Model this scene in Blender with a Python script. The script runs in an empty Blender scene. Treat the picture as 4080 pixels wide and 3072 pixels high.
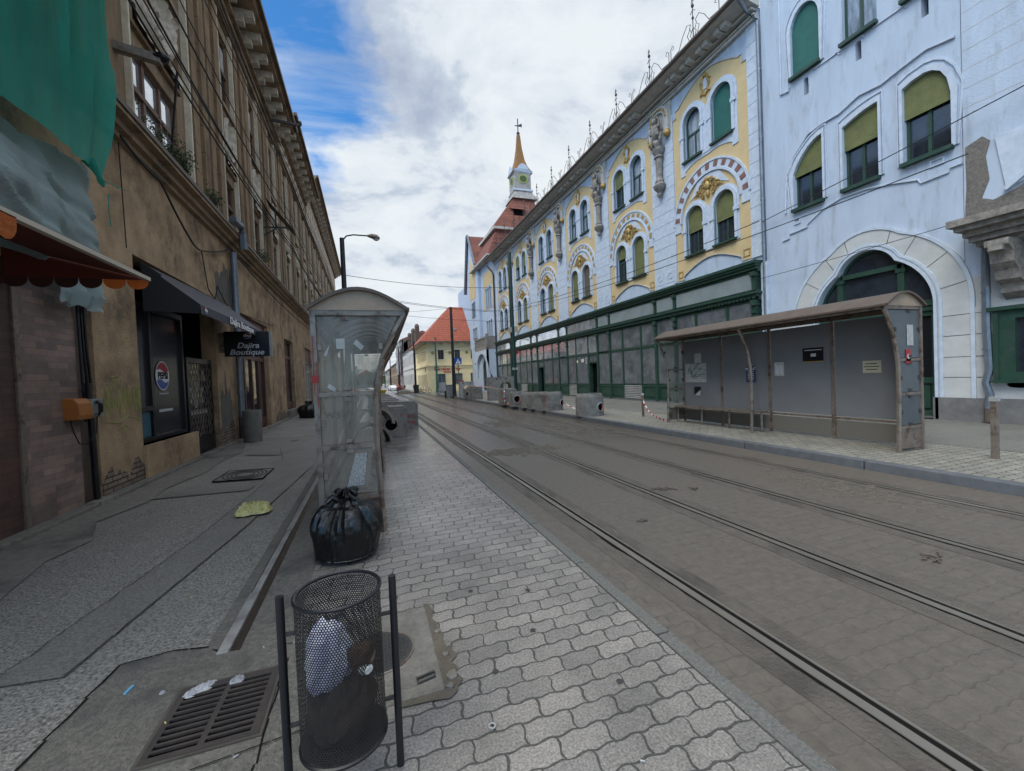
import bpy, math, random
from mathutils import Vector, Matrix, noise
from mathutils.geometry import tessellate_polygon
PI=math.pi; R=math.radians
random.seed(7)
sc=bpy.context.scene
C=sc.collection
# ------------------------------------------------------------------ camera
cam_d=bpy.data.cameras.new('camera'); cam=bpy.data.objects.new('camera',cam_d); C.objects.link(cam)
cam_d.sensor_width=36; cam_d.lens=36*1650/4080; cam_d.clip_start=0.05; cam_d.clip_end=2000
M=Matrix(((0.94427306,0.04626938,-0.32589496,0),(-0.32651377,0.00630114,-0.94517144,0),(-0.04167899,0.99890913,0.02105759,0),(0,0,0,1)))
# rows of M are the world axes seen from the camera: M takes camera vectors to world vectors
M[0][3]=0; M[1][3]=0; M[2][3]=0
# world = M @ cam  (x right, y along the street, z up)
cam.matrix_world=Matrix.Translation((0,0,1.55))@M
sc.camera=cam
sc.view_settings.view_transform='Standard'; sc.view_settings.look='None'; sc.view_settings.gamma=1
sc.view_settings.exposure=0.38
# ------------------------------------------------------------------ sky
W=bpy.data.worlds.new('World'); sc.world=W; W.use_nodes=True
nt=W.node_tree; N=nt.nodes; L=nt.links; N.clear()
def nn(t,**k):
    n=N.new(t)
    for a,b in k.items():
        if a.startswith('i_'): n.inputs[a[2:].replace('_',' ')].default_value=b
        else: setattr(n,a,b)
    return n
SUN_EL=R(48); SUN_ROT=R(-122)
sky=nn('ShaderNodeTexSky'); sky.sky_type='NISHITA'; sky.sun_disc=False; sky.sun_elevation=SUN_EL; sky.sun_rotation=SUN_ROT
sky.air_density=1.0; sky.dust_density=0.6; sky.ozone_density=2.5
bg=nn('ShaderNodeBackground'); bg.inputs['Strength'].default_value=0.12
out=nn('ShaderNodeOutputWorld')
tc=nn('ShaderNodeTexCoord')
def mth(op,a,b=None,c=None,clamp=False):
    n=nn('ShaderNodeMath'); n.operation=op; n.use_clamp=clamp
    for i,v in enumerate((a,b,c)):
        if v is None: continue
        if isinstance(v,(int,float)): n.inputs[i].default_value=v
        else: L.new(v,n.inputs[i])
    return n.outputs[0]
def ramp(v,stops):
    n=nn('ShaderNodeValToRGB'); L.new(v,n.inputs[0]); e=n.color_ramp.elements
    e[0].position,e[0].color=stops[0][0],(*stops[0][1],1); e[1].position,e[1].color=stops[-1][0],(*stops[-1][1],1)
    for p,c in stops[1:-1]:
        x=e.new(p); x.color=(*c,1)
    return n.outputs[0]
# cloud plane projection of the view direction
sep=nn('ShaderNodeSeparateXYZ'); L.new(tc.outputs['Generated'],sep.inputs[0])
zz=mth('ADD',mth('MAXIMUM',sep.outputs[2],0.0),0.45)
cx=mth('DIVIDE',sep.outputs[0],zz); cy=mth('DIVIDE',sep.outputs[1],zz)
cb=nn('ShaderNodeCombineXYZ'); L.new(cx,cb.inputs[0]); L.new(cy,cb.inputs[1]); L.new(mth('MULTIPLY',sep.outputs[2],1.3),cb.inputs[2])
n1=nn('ShaderNodeTexNoise',i_Scale=3.2,i_Detail=12.0,i_Roughness=0.62,i_Distortion=0.2); L.new(cb.outputs[0],n1.inputs['Vector'])
n2=nn('ShaderNodeTexNoise',i_Scale=3.4,i_Detail=12.0,i_Roughness=0.6,i_Distortion=0.3); L.new(cb.outputs[0],n2.inputs['Vector'])
mp=nn('ShaderNodeMapping'); mp.inputs['Scale'].default_value=(1.0,5.0,1.0); mp.inputs['Rotation'].default_value=(0,0,0.7); L.new(cb.outputs[0],mp.inputs[0])
n3=nn('ShaderNodeTexNoise',i_Scale=1.3,i_Detail=8.0,i_Roughness=0.62,i_Distortion=0.5); L.new(mp.outputs[0],n3.inputs['Vector'])
# opening of blue sky up to the left over the street
def dist_to(v,s=1.0):
    d=nn('ShaderNodeVectorMath'); d.operation='DISTANCE'; L.new(tc.outputs['Generated'],d.inputs[0]); d.inputs[1].default_value=v
    return d.outputs['Value']
OPEN=[(Vector(v),r_) for v,r_ in (((-.12,.775,.62),.15),((-.10,.81,.58),.14),((-.08,.85,.52),.105),((-.05,.805,.595),.085),((-.065,.90,.43),.06),((-.25,.70,.66),.2),((-.02,.81,.58),.065),((.0,.86,.51),.03),((-.9,.1,.3),.55),((-.3,-.85,.45),.6))]
op=None
for v,r in OPEN:
    s=mth('SUBTRACT',r,dist_to(v)); op=s if op is None else mth('MAXIMUM',op,s)
m=mth('ADD',mth('MULTIPLY',op,16.0),mth('MULTIPLY',mth('SUBTRACT',n1.outputs[0],0.5),-5.0))
blue=mth('SMOOTH_MIN',mth('MAXIMUM',mth('ADD',mth('MULTIPLY',m,1.1),0.25),0.0),1.0,0.25,clamp=True)
wisp=ramp(n3.outputs[0],[(0.42,(0,0,0)),(0.72,(0.95,0.95,0.95))])
blue=mth('MULTIPLY',blue,mth('SUBTRACT',1.0,mth('MULTIPLY',wisp,0.8)),clamp=True)
cl=ramp(n2.outputs[0],[(0.34,(2.7,3.15,4.0)),(0.44,(3.6,4.1,4.8)),(0.50,(4.75,5.15,5.6)),(0.60,(5.4,5.75,6.0))])
skb=nn('ShaderNodeMix'); skb.data_type='RGBA'; skb.blend_type='MULTIPLY'; skb.inputs[0].default_value=1.0
L.new(sky.outputs[0],skb.inputs[6]); skb.inputs[7].default_value=(0.50,1.12,1.55,1)
# clouds lie brighter around the hidden sun, behind and to the left
dsn=mth('SUBTRACT',1.02,dist_to(Vector((math.sin(SUN_ROT)*math.cos(SUN_EL),math.cos(SUN_ROT)*math.cos(SUN_EL),math.sin(SUN_EL)))))
glow=mth('ADD',1.0,mth('MULTIPLY',mth('MAXIMUM',dsn,0.0),6.5))
gm=nn('ShaderNodeVectorMath'); gm.operation='SCALE'; L.new(cl,gm.inputs[0]); L.new(glow,gm.inputs['Scale']); cl=gm.outputs[0]
wt=nn('ShaderNodeMix'); wt.data_type='RGBA'; wt.blend_type='MULTIPLY'; L.new(mth('MINIMUM',mth('MAXIMUM',dsn,0.0),1.0),wt.inputs[0]); L.new(cl,wt.inputs[6]); wt.inputs[7].default_value=(1.12,1.0,0.78,1); cl=wt.outputs[2]
mx=nn('ShaderNodeMix'); mx.data_type='RGBA'; L.new(blue,mx.inputs[0]); L.new(cl,mx.inputs[6]); L.new(skb.outputs[2],mx.inputs[7])
L.new(mx.outputs[2],bg.inputs[0]); L.new(bg.outputs[0],out.inputs[0])
sd=bpy.data.lights.new('sun','SUN'); sd.energy=0.9; sd.angle=R(30); sd.color=(1,0.95,0.88)
so=bpy.data.objects.new('sun',sd); C.objects.link(so)
sdir=Vector((math.sin(SUN_ROT)*math.cos(SUN_EL),math.cos(SUN_ROT)*math.cos(SUN_EL),math.sin(SUN_EL)))
so.rotation_euler=sdir.to_track_quat('Z','Y').to_euler()
# ------------------------------------------------------------------ materials
def mat(name,col,rough=0.7,col2=None,ns=3.0,bump=0.0,bs=40.0,metal=0.0,spec=0.5,dirt=None,dirt_s=0.8,dirt_t=(0.5,0.65),stretch=(1,1,1),rough2=None,coat=0,emit=None,trans=0,alpha=None):
    m=bpy.data.materials.new(name); m.use_nodes=True; t=m.node_tree; b=t.nodes['Principled BSDF']; lk=t.links
    b.inputs['Base Color'].default_value=(*col,1); b.inputs['Roughness'].default_value=rough; b.inputs['Metallic'].default_value=metal
    b.inputs['Specular IOR Level'].default_value=spec; b.inputs['Coat Weight'].default_value=coat
    if trans: b.inputs['Transmission Weight'].default_value=trans
    if alpha is not None: b.inputs['Alpha'].default_value=alpha
    if emit: b.inputs['Emission Color'].default_value=(*col,1); b.inputs['Emission Strength'].default_value=emit
    g=t.nodes.new('ShaderNodeNewGeometry')
    mpn=t.nodes.new('ShaderNodeMapping'); mpn.inputs['Scale'].default_value=stretch; lk.new(g.outputs['Position'],mpn.inputs[0])
    pos=mpn.outputs[0]
    cur=None
    if col2:
        n=t.nodes.new('ShaderNodeTexNoise'); n.inputs['Scale'].default_value=ns; n.inputs['Detail'].default_value=8; n.inputs['Roughness'].default_value=0.62; lk.new(pos,n.inputs['Vector'])
        r=t.nodes.new('ShaderNodeValToRGB'); lk.new(n.outputs[0],r.inputs[0]); e=r.color_ramp.elements
        e[0].position=0.34; e[0].color=(*col,1); e[1].position=0.68; e[1].color=(*col2,1); cur=r.outputs[0]
    if dirt:
        n=t.nodes.new('ShaderNodeTexNoise'); n.inputs['Scale'].default_value=dirt_s; n.inputs['Detail'].default_value=10; n.inputs['Roughness'].default_value=0.7; lk.new(pos,n.inputs['Vector'])
        r=t.nodes.new('ShaderNodeValToRGB'); lk.new(n.outputs[0],r.inputs[0]); e=r.color_ramp.elements
        e[0].position=dirt_t[0]; e[0].color=(0,0,0,1); e[1].position=dirt_t[1]; e[1].color=(1,1,1,1)
        x=t.nodes.new('ShaderNodeMix'); x.data_type='RGBA'; lk.new(r.outputs[0],x.inputs[0])
        if cur: lk.new(cur,x.inputs[6])
        else: x.inputs[6].default_value=(*col,1)
        x.inputs[7].default_value=(*dirt,1); cur=x.outputs[2]
    if cur: lk.new(cur,b.inputs['Base Color'])
    if rough2 is not None:
        n=t.nodes.new('ShaderNodeTexNoise'); n.inputs['Scale'].default_value=1.1; n.inputs['Detail'].default_value=5; lk.new(g.outputs['Position'],n.inputs['Vector'])
        mr=t.nodes.new('ShaderNodeMapRange'); lk.new(n.outputs[0],mr.inputs[0]); mr.inputs[1].default_value=0.4; mr.inputs[2].default_value=0.6; mr.inputs[3].default_value=rough; mr.inputs[4].default_value=rough2; lk.new(mr.outputs[0],b.inputs['Roughness'])
    if bump:
        n=t.nodes.new('ShaderNodeTexNoise'); n.inputs['Scale'].default_value=bs; n.inputs['Detail'].default_value=5; lk.new(g.outputs['Position'],n.inputs['Vector'])
        bb=t.nodes.new('ShaderNodeBump'); bb.inputs['Strength'].default_value=bump; bb.inputs['Distance'].default_value=0.02; lk.new(n.outputs[0],bb.inputs['Height']); lk.new(bb.outputs[0],b.inputs['Normal'])
    return m
def brickmat(name,c1,c2,mortar,w,h,ms,axes='XY',wavy=0.0,rough=0.8,mud=None,mud_t=(0.45,0.6),mud_s=0.5,bump=0.4,speck=0.0,wet=None,offset=0.5,noisec=0.25,tint=None,wety=None):
    m=bpy.data.materials.new(name); m.use_nodes=True; t=m.node_tree; b=t.nodes['Principled BSDF']; lk=t.links
    def nd(ty): return t.nodes.new(ty)
    def mm(op,a,bb=None):
        n=nd('ShaderNodeMath'); n.operation=op
        for i,v in enumerate((a,bb)):
            if v is None: continue
            if isinstance(v,(int,float)): n.inputs[i].default_value=v
            else: lk.new(v,n.inputs[i])
        return n.outputs[0]
    g=nd('ShaderNodeNewGeometry'); s=nd('ShaderNodeSeparateXYZ'); lk.new(g.outputs['Position'],s.inputs[0])
    ix={'X':0,'Y':1,'Z':2}; u=s.outputs[ix[axes[0]]]; v=s.outputs[ix[axes[1]]]
    if wavy:
        # slow drift so that the rows are not ruler straight
        dn=nd('ShaderNodeTexNoise'); dn.inputs['Scale'].default_value=1.3; lk.new(g.outputs['Position'],dn.inputs['Vector'])
        v0=mm('ADD',v,mm('MULTIPLY',mm('SUBTRACT',dn.outputs[0],0.5),0.05)); u0=u
        u2=mm('ADD',u0,mm('MULTIPLY',mm('SINE',mm('MULTIPLY',v0,2*PI/h)),wavy*1.3))
        v2=mm('ADD',v0,mm('MULTIPLY',mm('SINE',mm('MULTIPLY',u0,4*PI/w)),wavy))
        u,v=u2,v2
        jn_=nd('ShaderNodeTexNoise'); jn_.inputs['Scale'].default_value=30; jn_.inputs['Detail'].default_value=4; lk.new(g.outputs['Position'],jn_.inputs['Vector'])
        sj=nd('ShaderNodeSeparateXYZ'); lk.new(jn_.outputs['Color'],sj.inputs[0])
        u=mm('ADD',u,mm('MULTIPLY',mm('SUBTRACT',sj.outputs[0],0.5),0.011)); v=mm('ADD',v,mm('MULTIPLY',mm('SUBTRACT',sj.outputs[1],0.5),0.011))
    cb=nd('ShaderNodeCombineXYZ'); lk.new(u,cb.inputs[0]); lk.new(v,cb.inputs[1])
    br=nd('ShaderNodeTexBrick'); lk.new(cb.outputs[0],br.inputs['Vector']); br.offset=offset
    br.inputs['Scale'].default_value=1; br.inputs['Brick Width'].default_value=w; br.inputs['Row Height'].default_value=h
    br.inputs['Mortar Size'].default_value=ms
    if wavy:
        mz=nd('ShaderNodeTexNoise'); mz.inputs['Scale'].default_value=6; mz.inputs['Detail'].default_value=6; mz.inputs['Roughness'].default_value=.75; lk.new(g.outputs['Position'],mz.inputs['Vector'])
        mzr=nd('ShaderNodeMapRange'); lk.new(mz.outputs[0],mzr.inputs[0]); mzr.inputs[1].default_value=.35; mzr.inputs[2].default_value=.75; mzr.inputs[3].default_value=ms*.55; mzr.inputs[4].default_value=ms*2.4; lk.new(mzr.outputs[0],br.inputs['Mortar Size'])
    br.inputs['Mortar Smooth'].default_value=0.35
    br.inputs['Color1'].default_value=(*c1,1); br.inputs['Color2'].default_value=(*c2,1); br.inputs['Mortar'].default_value=(*mortar,1)
    cur=br.outputs['Color']
    n=nd('ShaderNodeTexNoise'); n.inputs['Scale'].default_value=2.2; n.inputs['Detail'].default_value=9; n.inputs['Roughness'].default_value=0.7; lk.new(g.outputs['Position'],n.inputs['Vector'])
    mr=nd('ShaderNodeMapRange'); lk.new(n.outputs[0],mr.inputs[0]); mr.inputs[1].default_value=0.3; mr.inputs[2].default_value=0.7; mr.inputs[3].default_value=1-noisec; mr.inputs[4].default_value=1+noisec
    hs=nd('ShaderNodeHueSaturation'); lk.new(cur,hs.inputs['Color']); lk.new(mr.outputs[0],hs.inputs['Value']); cur=hs.outputs[0]
    if speck:
        vn=nd('ShaderNodeTexNoise'); vn.inputs['Scale'].default_value=95; vn.inputs['Detail'].default_value=3; lk.new(g.outputs['Position'],vn.inputs['Vector'])
        rr=nd('ShaderNodeValToRGB'); lk.new(vn.outputs[0],rr.inputs[0]); e=rr.color_ramp.elements
        e[0].position=0.25; e[0].color=(1-speck,)*3+(1,); e[1].position=0.72; e[1].color=(1+speck*1.3,)*3+(1,)
        x=nd('ShaderNodeMix'); x.data_type='RGBA'; x.blend_type='MULTIPLY'; x.inputs[0].default_value=1; lk.new(cur,x.inputs[6]); lk.new(rr.outputs[0],x.inputs[7]); cur=x.outputs[2]
    mask=None
    if mud:
        dn=nd('ShaderNodeTexNoise'); dn.inputs['Scale'].default_value=mud_s; dn.inputs['Detail'].default_value=10; dn.inputs['Roughness'].default_value=0.68; lk.new(g.outputs['Position'],dn.inputs['Vector'])
        rr=nd('ShaderNodeValToRGB'); lk.new(dn.outputs[0],rr.inputs[0]); e=rr.color_ramp.elements
        e[0].position=mud_t[0]; e[0].color=(0.74,)*3+(1,); e[1].position=mud_t[1]; e[1].color=(0.97,)*3+(1,); mask=rr.outputs[0]
        vn=nd('ShaderNodeTexNoise'); vn.inputs['Scale'].default_value=14; vn.inputs['Detail'].default_value=10; vn.inputs['Roughness'].default_value=.75; lk.new(g.outputs['Position'],vn.inputs['Vector'])
        r2=nd('ShaderNodeValToRGB'); lk.new(vn.outputs[0],r2.inputs[0]); e=r2.color_ramp.elements
        e[0].position=0.3; e[0].color=tuple(k*0.6 for k in mud)+(1,); e[1].position=0.7; e[1].color=tuple(k*1.35 for k in mud)+(1,)
        x=nd('ShaderNodeMix'); x.data_type='RGBA'; lk.new(mask,x.inputs[0]); lk.new(cur,x.inputs[6]); lk.new(r2.outputs[0],x.inputs[7]); cur=x.outputs[2]
    if tint:   # dry and damp zones: list of (axis value range -> multiply)
        pass
    lk.new(cur,b.inputs['Base Color']); b.inputs['Roughness'].default_value=rough
    if wety: b.inputs['Specular IOR Level'].default_value=.8
    if wet:
        wn=nd('ShaderNodeTexNoise'); wn.inputs['Scale'].default_value=wet[3]; wn.inputs['Detail'].default_value=7; wn.inputs['Roughness'].default_value=0.6; lk.new(g.outputs['Position'],wn.inputs['Vector'])
        mr=nd('ShaderNodeMapRange'); lk.new(wn.outputs[0],mr.inputs[0]); mr.inputs[1].default_value=wet[1]; mr.inputs[2].default_value=wet[2]; mr.inputs[3].default_value=rough; mr.inputs[4].default_value=wet[0]; ro=mr.outputs[0]
        if wety:
            q=nd('ShaderNodeMapRange'); q.interpolation_type='SMOOTHSTEP'; lk.new(s.outputs[1],q.inputs[0]); q.inputs[1].default_value=wety[0]; q.inputs[2].default_value=wety[1]; q.inputs[3].default_value=0; q.inputs[4].default_value=1
            x=nd('ShaderNodeMix'); lk.new(q.outputs[0],x.inputs[0]); x.inputs[2].default_value=rough; cl_=nd('ShaderNodeMath'); cl_.operation='MINIMUM'; lk.new(ro,cl_.inputs[0]); cl_.inputs[1].default_value=.27; lk.new(cl_.outputs[0],x.inputs[3]); ro=x.outputs[0]
        lk.new(ro,b.inputs['Roughness'])
    inv=mm('SUBTRACT',1.0,br.outputs['Fac'])
    if mask: inv=mm('MULTIPLY',inv,mm('SUBTRACT',1.15,mask))
    fn=nd('ShaderNodeTexNoise'); fn.inputs['Scale'].default_value=70; fn.inputs['Detail'].default_value=4; lk.new(g.outputs['Position'],fn.inputs['Vector'])
    hgt=mm('ADD',inv,mm('MULTIPLY',fn.outputs[0],0.35))
    bb=nd('ShaderNodeBump'); bb.inputs['Strength'].default_value=bump; bb.inputs['Distance'].default_value=0.01; lk.new(hgt,bb.inputs['Height']); lk.new(bb.outputs[0],b.inputs['Normal'])
    return m
MT={}
MT['white']=mat('pale_blue_plaster',(.44,.515,.63),.85,(.385,.45,.55),2.0,.3,25,dirt=(.25,.265,.29),dirt_s=2.6,dirt_t=(.53,.80),stretch=(1.4,1.4,.28))
MT['white2']=mat('pale_blue_trim',(.51,.575,.67),.8,(.41,.465,.55),6,.15,40)
MT['grey_trim']=mat('weathered_moulding',(.50,.48,.45),.85,(.36,.34,.32),5,.3,40)
MT['yellow']=mat('ochre_plaster',(.58,.44,.235),.85,(.51,.385,.21),2.5,.2,30,dirt=(.50,.38,.2),dirt_s=1.1,dirt_t=(.58,.85))
MT['yellow2']=mat('pale_yellow_plaster',(.92,.76,.44),.85,(.84,.69,.40),1.5,.2,30)
MT['gold']=mat('gilded_plaster',(.50,.33,.10),.5,(.28,.18,.07),30,.3,60,metal=.3)
MT['redtile']=mat('red_glazed_tile',(.24,.12,.09),.4,(.15,.06,.045),8)
MT['statue']=mat('sooty_stone',(.30,.275,.25),.9,(.14,.125,.11),9,.6,50)
MT['green']=mat('green_paint',(.016,.056,.036),.5,(.011,.038,.026),4,.15,60,dirt=(.035,.055,.045),dirt_s=5)
MT['greendark']=mat('dark_green_paint',(.012,.04,.022),.45)
MT['interior']=mat('dark_interior',(.006,.006,.007),1.0,spec=0)  # near black put in for the unlit depth behind openings and holes
MT['glass']=mat('window_glass',(.035,.045,.06),.06,(.02,.026,.036),3,spec=1.0,metal=.25)
MT['shopglass']=mat('dusty_shop_glass',(.14,.15,.165),.10,(.06,.07,.08),1.3,spec=1.0,dirt=(.24,.25,.26),dirt_s=1.7,dirt_t=(.5,.9))
MT['bandglass']=mat('frosted_band_glass',(.27,.31,.32),.15,(.21,.25,.26),2,spec=.9)
MT['shutter']=None
MT['bluecurtain']=mat('curtain_behind_glass',(.30,.36,.44),.12,(.05,.07,.09),1.9,spec=1.0,stretch=(1,3,.6))
MT['conc']=mat('precast_concrete',(.235,.22,.20),.9,(.165,.155,.142),4,.4,60,dirt=(.11,.105,.097),dirt_s=2)
MT['concl']=mat('light_concrete',(.34,.34,.33),.85,(.25,.25,.24),4,.3,60)
MT['orangepipe']=mat('orange_pipe_stub',(.45,.12,.04),.5)
MT['redpaint']=mat('red_spray_paint',(.30,.03,.03),.7)
MT['stucco']=mat('brown_stucco',(.36,.26,.165),.92,(.23,.165,.105),1.8,.6,35,dirt=(.07,.052,.038),dirt_s=.9,dirt_t=(.52,.7),stretch=(1,1,.45))
MT['stucco2']=mat('ochre_brown_stucco',(.47,.325,.195),.92,(.27,.185,.11),2.2,1.0,40,dirt=(.125,.092,.062),dirt_s=1.3,dirt_t=(.47,.66))
MT['upper']=mat('streaked_brown_render',(.34,.24,.148),.92,(.17,.12,.076),2.5,.6,30,dirt=(.05,.038,.03),dirt_s=1.3,dirt_t=(.5,.68),stretch=(1,1,.18))
MT['pil']=mat('worn_brown_pilaster',(.29,.195,.11),.9,(.13,.09,.055),4,.5,30,stretch=(1,1,.25))
MT['cream']=mat('cream_flaking_strip',(.68,.62,.50),.85,(.48,.43,.33),6,.2,50)
MT['relief']=mat('pale_relief_plaster',(.62,.57,.48),.9,(.34,.30,.24),9,.5,50)
MT['wood']=mat('brown_window_wood',(.13,.065,.04),.6,(.09,.05,.032),6)
MT['redwood']=mat('dark_red_wood',(.09,.025,.02),.5,(.06,.02,.016),5)
MT['skyglass']=mat('reflecting_glass',(.78,.82,.88),.05,(.40,.43,.48),1.4,spec=1.0,metal=.7)  # pale base adds the look of bright sky mirrored in the panes
MT['dkmetal']=mat('dark_weathered_metal',(.03,.032,.034),.55,(.05,.045,.04),8)
MT['steel']=mat('dull_steel_frame',(.20,.16,.13),.45,(.27,.225,.19),7,metal=.5,dirt=(.09,.05,.035),dirt_s=6)
MT['zinc']=mat('zinc_downpipe',(.20,.23,.27),.4,(.13,.15,.18),5,metal=.5)
MT['bronze']=mat('rust_brown_sheet',(.075,.055,.045),.6,(.11,.08,.06),5)
MT['black']=mat('black_lacquer',(.008,.009,.012),.3)
MT['blackmat']=mat('black_fabric',(.012,.013,.017),.8)
MT['whitepl']=mat('white_lettering',(.75,.75,.75),.6)
MT['silver']=mat('silver_lettering',(.45,.47,.5),.4)
MT['rail']=mat('worn_rail_steel',(.24,.215,.18),.34,(.30,.27,.23),6,metal=.6,stretch=(1,.2,1))
MT['groove']=mat('dark_groove',(.012,.011,.010),1.0,spec=0.05)
MT['asphalt']=mat('coarse_asphalt',(.058,.055,.05),.8,(.36,.345,.305),62,1.0,70,rough2=.5)
MT['asph_s']=mat('smooth_asphalt',(.09,.086,.078),.6,(.24,.23,.205),60,.5,80,rough2=.38)
MT['pavconc']=mat('worn_pavement_concrete',(.20,.183,.16),.8,(.13,.12,.105),16,.4,70,dirt=(.08,.075,.07),dirt_s=1.5)
MT['patch']=mat('rough_concrete_patch',(.15,.138,.118),.85,(.07,.066,.058),38,.5,80,dirt=(.06,.057,.053),dirt_s=2.5)
MT['kerb']=mat('kerb_stone',(.11,.115,.125),.8,(.075,.08,.088),6,.3,60)
MT['kerbl']=mat('granular_kerb_strip',(.17,.165,.15),.9,(.10,.097,.09),60,.6,90)
MT['channel']=mat('pale_channel_edge',(.30,.29,.28),.3,(.13,.125,.12),5,.2,60)
MT['wetmud']=mat('wet_brown_silt',(.045,.034,.026),.15,(.03,.024,.02),6,.2,30)
MT['mud']=mat('dry_mud',(.125,.105,.08),.9,(.085,.072,.056),9,.6,60)
MT['bagblk']=mat('black_bin_bag',(.003,.0032,.0035),.30,spec=.5,bump=1.0,bs=11)
MT['plast']=mat('crumpled_yellow_plastic',(.66,.60,.27),.35,(.42,.36,.12),14)
MT['tissue']=mat('wet_tissue',(.42,.41,.42),.8,(.30,.29,.30),20)
MT['leaf']=mat('weed_leaves',(.055,.09,.03),.7,(.03,.055,.02),12)
MT['tree']=mat('tree_foliage',(.035,.06,.025),.8,(.06,.09,.035),.8)
MT['bark']=mat('bark',(.06,.045,.035),.9)
MT['pane_grey']=mat('blue_grey_board',(.16,.165,.18),.6,(.13,.135,.148),1.5)
MT['poleg']=mat('dark_green_pole',(.010,.03,.024),.4,(.016,.04,.032),5)
MT['polet']=mat('teal_green_pole',(.02,.12,.11),.5)
MT['poleb']=mat('black_pole',(.013,.015,.015),.5)
MT['paper']=mat('faded_paper',(.42,.42,.40),.8,(.30,.30,.29),14)
MT['lampgl']=mat('lamp_lens',(.5,.5,.48),.3)
MT['ochre']=mat('orange_box_shell',(.35,.12,.02),.5,(.28,.10,.02),6)
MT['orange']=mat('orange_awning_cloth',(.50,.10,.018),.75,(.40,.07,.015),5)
MT['maroon']=mat('shaded_awning_underside',(.12,.02,.010),.8)  # shade of the underside put into the awning cloth colour
MT['cream2']=mat('cream_awning_bar',(.45,.40,.33),.7)
MT['brtail']=mat('white_car_paint',(.7,.7,.72),.3)
MT['carred']=mat('dark_red_car_paint',(.20,.03,.02),.3)
MT['carorange']=mat('orange_marking',(.6,.12,.02),.4)
MT['tyre']=mat('tyre_rubber',(.015,.015,.015),.8)
MT['bluesign']=mat('blue_sign_face',(.01,.06,.30),.4)
MT['yel']=mat('yellow_plastic',(.62,.42,.01),.4)
MT['greybox']=mat('grey_cabinet_paint',(.22,.23,.23),.6,(.17,.18,.18),5)
MT['brightred']=mat('bright_red_letters',(.60,.04,.015),.5)
MT['skin']=mat('skin',(.35,.2,.14),.6)
MT['navy']=mat('dark_clothing',(.012,.013,.02),.9)
MT['redcl']=mat('red_clothing',(.22,.03,.03),.9)
MT['jeans']=mat('blue_trousers',(.04,.06,.11),.9)
MT['magenta']=mat('magenta_trousers',(.12,.01,.03),.9)
MT['gra']=mat('lime_spray_paint',(.30,.34,.10),.8)
MT['pink']=mat('pink_spray_paint',(.45,.10,.17),.8,(.35,.13,.17),8)
def shutter_mat(name,c,c2):
    m=mat(name,c,.7,c2,3,0); t=m.node_tree; b=t.nodes['Principled BSDF']
    g=t.nodes.new('ShaderNodeNewGeometry'); s=t.nodes.new('ShaderNodeSeparateXYZ'); t.links.new(g.outputs['Position'],s.inputs[0])
    w=t.nodes.new('ShaderNodeMath'); w.operation='MULTIPLY'; w.inputs[1].default_value=1/.05; t.links.new(s.outputs[2],w.inputs[0])
    f=t.nodes.new('ShaderNodeMath'); f.operation='PINGPONG'; f.inputs[1].default_value=.5; t.links.new(w.outputs[0],f.inputs[0])
    bb=t.nodes.new('ShaderNodeBump'); bb.inputs['Strength'].default_value=1; bb.inputs['Distance'].default_value=.012; t.links.new(f.outputs[0],bb.inputs['Height']); t.links.new(bb.outputs[0],b.inputs['Normal'])
    return m
MT['shutter']=shutter_mat('olive_slat_shutter',(.15,.16,.055),(.10,.11,.04))
MT['shutterb']=shutter_mat('brown_slat_shutter',(.12,.10,.06),(.09,.075,.05))
MT['shuttert']=shutter_mat('teal_slat_shutter',(.015,.12,.10),(.01,.09,.08))
MT['louvre']=shutter_mat('grey_metal_louvre',(.25,.29,.28),(.2,.24,.23))
MT['pavers']=brickmat('wave_concrete_pavers',(.205,.184,.165),(.145,.132,.12),(.045,.041,.035),.225,.1135,.0045,'XY',.0055,rough=.62,speck=.5,wet=(.10,.34,.56,.6),bump=.8,noisec=.30,wety=(2.6,4.6))
MT['roadpav']=brickmat('muddy_track_pavers',(.12,.103,.083),(.095,.081,.065),(.040,.034,.026),.225,.1135,.0055,'XY',.0055,rough=.62,mud=(.098,.081,.063),mud_t=(.36,.60),mud_s=.7,bump=.75,speck=.42,wet=(.2,.45,.62,.4),noisec=.3,wety=(6,10))
MT['rpav']=brickmat('right_pavement_pavers',(.24,.225,.19),(.18,.17,.148),(.08,.078,.062),.225,.1135,.007,'XY',.0055,rough=.75,bump=.5,speck=.2,noisec=.2)
MT['cobble']=brickmat('far_cobbles',(.22,.22,.22),(.15,.15,.15),(.06,.06,.06),.5,.35,.03,'XY',0,rough=.4,bump=.8,noisec=.45,wet=(.12,.42,.6,.3))
MT['tilebrick']=brickmat('brown_strip_tiles',(.27,.185,.15),(.15,.11,.10),(.14,.112,.098),.34,.072,.003,'YZ',0,rough=.6,bump=.3,noisec=.35)
MT['tilebrick2']=brickmat('dark_strip_tiles',(.10,.05,.035),(.06,.035,.028),(.04,.03,.025),.34,.072,.004,'YZ',0,rough=.6,bump=.3,noisec=.35)
MT['oldbrick']=brickmat('crumbling_brick',(.26,.19,.14),(.14,.11,.09),(.05,.042,.036),.25,.075,.012,'YZ',0,rough=.95,bump=1.0,noisec=.5)
MT['rooftile']=brickmat('clay_roof_tiles',(.40,.10,.05),(.31,.075,.04),(.16,.04,.025),.22,.30,.03,'XZ',0,rough=.8,bump=.8,noisec=.15)
MT['rooftile2']=brickmat('dark_clay_roof_tiles',(.25,.085,.055),(.17,.06,.042),(.09,.035,.03),.22,.18,.02,'YZ',0,rough=.85,bump=.8,noisec=.3)
MT['spire']=mat('brown_spire_sheet',(.26,.12,.03),.6,(.18,.09,.03),1.5)
MT['lgreen']=mat('lime_clock_ring',(.28,.33,.10),.6)
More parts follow.
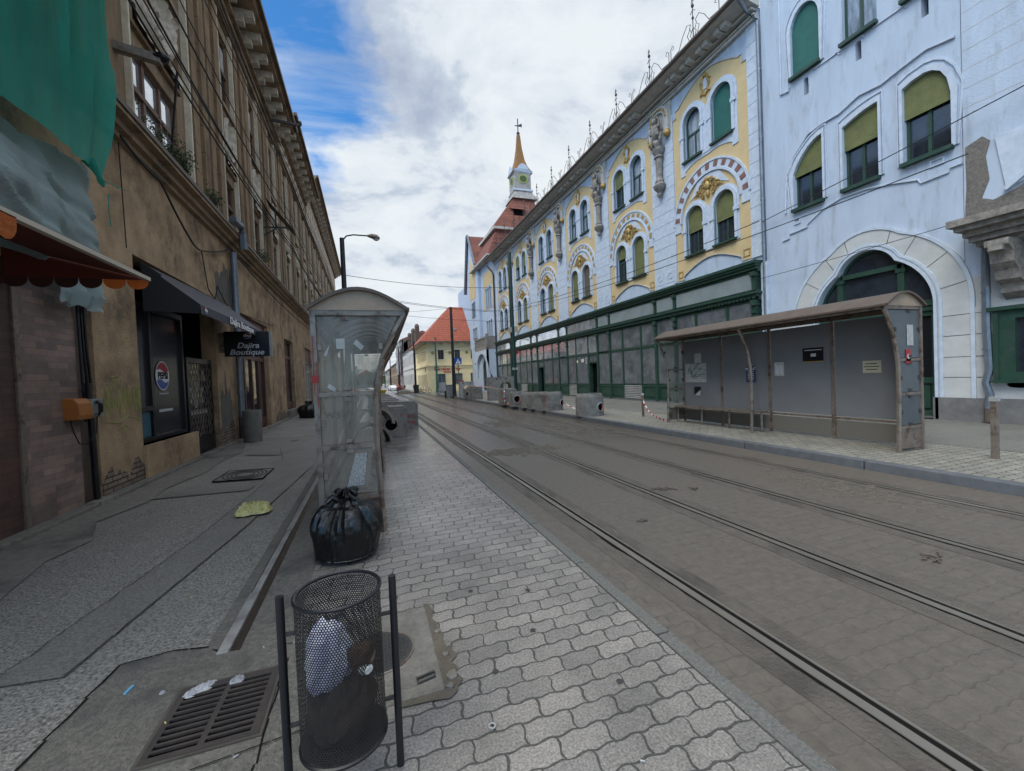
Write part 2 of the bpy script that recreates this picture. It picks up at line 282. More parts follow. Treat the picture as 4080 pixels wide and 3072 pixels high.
MT['dgreen']=mat('dark_green_disc',(.06,.09,.03),.6)
def cloth(name,c,c2,tr,al,bu=1.0):
    m=mat(name,c,.8,c2,2.2,bu,28,stretch=(1,1,.5)); t=m.node_tree; b=t.nodes['Principled BSDF']; o=t.nodes['Material Output']
    tl=t.nodes.new('ShaderNodeBsdfTranslucent'); tl.inputs[0].default_value=(*c2,1)
    tp=t.nodes.new('ShaderNodeBsdfTransparent')
    a=t.nodes.new('ShaderNodeMixShader'); a.inputs[0].default_value=tr; t.links.new(b.outputs[0],a.inputs[1]); t.links.new(tl.outputs[0],a.inputs[2])
    c_=t.nodes.new('ShaderNodeMixShader'); c_.inputs[0].default_value=al; t.links.new(a.outputs[0],c_.inputs[1]); t.links.new(tp.outputs[0],c_.inputs[2])
    t.links.new(c_.outputs[0],o.inputs[0]); return m
MT['net']=cloth('green_scaffold_net',(.025,.27,.21),(.035,.40,.31),.5,.12,.5)
MT['tarp']=cloth('grey_green_tarp',(.36,.45,.46),(.30,.40,.41),.35,.03,.35)
MT['whitenet']=cloth('white_scaffold_net',(.5,.5,.5),(.35,.35,.36),.3,.1)
MT['orangecl']=cloth('lit_orange_cloth',(.45,.12,.02),(.6,.15,.03),.4,0)  # bright copy of the awning cloth, for scallops with light coming through
def glassmat(name,tintc,tp,dirt):
    m=bpy.data.materials.new(name); m.use_nodes=True; t=m.node_tree; b=t.nodes['Principled BSDF']; o=t.nodes['Material Output']
    b.inputs['Roughness'].default_value=.15; g=t.nodes.new('ShaderNodeNewGeometry')
    n=t.nodes.new('ShaderNodeTexNoise'); n.inputs['Scale'].default_value=4; n.inputs['Detail'].default_value=9; n.inputs['Roughness'].default_value=.7
    mp=t.nodes.new('ShaderNodeMapping'); mp.inputs['Scale'].default_value=(1,1,.35); t.links.new(g.outputs['Position'],mp.inputs[0]); t.links.new(mp.outputs[0],n.inputs['Vector'])
    r=t.nodes.new('ShaderNodeMapRange'); t.links.new(n.outputs[0],r.inputs[0]); r.inputs[1].default_value=.35; r.inputs[2].default_value=.7; r.inputs[3].default_value=tp; r.inputs[4].default_value=tp-dirt
    b.inputs['Base Color'].default_value=(*tintc,1)
    p=t.nodes.new('ShaderNodeBsdfTransparent'); p.inputs[0].default_value=(.92,.91,.88,1)
    x=t.nodes.new('ShaderNodeMixShader'); t.links.new(r.outputs[0],x.inputs[0]); t.links.new(b.outputs[0],x.inputs[1]); t.links.new(p.outputs[0],x.inputs[2]); t.links.new(x.outputs[0],o.inputs[0])
    return m
MT['shglass']=glassmat('scratched_clear_panel',(.36,.335,.30),.92,.36)
MT['poly']=glassmat('brown_polycarbonate_roof',(.34,.26,.19),.16,.08)
# ------------------------------------------------------------------ mesh helpers
WL={}
class MB:
    def __init__(s,T=None): s.v=[]; s.f=[]; s.T=T
    def add(s,vs,fs):
        o=len(s.v)
        for p in vs: s.v.append(s.T(*p) if s.T else tuple(p))
        for f in fs: s.f.append(tuple(i+o for i in f))
        return s
    def box(s,a0,a1,b0,b1,c0,c1):
        return s.add([(a0,b0,c0),(a1,b0,c0),(a1,b1,c0),(a0,b1,c0),(a0,b0,c1),(a1,b0,c1),(a1,b1,c1),(a0,b1,c1)],
              [(0,3,2,1),(4,5,6,7),(0,1,5,4),(1,2,6,5),(2,3,7,6),(3,0,4,7)])
    def quad(s,*p): return s.add(p,[tuple(range(len(p)))])
    def slab(s,outer,holes,d0,d1,back=False):
        # polygon in (u,z) with holes, front at depth d0, sides down to d1 ; coordinates are (u,d,z)
        isr=lambda q: len(q)==4 and len({round(a,5) for a,b in q})==2 and len({round(b,5) for a,b in q})==2
        if len(holes)>3 and isr(outer) and all(isr(h) for h in holes):
            us=sorted({round(a,5) for q in [outer]+holes for a,b in q}); zs=sorted({round(b,5) for q in [outer]+holes for a,b in q}); R_=[(min(a for a,b in h),max(a for a,b in h),min(b for a,b in h),max(b for a,b in h)) for h in holes]
            for u0,u1 in zip(us,us[1:]):
                for w0,w1 in zip(zs,zs[1:]):
                    cu,cw=(u0+u1)/2,(w0+w1)/2
                    if not any(a<cu<b and c<cw<d for a,b,c,d in R_): s.add([(u0,d0,w0),(u1,d0,w0),(u1,d0,w1),(u0,d0,w1)],[(0,1,2,3)])
            for q in [outer]+holes: s.add([(a,d0,b) for a,b in q]+[(a,d1,b) for a,b in q],[(i,(i+1)%4,4+(i+1)%4,4+i) for i in range(4)])
            return s
        pl=[[Vector((a,b,0)) for a,b in outer]]+[[Vector((a,b,0)) for a,b in h] for h in holes]
        tr=tessellate_polygon(pl); pts=[p for q in pl for p in q]
        s.add([(p.x,d0,p.y) for p in pts],[tuple(t) for t in tr])
        if back: s.add([(p.x,d1,p.y) for p in pts],[tuple(t) for t in tr])
        for q in pl:
            n=len(q); vs=[(p.x,d0,p.y) for p in q]+[(p.x,d1,p.y) for p in q]
            s.add(vs,[(i,(i+1)%n,n+(i+1)%n,n+i) for i in range(n)])
        return s
    def tube(s,path,r,n=8,cap=True,closed=False):
        P=[Vector(p) for p in path]; m=len(P); rs=r if isinstance(r,(list,tuple)) else [r]*m
        vs=[]
        for i,p in enumerate(P):
            if closed: t=P[(i+1)%m]-P[i-1]
            else: t=(P[min(i+1,m-1)]-P[max(i-1,0)])
            t=t.normalized() if t.length>1e-9 else Vector((0,0,1))
            up=Vector((0,0,1)) if abs(t.z)<.9 else Vector((0,1,0))
            a=t.cross(up).normalized(); b=t.cross(a)
            for k in range(n):
                th=2*PI*k/n+PI/n; q=p+(a*math.cos(th)+b*math.sin(th))*rs[i]; vs.append(tuple(q))
        fs=[]
        for i in range(m if closed else m-1):
            j=(i+1)%m
            for k in range(n): fs.append((i*n+k,i*n+(k+1)%n,j*n+(k+1)%n,j*n+k))
        if cap and not closed: fs+= [tuple(range(n)),tuple(range((m-1)*n,m*n))]
        return s.add(vs,fs)
    def bar(s,a,b,w,h=None):
        return s.tube([a,b],(w if h is None else (w+h)/2)*.7071,4)
    def lathe(s,prof,c=(0,0),n=24,a0=0,a1=2*PI,sx=1,sy=1):
        vs=[]; full=abs(a1-a0-2*PI)<1e-6; cn=n if full else n+1
        for r,z in prof:
            for k in range(cn):
                t=a0+(a1-a0)*k/n; vs.append((c[0]+sx*r*math.cos(t),c[1]+sy*r*math.sin(t),z))
        fs=[]
        for i in range(len(prof)-1):
            for k in range(n):
                k2=(k+1)%cn; fs.append((i*cn+k,i*cn+k2,(i+1)*cn+k2,(i+1)*cn+k))
        return s.add(vs,fs)
    def ell(s,c,r,n=10,m=6):
        vs=[];fs=[]
        for i in range(m+1):
            ph=PI*i/m-PI/2
            for k in range(n):
                t=2*PI*k/n; vs.append((c[0]+r[0]*math.cos(ph)*math.cos(t),c[1]+r[1]*math.cos(ph)*math.sin(t),c[2]+r[2]*math.sin(ph)))
        for i in range(m):
            for k in range(n): fs.append((i*n+k,i*n+(k+1)%n,(i+1)*n+(k+1)%n,(i+1)*n+k))
        return s.add(vs,fs)
    def grid(s,fn,nu,nv):
        vs=[fn(i/nu,j/nv) for j in range(nv+1) for i in range(nu+1)]
        return s.add(vs,[(j*(nu+1)+i,j*(nu+1)+i+1,(j+1)*(nu+1)+i+1,(j+1)*(nu+1)+i) for j in range(nv) for i in range(nu)])
    def build(s,name,m,parent=None,world=True,smooth=False,label=None,cat=None,group=None,kind=None,bevel=0,loc=None):
        me=bpy.data.meshes.new(name); me.from_pydata(s.v,[],s.f); me.update()
        if m: me.materials.append(MT[m] if isinstance(m,str) else m)
        if smooth:
            for p in me.polygons: p.use_smooth=True
            try: me.set_sharp_from_angle(angle=R(40))
            except Exception: pass
        o=bpy.data.objects.new(name,me); C.objects.link(o)
        if parent:
            o.parent=parent
            if world:
                o.matrix_parent_inverse=Matrix.Translation(-WL.get(parent.name,Vector()))
                WL[o.name]=Vector()
            else: WL[o.name]=WL.get(parent.name,Vector())
        else:
            # a top-level mesh: put its origin at its base
            if s.v and kind!='structure':
                xs=[v[0] for v in s.v]; ys=[v[1] for v in s.v]; zs=[v[2] for v in s.v]
                b=Vector(((min(xs)+max(xs))/2,(min(ys)+max(ys))/2,min(zs)))
                me.transform(Matrix.Translation(-b)); o.location=b
            WL[o.name]=Vector(o.location)
        if bevel:
            md=o.modifiers.new('bevel','BEVEL'); md.width=bevel; md.segments=2; md.limit_method='ANGLE'
        tag(o,label,cat,group,kind)
        return o
def tag(o,label=None,cat=None,group=None,kind=None):
    if label: o['label']=label
    if cat: o['category']=cat
    if group: o['group']=group
    if kind: o['kind']=kind
def thing(name,label,cat,loc=(0,0,0),rz=0,group=None):
    o=bpy.data.objects.new(name,None); C.objects.link(o); o.location=loc; o.rotation_euler=(0,0,rz); o.empty_display_size=.2
    tag(o,label,cat,group); WL[o.name]=Vector(loc); return o
def copy_tree(o,parent=None):
    c=o.copy(); C.objects.link(c); c.parent=parent; WL[c.name]=WL.get(o.name,Vector())
    if parent is not None: c.matrix_parent_inverse=o.matrix_parent_inverse.copy()
    for ch in list(o.children): copy_tree(ch,c)
    return c
def text(s,size,m,T,name='lettering',parent=None,ext=.002,sx=1.0,shear=0,bold=0,align='CENTER',label=None):
    cu=bpy.data.curves.new('t','FONT'); cu.body=s; cu.size=size; cu.align_x=align; cu.align_y='CENTER'; cu.extrude=ext; cu.shear=shear; cu.offset=bold; cu.resolution_u=3
    ob=bpy.data.objects.new('t',cu); C.objects.link(ob); dg=bpy.context.evaluated_depsgraph_get(); me=bpy.data.meshes.new_from_object(ob.evaluated_get(dg))
    vs=[tuple(v.co) for v in me.vertices]; fs=[tuple(p.vertices) for p in me.polygons]
    bpy.data.objects.remove(ob); bpy.data.meshes.remove(me)
    mb=MB(); mb.add([T(x*sx,y,z) for x,y,z in vs],fs); return mb.build(name,m,parent,label=label)
def arch(c,hw,z0,zs,rise=None,n=14):
    rise=hw if rise is None else rise
    return [(c-hw,z0),(c+hw,z0)]+[(c+hw*math.cos(PI*k/n),zs+rise*math.sin(PI*k/n)) for k in range(n+1)]
RX=12.6; LX=-3.5
RT=lambda u,d,z:(RX-d,u,z)         # right facade: u along the street, d out of the wall
LT=lambda u,d,z:(LX+d,u,z)
def rect(a,b,c,d): return [(a,c),(b,c),(b,d),(a,d)]
def nz(x,y,z=0,s=1): return noise.noise(Vector((x*s,y*s,z*s)))
# ------------------------------------------------------------------ ground
def zl(x): return max(0,min(.1,(-.95-x)*.1/2.55))
g=MB(); g.grid(lambda a,b:(-300+600*a,-40+640*b,-.012),4,4); g.build('ground','asph_s',kind='structure')
g=MB(); g.grid(lambda a,b:(1.55+5.25*a,-6+48*b,0.0),10,60); g.build('road','roadpav',kind='structure')
g=MB(); g.quad((-3.4,42,.0),(6.8,42,.0),(6.8,200,.0),(-3.4,200,.0)); g.quad((6.8,41,0),(70,41,0),(70,53,0),(6.8,53,0)); g.build('crossing','cobble',kind='structure')
g=MB(); g.quad((-60,41,.002),(-3.4,41,.002),(-3.4,62,.002),(-60,62,.002)); g.build('side_street','cobble',kind='structure')
# left pavement, rising to the wall
g=MB()
def lp(a,b):
    x=-3.6+2.62*a; y=-6+62*b
    return (x,y,zl(x)+.004+nz(x*2,y*.7)*.004)
g.grid(lp,12,120); g.build('left_pavement','asphalt',kind='structure')
def patch(name,pts,m,h,zf=zl):
    tr=tessellate_polygon([[Vector((a,b,0)) for a,b in pts]]); mb=MB(); mb.add([(a,b,zf(a)+h) for a,b in pts],[tuple(t) for t in tr]); return mb.build(name,m,kind='structure')
patch('wall_foot_strip',[(-3.6,-3),(-2.75,-3),(-2.72,2),(-2.6,4.0),(-2.78,4.8),(-2.7,5.3),(-3.0,6.0),(-2.85,6.8),(-2.95,7.6),(-2.8,8.6),(-2.9,10),(-2.8,11),(-3.1,12.5),(-3.2,18),(-3.6,18)],'pavconc',.016)
patch('smooth_trench_strip',[(-1.95,2.9),(-1.62,2.88),(-1.35,5.2),(-1.1,8.5),(-1.0,14),(-1.35,20),(-1.9,20),(-1.9,9.3),(-1.62,7.4),(-1.72,5)],'asph_s',.014)
patch('smooth_band',[(-2.9,6.9),(-1.75,7.0),(-1.72,7.35),(-2.5,7.3),(-2.85,7.25)],'asph_s',.017)
patch('far_patch',[(-2.6,10.4),(-1.9,10.2),(-1.75,11.0),(-2.1,12.6),(-1.5,12.8),(-1.45,13.5),(-3.1,13.6)],'asph_s',.0175)
patch('gully_surround',[(-1.6,-1),(-1.42,2.25),(-1.38,2.88),(-1.15,2.93),(-1.0,2.91),(-1.0,-1)],'patch',.02)
_h=[(-.97,2.08),(-.53,2.08),(-.53,2.535),(-.97,2.535)]
MB(lambda u,d,z:(u,z,d)).slab([(-1.0,-1),(-1.0,2.91),(-.97,2.9),(-.9,2.82),(-.3,2.7),(-.3,-1)],[_h],.0215,-.011).build('gully_apron','patch',kind='structure')
# cracks / seams in the pavement
mb=MB()
def seam(pts,w=.008,h=.021):
    w=w*.5
    for (a,b),(c,d) in zip(pts,pts[1:]):
        n=max(5,int(math.hypot(c-a,d-b)/.12))
        for i in range(n):
            x0=a+(c-a)*i/n+random.uniform(-.01,.01)*(i>0); y0=b+(d-b)*i/n; x1=a+(c-a)*(i+1)/n; y1=b+(d-b)*(i+1)/n
            dx,dy=x1-x0,y1-y0; l=math.hypot(dx,dy)+1e-9; px,py=-dy/l*w,dx/l*w
            mb.quad((x0-px,y0-py,zl(x0)+h),(x1-px,y1-py,zl(x1)+h),(x1+px,y1+py,zl(x1)+h),(x0+px,y0+py,zl(x0)+h))
seam([(-1.45,2.0),(-1.42,2.25),(-1.38,2.88),(-1.15,2.93),(-.97,2.9)],.012,.024)
seam([(-1.95,2.9),(-1.72,5),(-1.62,7.4)],.006); seam([(-1.62,2.88),(-1.35,5.2),(-1.12,8.2)],.005)
seam([(-2.9,6.9),(-1.75,7.0)],.006); seam([(-1.9,9.3),(-1.1,9.6)],.01); seam([(-3.0,10.3),(-1.2,10.9)],.01); seam([(-2.1,11.3),(-1.75,9.6)],.008)
seam([(-.52,1.0),(-.51,2.05),(-.5,2.6)],.008,.024); seam([(-.75,1.98),(-.05,2.06)],.006,.03)
mb.build('pavement_cracks','groove',kind='structure')
# drainage channel
g=MB()
for y0,y1 in [(2.8,3.55),(3.56,4.9),(4.91,6.4),(6.41,8),(8.01,10),(10.01,13),(13.01,17),(17.01,22),(22.01,30),(30.01,40)]:
    g.box(-.90+random.uniform(-.008,.004),-.845+random.uniform(-.006,.003),y0,y1,-.05,.026+random.uniform(-.003,.004))
g.build('channel_edge','channel',kind='structure',bevel=.006)
g=MB(); g.quad((-.845,2.8,.008),(-.79,2.8,.004),(-.79,40,.004),(-.845,40,.008)); g.build('channel_silt','wetmud',kind='structure')
g=MB(); g.quad((-.79,2.8,.010),(-.5,2.75,.022),(-.5,40,.022),(-.79,40,.010)); g.quad((-.985,2.9,.022),(-.905,2.85,.02),(-.905,40,.02),(-.985,40,.022)); g.build('channel_slope','patch',kind='structure')
# tram stop island
g=MB(); g.grid(lambda a,b:(-.5+2.0*a,-6+47*b,.021+.004*nz(2*a,20*b)),10,80); g.build('tram_stop_island','pavers',kind='structure')
g=MB()
y=-6
while y<40:
    g.box(1.515,1.605,y,y+.985,-.05,.018+random.uniform(-.002,.002)); y+=1
g.build('island_kerb','kerbl',kind='structure',bevel=.006)
g=MB(); g.box(1.5,1.515,-6,41,-.02,.004); g.build('island_kerb_joint','groove',kind='structure')
# concrete slab with manhole in the island, broken earth beside
g=MB(); g.box(-.28,.285,2.02,2.81,-.02,.034); g.build('manhole_slab','concl' if 0 else 'pavconc',kind='structure',bevel=.008)
pts=[(.285,2.0),(.34,2.01),(.385,2.06),(.36,2.11),(.375,2.16),(.35,2.21),(.39,2.25),(.37,2.31),(.385,2.37),(.34,2.41),(.35,2.47),(.325,2.53),(.335,2.6),(.31,2.66),(.33,2.74),(.31,2.84),(.28,2.86),(.27,2.5)]
patch('bare_earth_gap',pts,'mud',.03,lambda x:0)
patch('bare_earth_gap_low',[(.06,1.985),(.2,1.975),(.3,1.955),(.34,1.99),(.35,2.03),(.28,2.03),(.05,2.03)],'mud',.0305,lambda x:0)
# right pavement and kerb
KX=6.72
def kx(y): return KX-.008*y if y>0 else KX
g=MB(); g.grid(lambda a,b:(kx(-6+47*b)+.14+(2.35)*a,-6+47*b,.13),6,40); g.build('right_pavement','rpav',kind='structure')
g=MB(); g.quad((9.0,-6,.134),(12.7,-6,.134),(12.7,41,.134),(8.85,41,.134)); g.build('right_footway','asph_s',kind='structure')
g=MB(); y=-6
while y<41:
    a,b=kx(y),kx(y+1.98); g.add([(a,y,-.05),(a+.15,y,-.05),(b+.15,y+1.98,-.05),(b,y+1.98,-.05),(a+.012,y,.128),(a+.15,y,.134),(b+.15,y+1.98,.134),(b+.012,y+1.98,.128)],[(0,3,2,1),(4,5,6,7),(0,1,5,4),(1,2,6,5),(2,3,7,6),(3,0,4,7)]); y+=2
g.build('right_kerb','kerb',kind='structure',bevel=.012)
# rails
def rail_path(x,y):
    return x
MT['railbed']=mat('cement_rail_bed',(.115,.098,.08),.7,(.075,.064,.052),9,.6,50,dirt=(.05,.042,.034),dirt_s=2.2,stretch=(1,.5,1))
for x,lab in ((2.04,'nearest tram rail beside the island, groove on its left'),(3.30,'second tram rail from the island, set in muddy paving'),(4.55,'third tram rail from the island'),(5.92,'farthest tram rail, next to the right-hand kerb')):
    t=thing('tram_rail',lab,'rail',(x,0,0),group='tram rails in the street')
    a=MB(); a.box(x-.028,x+.026,-6,75,-.02,.008); a.build('rail_head','rail',t)
    a=MB(); a.box(x+.03,x+.062,-6,75,-.02,.0035); a.build('flange_groove','groove',t)  # flat dark strip standing in for the shade inside a cut slot
    a=MB(); a.box(x+.062,x+.078,-6,75,-.02,.0075); a.build('guard_lip','rail',t)
    a=MB(); a.grid(lambda p,q,x=x:(x-.04-.15*(1-p)+.012*nz(q*90,x,p*3)*(p<.5),-4+60*q,.0026),1,300); a.build('bed_strip','railbed',t)
    a=MB(); a.grid(lambda p,q,x=x:(x+.078+.13*p+.012*nz(q*90,x,5)*(p>.5),-4+60*q,.0028),1,300); a.build('bed_strip','railbed',t)
    a=MB(); y=-4; k0=0; L0=[];
    while y<60:
        w=.012+(.03 if x<3 else .012)*max(0,nz(y*1.7,x*3))+.012*abs(nz(y*9,x)); L0.append((x-.028-w,y)); y+=.06 if y<14 else .4
    for (xa,ya),(xb,yb_) in zip(L0,L0[1:]): a.add([(xa,ya,.0045),(x-.028,ya,.0045),(x-.028,yb_,.0045),(xb,yb_,.0045)],[(0,1,2,3)])
    a.build('broken_joint','groove',t)
# mud stains and scraps on the track
def blob(name,cx,cy,rx,ry,m,h=.006,ang=0,n=26,seed=0,**k):
    mb=MB(); vs=[(cx,cy,h)]
    for i in range(n):
        t=2*PI*i/n; r=1+.35*nz(math.cos(t)*1.6+seed,math.sin(t)*1.6,seed)+.12*nz(math.cos(t)*6,math.sin(t)*6,seed)
        x=rx*r*math.cos(t); y=ry*r*math.sin(t); vs.append((cx+x*math.cos(ang)-y*math.sin(ang),cy+x*math.sin(ang)+y*math.cos(ang),h))
    mb.add(vs,[(0,1+i,1+(i+1)%n) for i in range(n)]); return mb.build(name,m,**k)
def clods(cx,cy,rx,ry,n,sz,m,seed):
    random.seed(seed); mb=MB()
    for _ in range(n):
        x,y=cx+random.gauss(0,rx*.5),cy+random.gauss(0,ry*.5); q=sz*random.uniform(.4,1.4); h=q*random.uniform(.1,.35); k=random.randint(5,7); a0=random.uniform(0,6)
        mb.add([(x+q*random.uniform(.7,1.2)*math.cos(a0+2*PI*i/k),y+q*random.uniform(.7,1.2)*math.sin(a0+2*PI*i/k),.002) for i in range(k)]+[(x,y,.004+h)],[(i,(i+1)%k,k) for i in range(k)])
    mb.build('mud_crumbs',m,kind='stuff',label='dried mud crumbs trodden over the tram track paving',cat='mud')
clods(2.95,8.1,.75,.35,420,.05,'mud',1); clods(5.4,3.6,.45,.9,260,.03,'mud',2); clods(5.2,10.5,.35,1.4,200,.04,'mud',4); clods(4.0,13,.6,1.0,160,.05,'mud',5)
for i,(x,y,s) in enumerate([(3.75,4.3,.22),(3.5,4.45,.1),(4.1,1.95,.12),(2.6,3.6,.07)]):
    mb=MB()
    for k in range(9):
        a=random.uniform(0,PI); l=s*random.uniform(.3,.9); px,py=x+random.uniform(-s,s),y+random.uniform(-s,s)*.5
        mb.tube([(px,py,.012),(px+l*.5*math.cos(a),py+l*.5*math.sin(a),.012+random.uniform(0,.01)),(px+l*math.cos(a+.3),py+l*math.sin(a+.3),.012)],[.006,.009,.003],5)
    mb.build('debris','bronze' if i<3 else 'mud',label=['scatter of dark bark-like debris beside the second rail','small dark debris lying on the second rail','patch of brown debris between the two tracks','tiny twig on the paving between the first two rails'][i],cat='debris',group='scraps on the tram track')
# ------------------------------------------------------------------ yellow and white palace (right side)
PAL=thing('palace','long white palace with ochre arched bays over a green timber shopfront','building',(RX,25,0))
def bayc(k): return 12.53+5.06*k
ZT=13.3
def disc(c,z,r,n=20,a0=0,a1=2*PI,sy=1): return [(c+r*math.cos(a0+(a1-a0)*i/n),z+sy*r*math.sin(a0+(a1-a0)*i/n)) for i in range(n+1)]
def ring(mb,c,z,ri,ro,d0,d1,a0,a1,n=28,sy=1):
    mb.slab(disc(c,z,ro,n,a0,a1,sy)+disc(c,z,ri,n,a1,a0,sy),[],d0,d1)
def holes(c,grow=0):
    hs=[]
    for z0,zs in ((6.17,7.57),(9.95,11.39)):
        for s in (-1,1): hs.append(arch(c+s*.72,.46+grow,z0-grow,zs,n=12))
    return hs
def ornament(mb,c,z,d,w=.75,h=.5):
    # gilded scrolls on both sides of a mask
    mb.ell((c,d+.04,z),(.13,.1,.19)); mb.ell((c,d+.05,z+.24),(.16,.06,.1)); mb.ell((c,d+.03,z-.28),(.08,.06,.16))
    for s in (-1,1):
        for (ox,oz,r0,tn,ph) in ((.27,.02,.16,1.6,0),(.33,-.17,.11,1.5,2),(.5,-.1,.1,1.4,1),(.2,.2,.1,1.3,3),(.24,-.3,.09,1.5,4)):
            pts=[]
            for i in range(14):
                q=i/13; t=ph+q*tn*2*PI; r=r0*(1-q*.8); pts.append((c+s*(ox+r*math.cos(t)),d+.03,z+oz+r*math.sin(t)))
            mb.tube(pts,[.03-.018*i/13 for i in range(14)],5)
        mb.tube([(c+s*.4,d+.02,z-.05),(c+s*.6,d+.02,z-.16),(c+s*.78,d+.02,z-.2)],[.04,.03,.008],5)
def cartouche(mb,c,z,d):
    for s in (-1,1):
        mb.tube([(c+s*.02,d+.02,z+.42),(c+s*.12,d+.03,z+.3),(c+s*.14,d+.03,z+.1),(c+s*.2,d+.03,z),(c+s*.12,d+.03,z-.15),(c+s*.15,d+.03,z-.3),(c+s*.02,d+.02,z-.4)],[.02,.04,.035,.045,.03,.04,.02],5)
        mb.tube([(c+s*.15,d+.02,z+.2),(c+s*.26,d+.02,z+.12),(c+s*.22,d+.02,z+.02)],[.03,.025,.01],5)
        mb.tube([(c+s*.14,d+.02,z-.28),(c+s*.24,d+.02,z-.34),(c+s*.22,d+.02,z-.22)],[.03,.025,.01],5)
    mb.ell((c,d+.03,z+.36),(.07,.05,.09)); mb.ell((c,d+.03,z-.36),(.06,.05,.08))
SHUT={0:[('shutter',.52),('shutter',.55),('glass',0),('shuttert',1)],1:[('shutter',.36),('shutter',1),('shutter',.45),('glass',0)],2:[('shutter',.9),('shutterb',1),('glass',0),('glass',0)],
      3:[('glass',0),('shutter',1),('glass',0),('glass',0)],4:[('glass',0),('shutter',1),('shutter',.5),('shutter',.6)],5:[('glass',0),('glass',0),('glass',0),('shutter',.4)]}
# order in a bay: lower far, lower near, upper far, upper near  (far = larger Y = left in the photo)
for k in range(6):
    c=bayc(k); u0,u1=c-2.53,c+2.53
    if k==0: u0=10.27
    if k==5: u1=40.3
    H=holes(c)
    MB(RT).slab([(u0,4.95),(u1,4.95),(u1,ZT),(u0,ZT)],H,0,-.22).build('wall','white',PAL)
    # ochre field
    yf=[(c-1.79,5.27),(c-1.42,5.27),(c-1.42,5.42)]+[(c-1.30+2.6*i/12,5.5+.38*math.sin(PI*i/12)) for i in range(13)]+[(c+1.42,5.42),(c+1.42,5.27),(c+1.79,5.27),(c+1.79,11.95),(c+1.62,11.95),(c+1.62,12.25),(c+1.45,12.25)]+[(c+1.35-2.7*i/14,12.33+.48*math.sin(PI*i/14)) for i in range(15)]+[(c-1.45,12.25),(c-1.62,12.25),(c-1.62,11.95),(c-1.79,11.95)]
    MB(RT).slab(yf,H,.022,-.01).build('ochre_panel','yellow',PAL)
    # thin grey mouldings that outline the ochre field
    mm=MB(RT)
    top=[(c+1.79,.0,11.95),(c+1.62,0,11.95),(c+1.62,0,12.25),(c+1.45,0,12.25)]+[(c+1.35-2.7*i/14,0,12.33+.48*math.sin(PI*i/14)) for i in range(15)]+[(c-1.45,0,12.25),(c-1.62,0,12.25),(c-1.62,0,11.95),(c-1.79,0,11.95)]
    bot=[(c-1.42,0,5.27),(c-1.42,0,5.42)]+[(c-1.30+2.6*i/12,0,5.5+.38*math.sin(PI*i/12)) for i in range(13)]+[(c+1.42,0,5.42),(c+1.42,0,5.27)]
    for path in (top,bot):
        mm=MB(RT); mm.tube([(a,.035,b+(.03 if path is top else -.02)) for a,_,b in path],.028,4); mm.build('moulding','grey_trim',PAL)
    # white surrounds: lower pair and upper panel
    wl=MB(RT)
    low=[(c-1.42,6.1),(c-1.42,6.95),(c-1.36,7.0)]+[(c-.72+.66*math.cos(PI-PI*i/12),7.57+.66*math.sin(PI-PI*i/12)) for i in range(11)]+[(c,7.72)]+[(c+.72+.66*math.cos(PI-PI*i/12),7.57+.66*math.sin(PI-PI*i/12)) for i in range(2,13)]+[(c+1.36,7.0),(c+1.42,6.95),(c+1.42,6.1)]
    low=[(c-1.36,6.1)]+low[2:-2]+[(c+1.36,6.1)]
    wl.slab(low,H[:2],.055,0)
    up=[(c-1.40,9.42),(c-1.40,11.39)]+[(c-.72+.68*math.cos(PI-PI*i/12),11.39+.68*math.sin(PI-PI*i/12)) for i in range(0,11)]+[(c,11.5)]+[(c+.72+.68*math.cos(PI-PI*i/12),11.39+.68*math.sin(PI-PI*i/12)) for i in range(2,13)]+[(c+1.40,9.42),(c+1.15,9.42),(c+1.15,9.55)]+[(c+1.0-2.0*i/12,9.62+.12*math.sin(PI*i/12)+.03*math.sin(3*PI*i/12)) for i in range(13)]+[(c-1.15,9.55),(c-1.15,9.42)]
    wl.slab(up,H[2:],.05,0)
    for z0,zs in ((6.17,7.57),(9.95,11.39)):
        for s in (-1,1):
            cc=c+s*.72; ring(wl,cc,zs,.46,.58,.10,.04,0,PI,16)
            for e in (-1,1): wl.box(cc+e*.52-.06,cc+e*.52+.06,.04,.10,z0,zs)
            wl.box(cc-.66,cc-.44,.05,.125,z0+.95,z0+1.08); wl.box(cc+.44,cc+.66,.05,.125,z0+.95,z0+1.08)
    wl.box(c-.2,c+.2,.05,.075,6.1,7.6); wl.box(c-.2,c+.2,.05,.07,9.8,11.4)
    # big archivolt
    ring(wl,c,7.57,1.5,1.79,.06,.0,0,PI,32); ring(wl,c,7.57,1.79,1.86,.09,.0,0,PI,32); ring(wl,c,7.57,1.42,1.5,.09,.0,0,PI,32)
    for s in (-1,1): wl.box(c+s*1.64-.17,c+s*1.64+.17,.0,.06,7.25,7.57)
    wl.slab([(c-.95,8.28),(c-.5,8.5),(c,8.7),(c+.5,8.5),(c+.95,8.28),(c+.55,8.85),(c,9.02),(c-.55,8.85)],[],.045,0)
    wl.build('window_surround','white2',PAL)
    rt=MB(RT)
    for i in range(13):
        t=PI*(i+.5)/13
        m=MB(); w=.07; 
        pts=[(1.57,t-w),(1.73,t-w),(1.73,t+w),(1.57,t+w)]
        if k==0: pts=[(1.55,t-.055),(1.77,t-.055),(1.77,t+.055),(1.55,t+.055)]
        rt=MB(RT); rt.slab([(c+r*math.cos(a),7.57+r*math.sin(a)) for r,a in pts],[],.075,.05); rt.build('arch_tile','redtile' if k==0 else 'gold',PAL)
    og=MB(RT); ornament(og,c,8.52,.05); og.build('gilded_mask_ornament','gold',PAL,smooth=True)
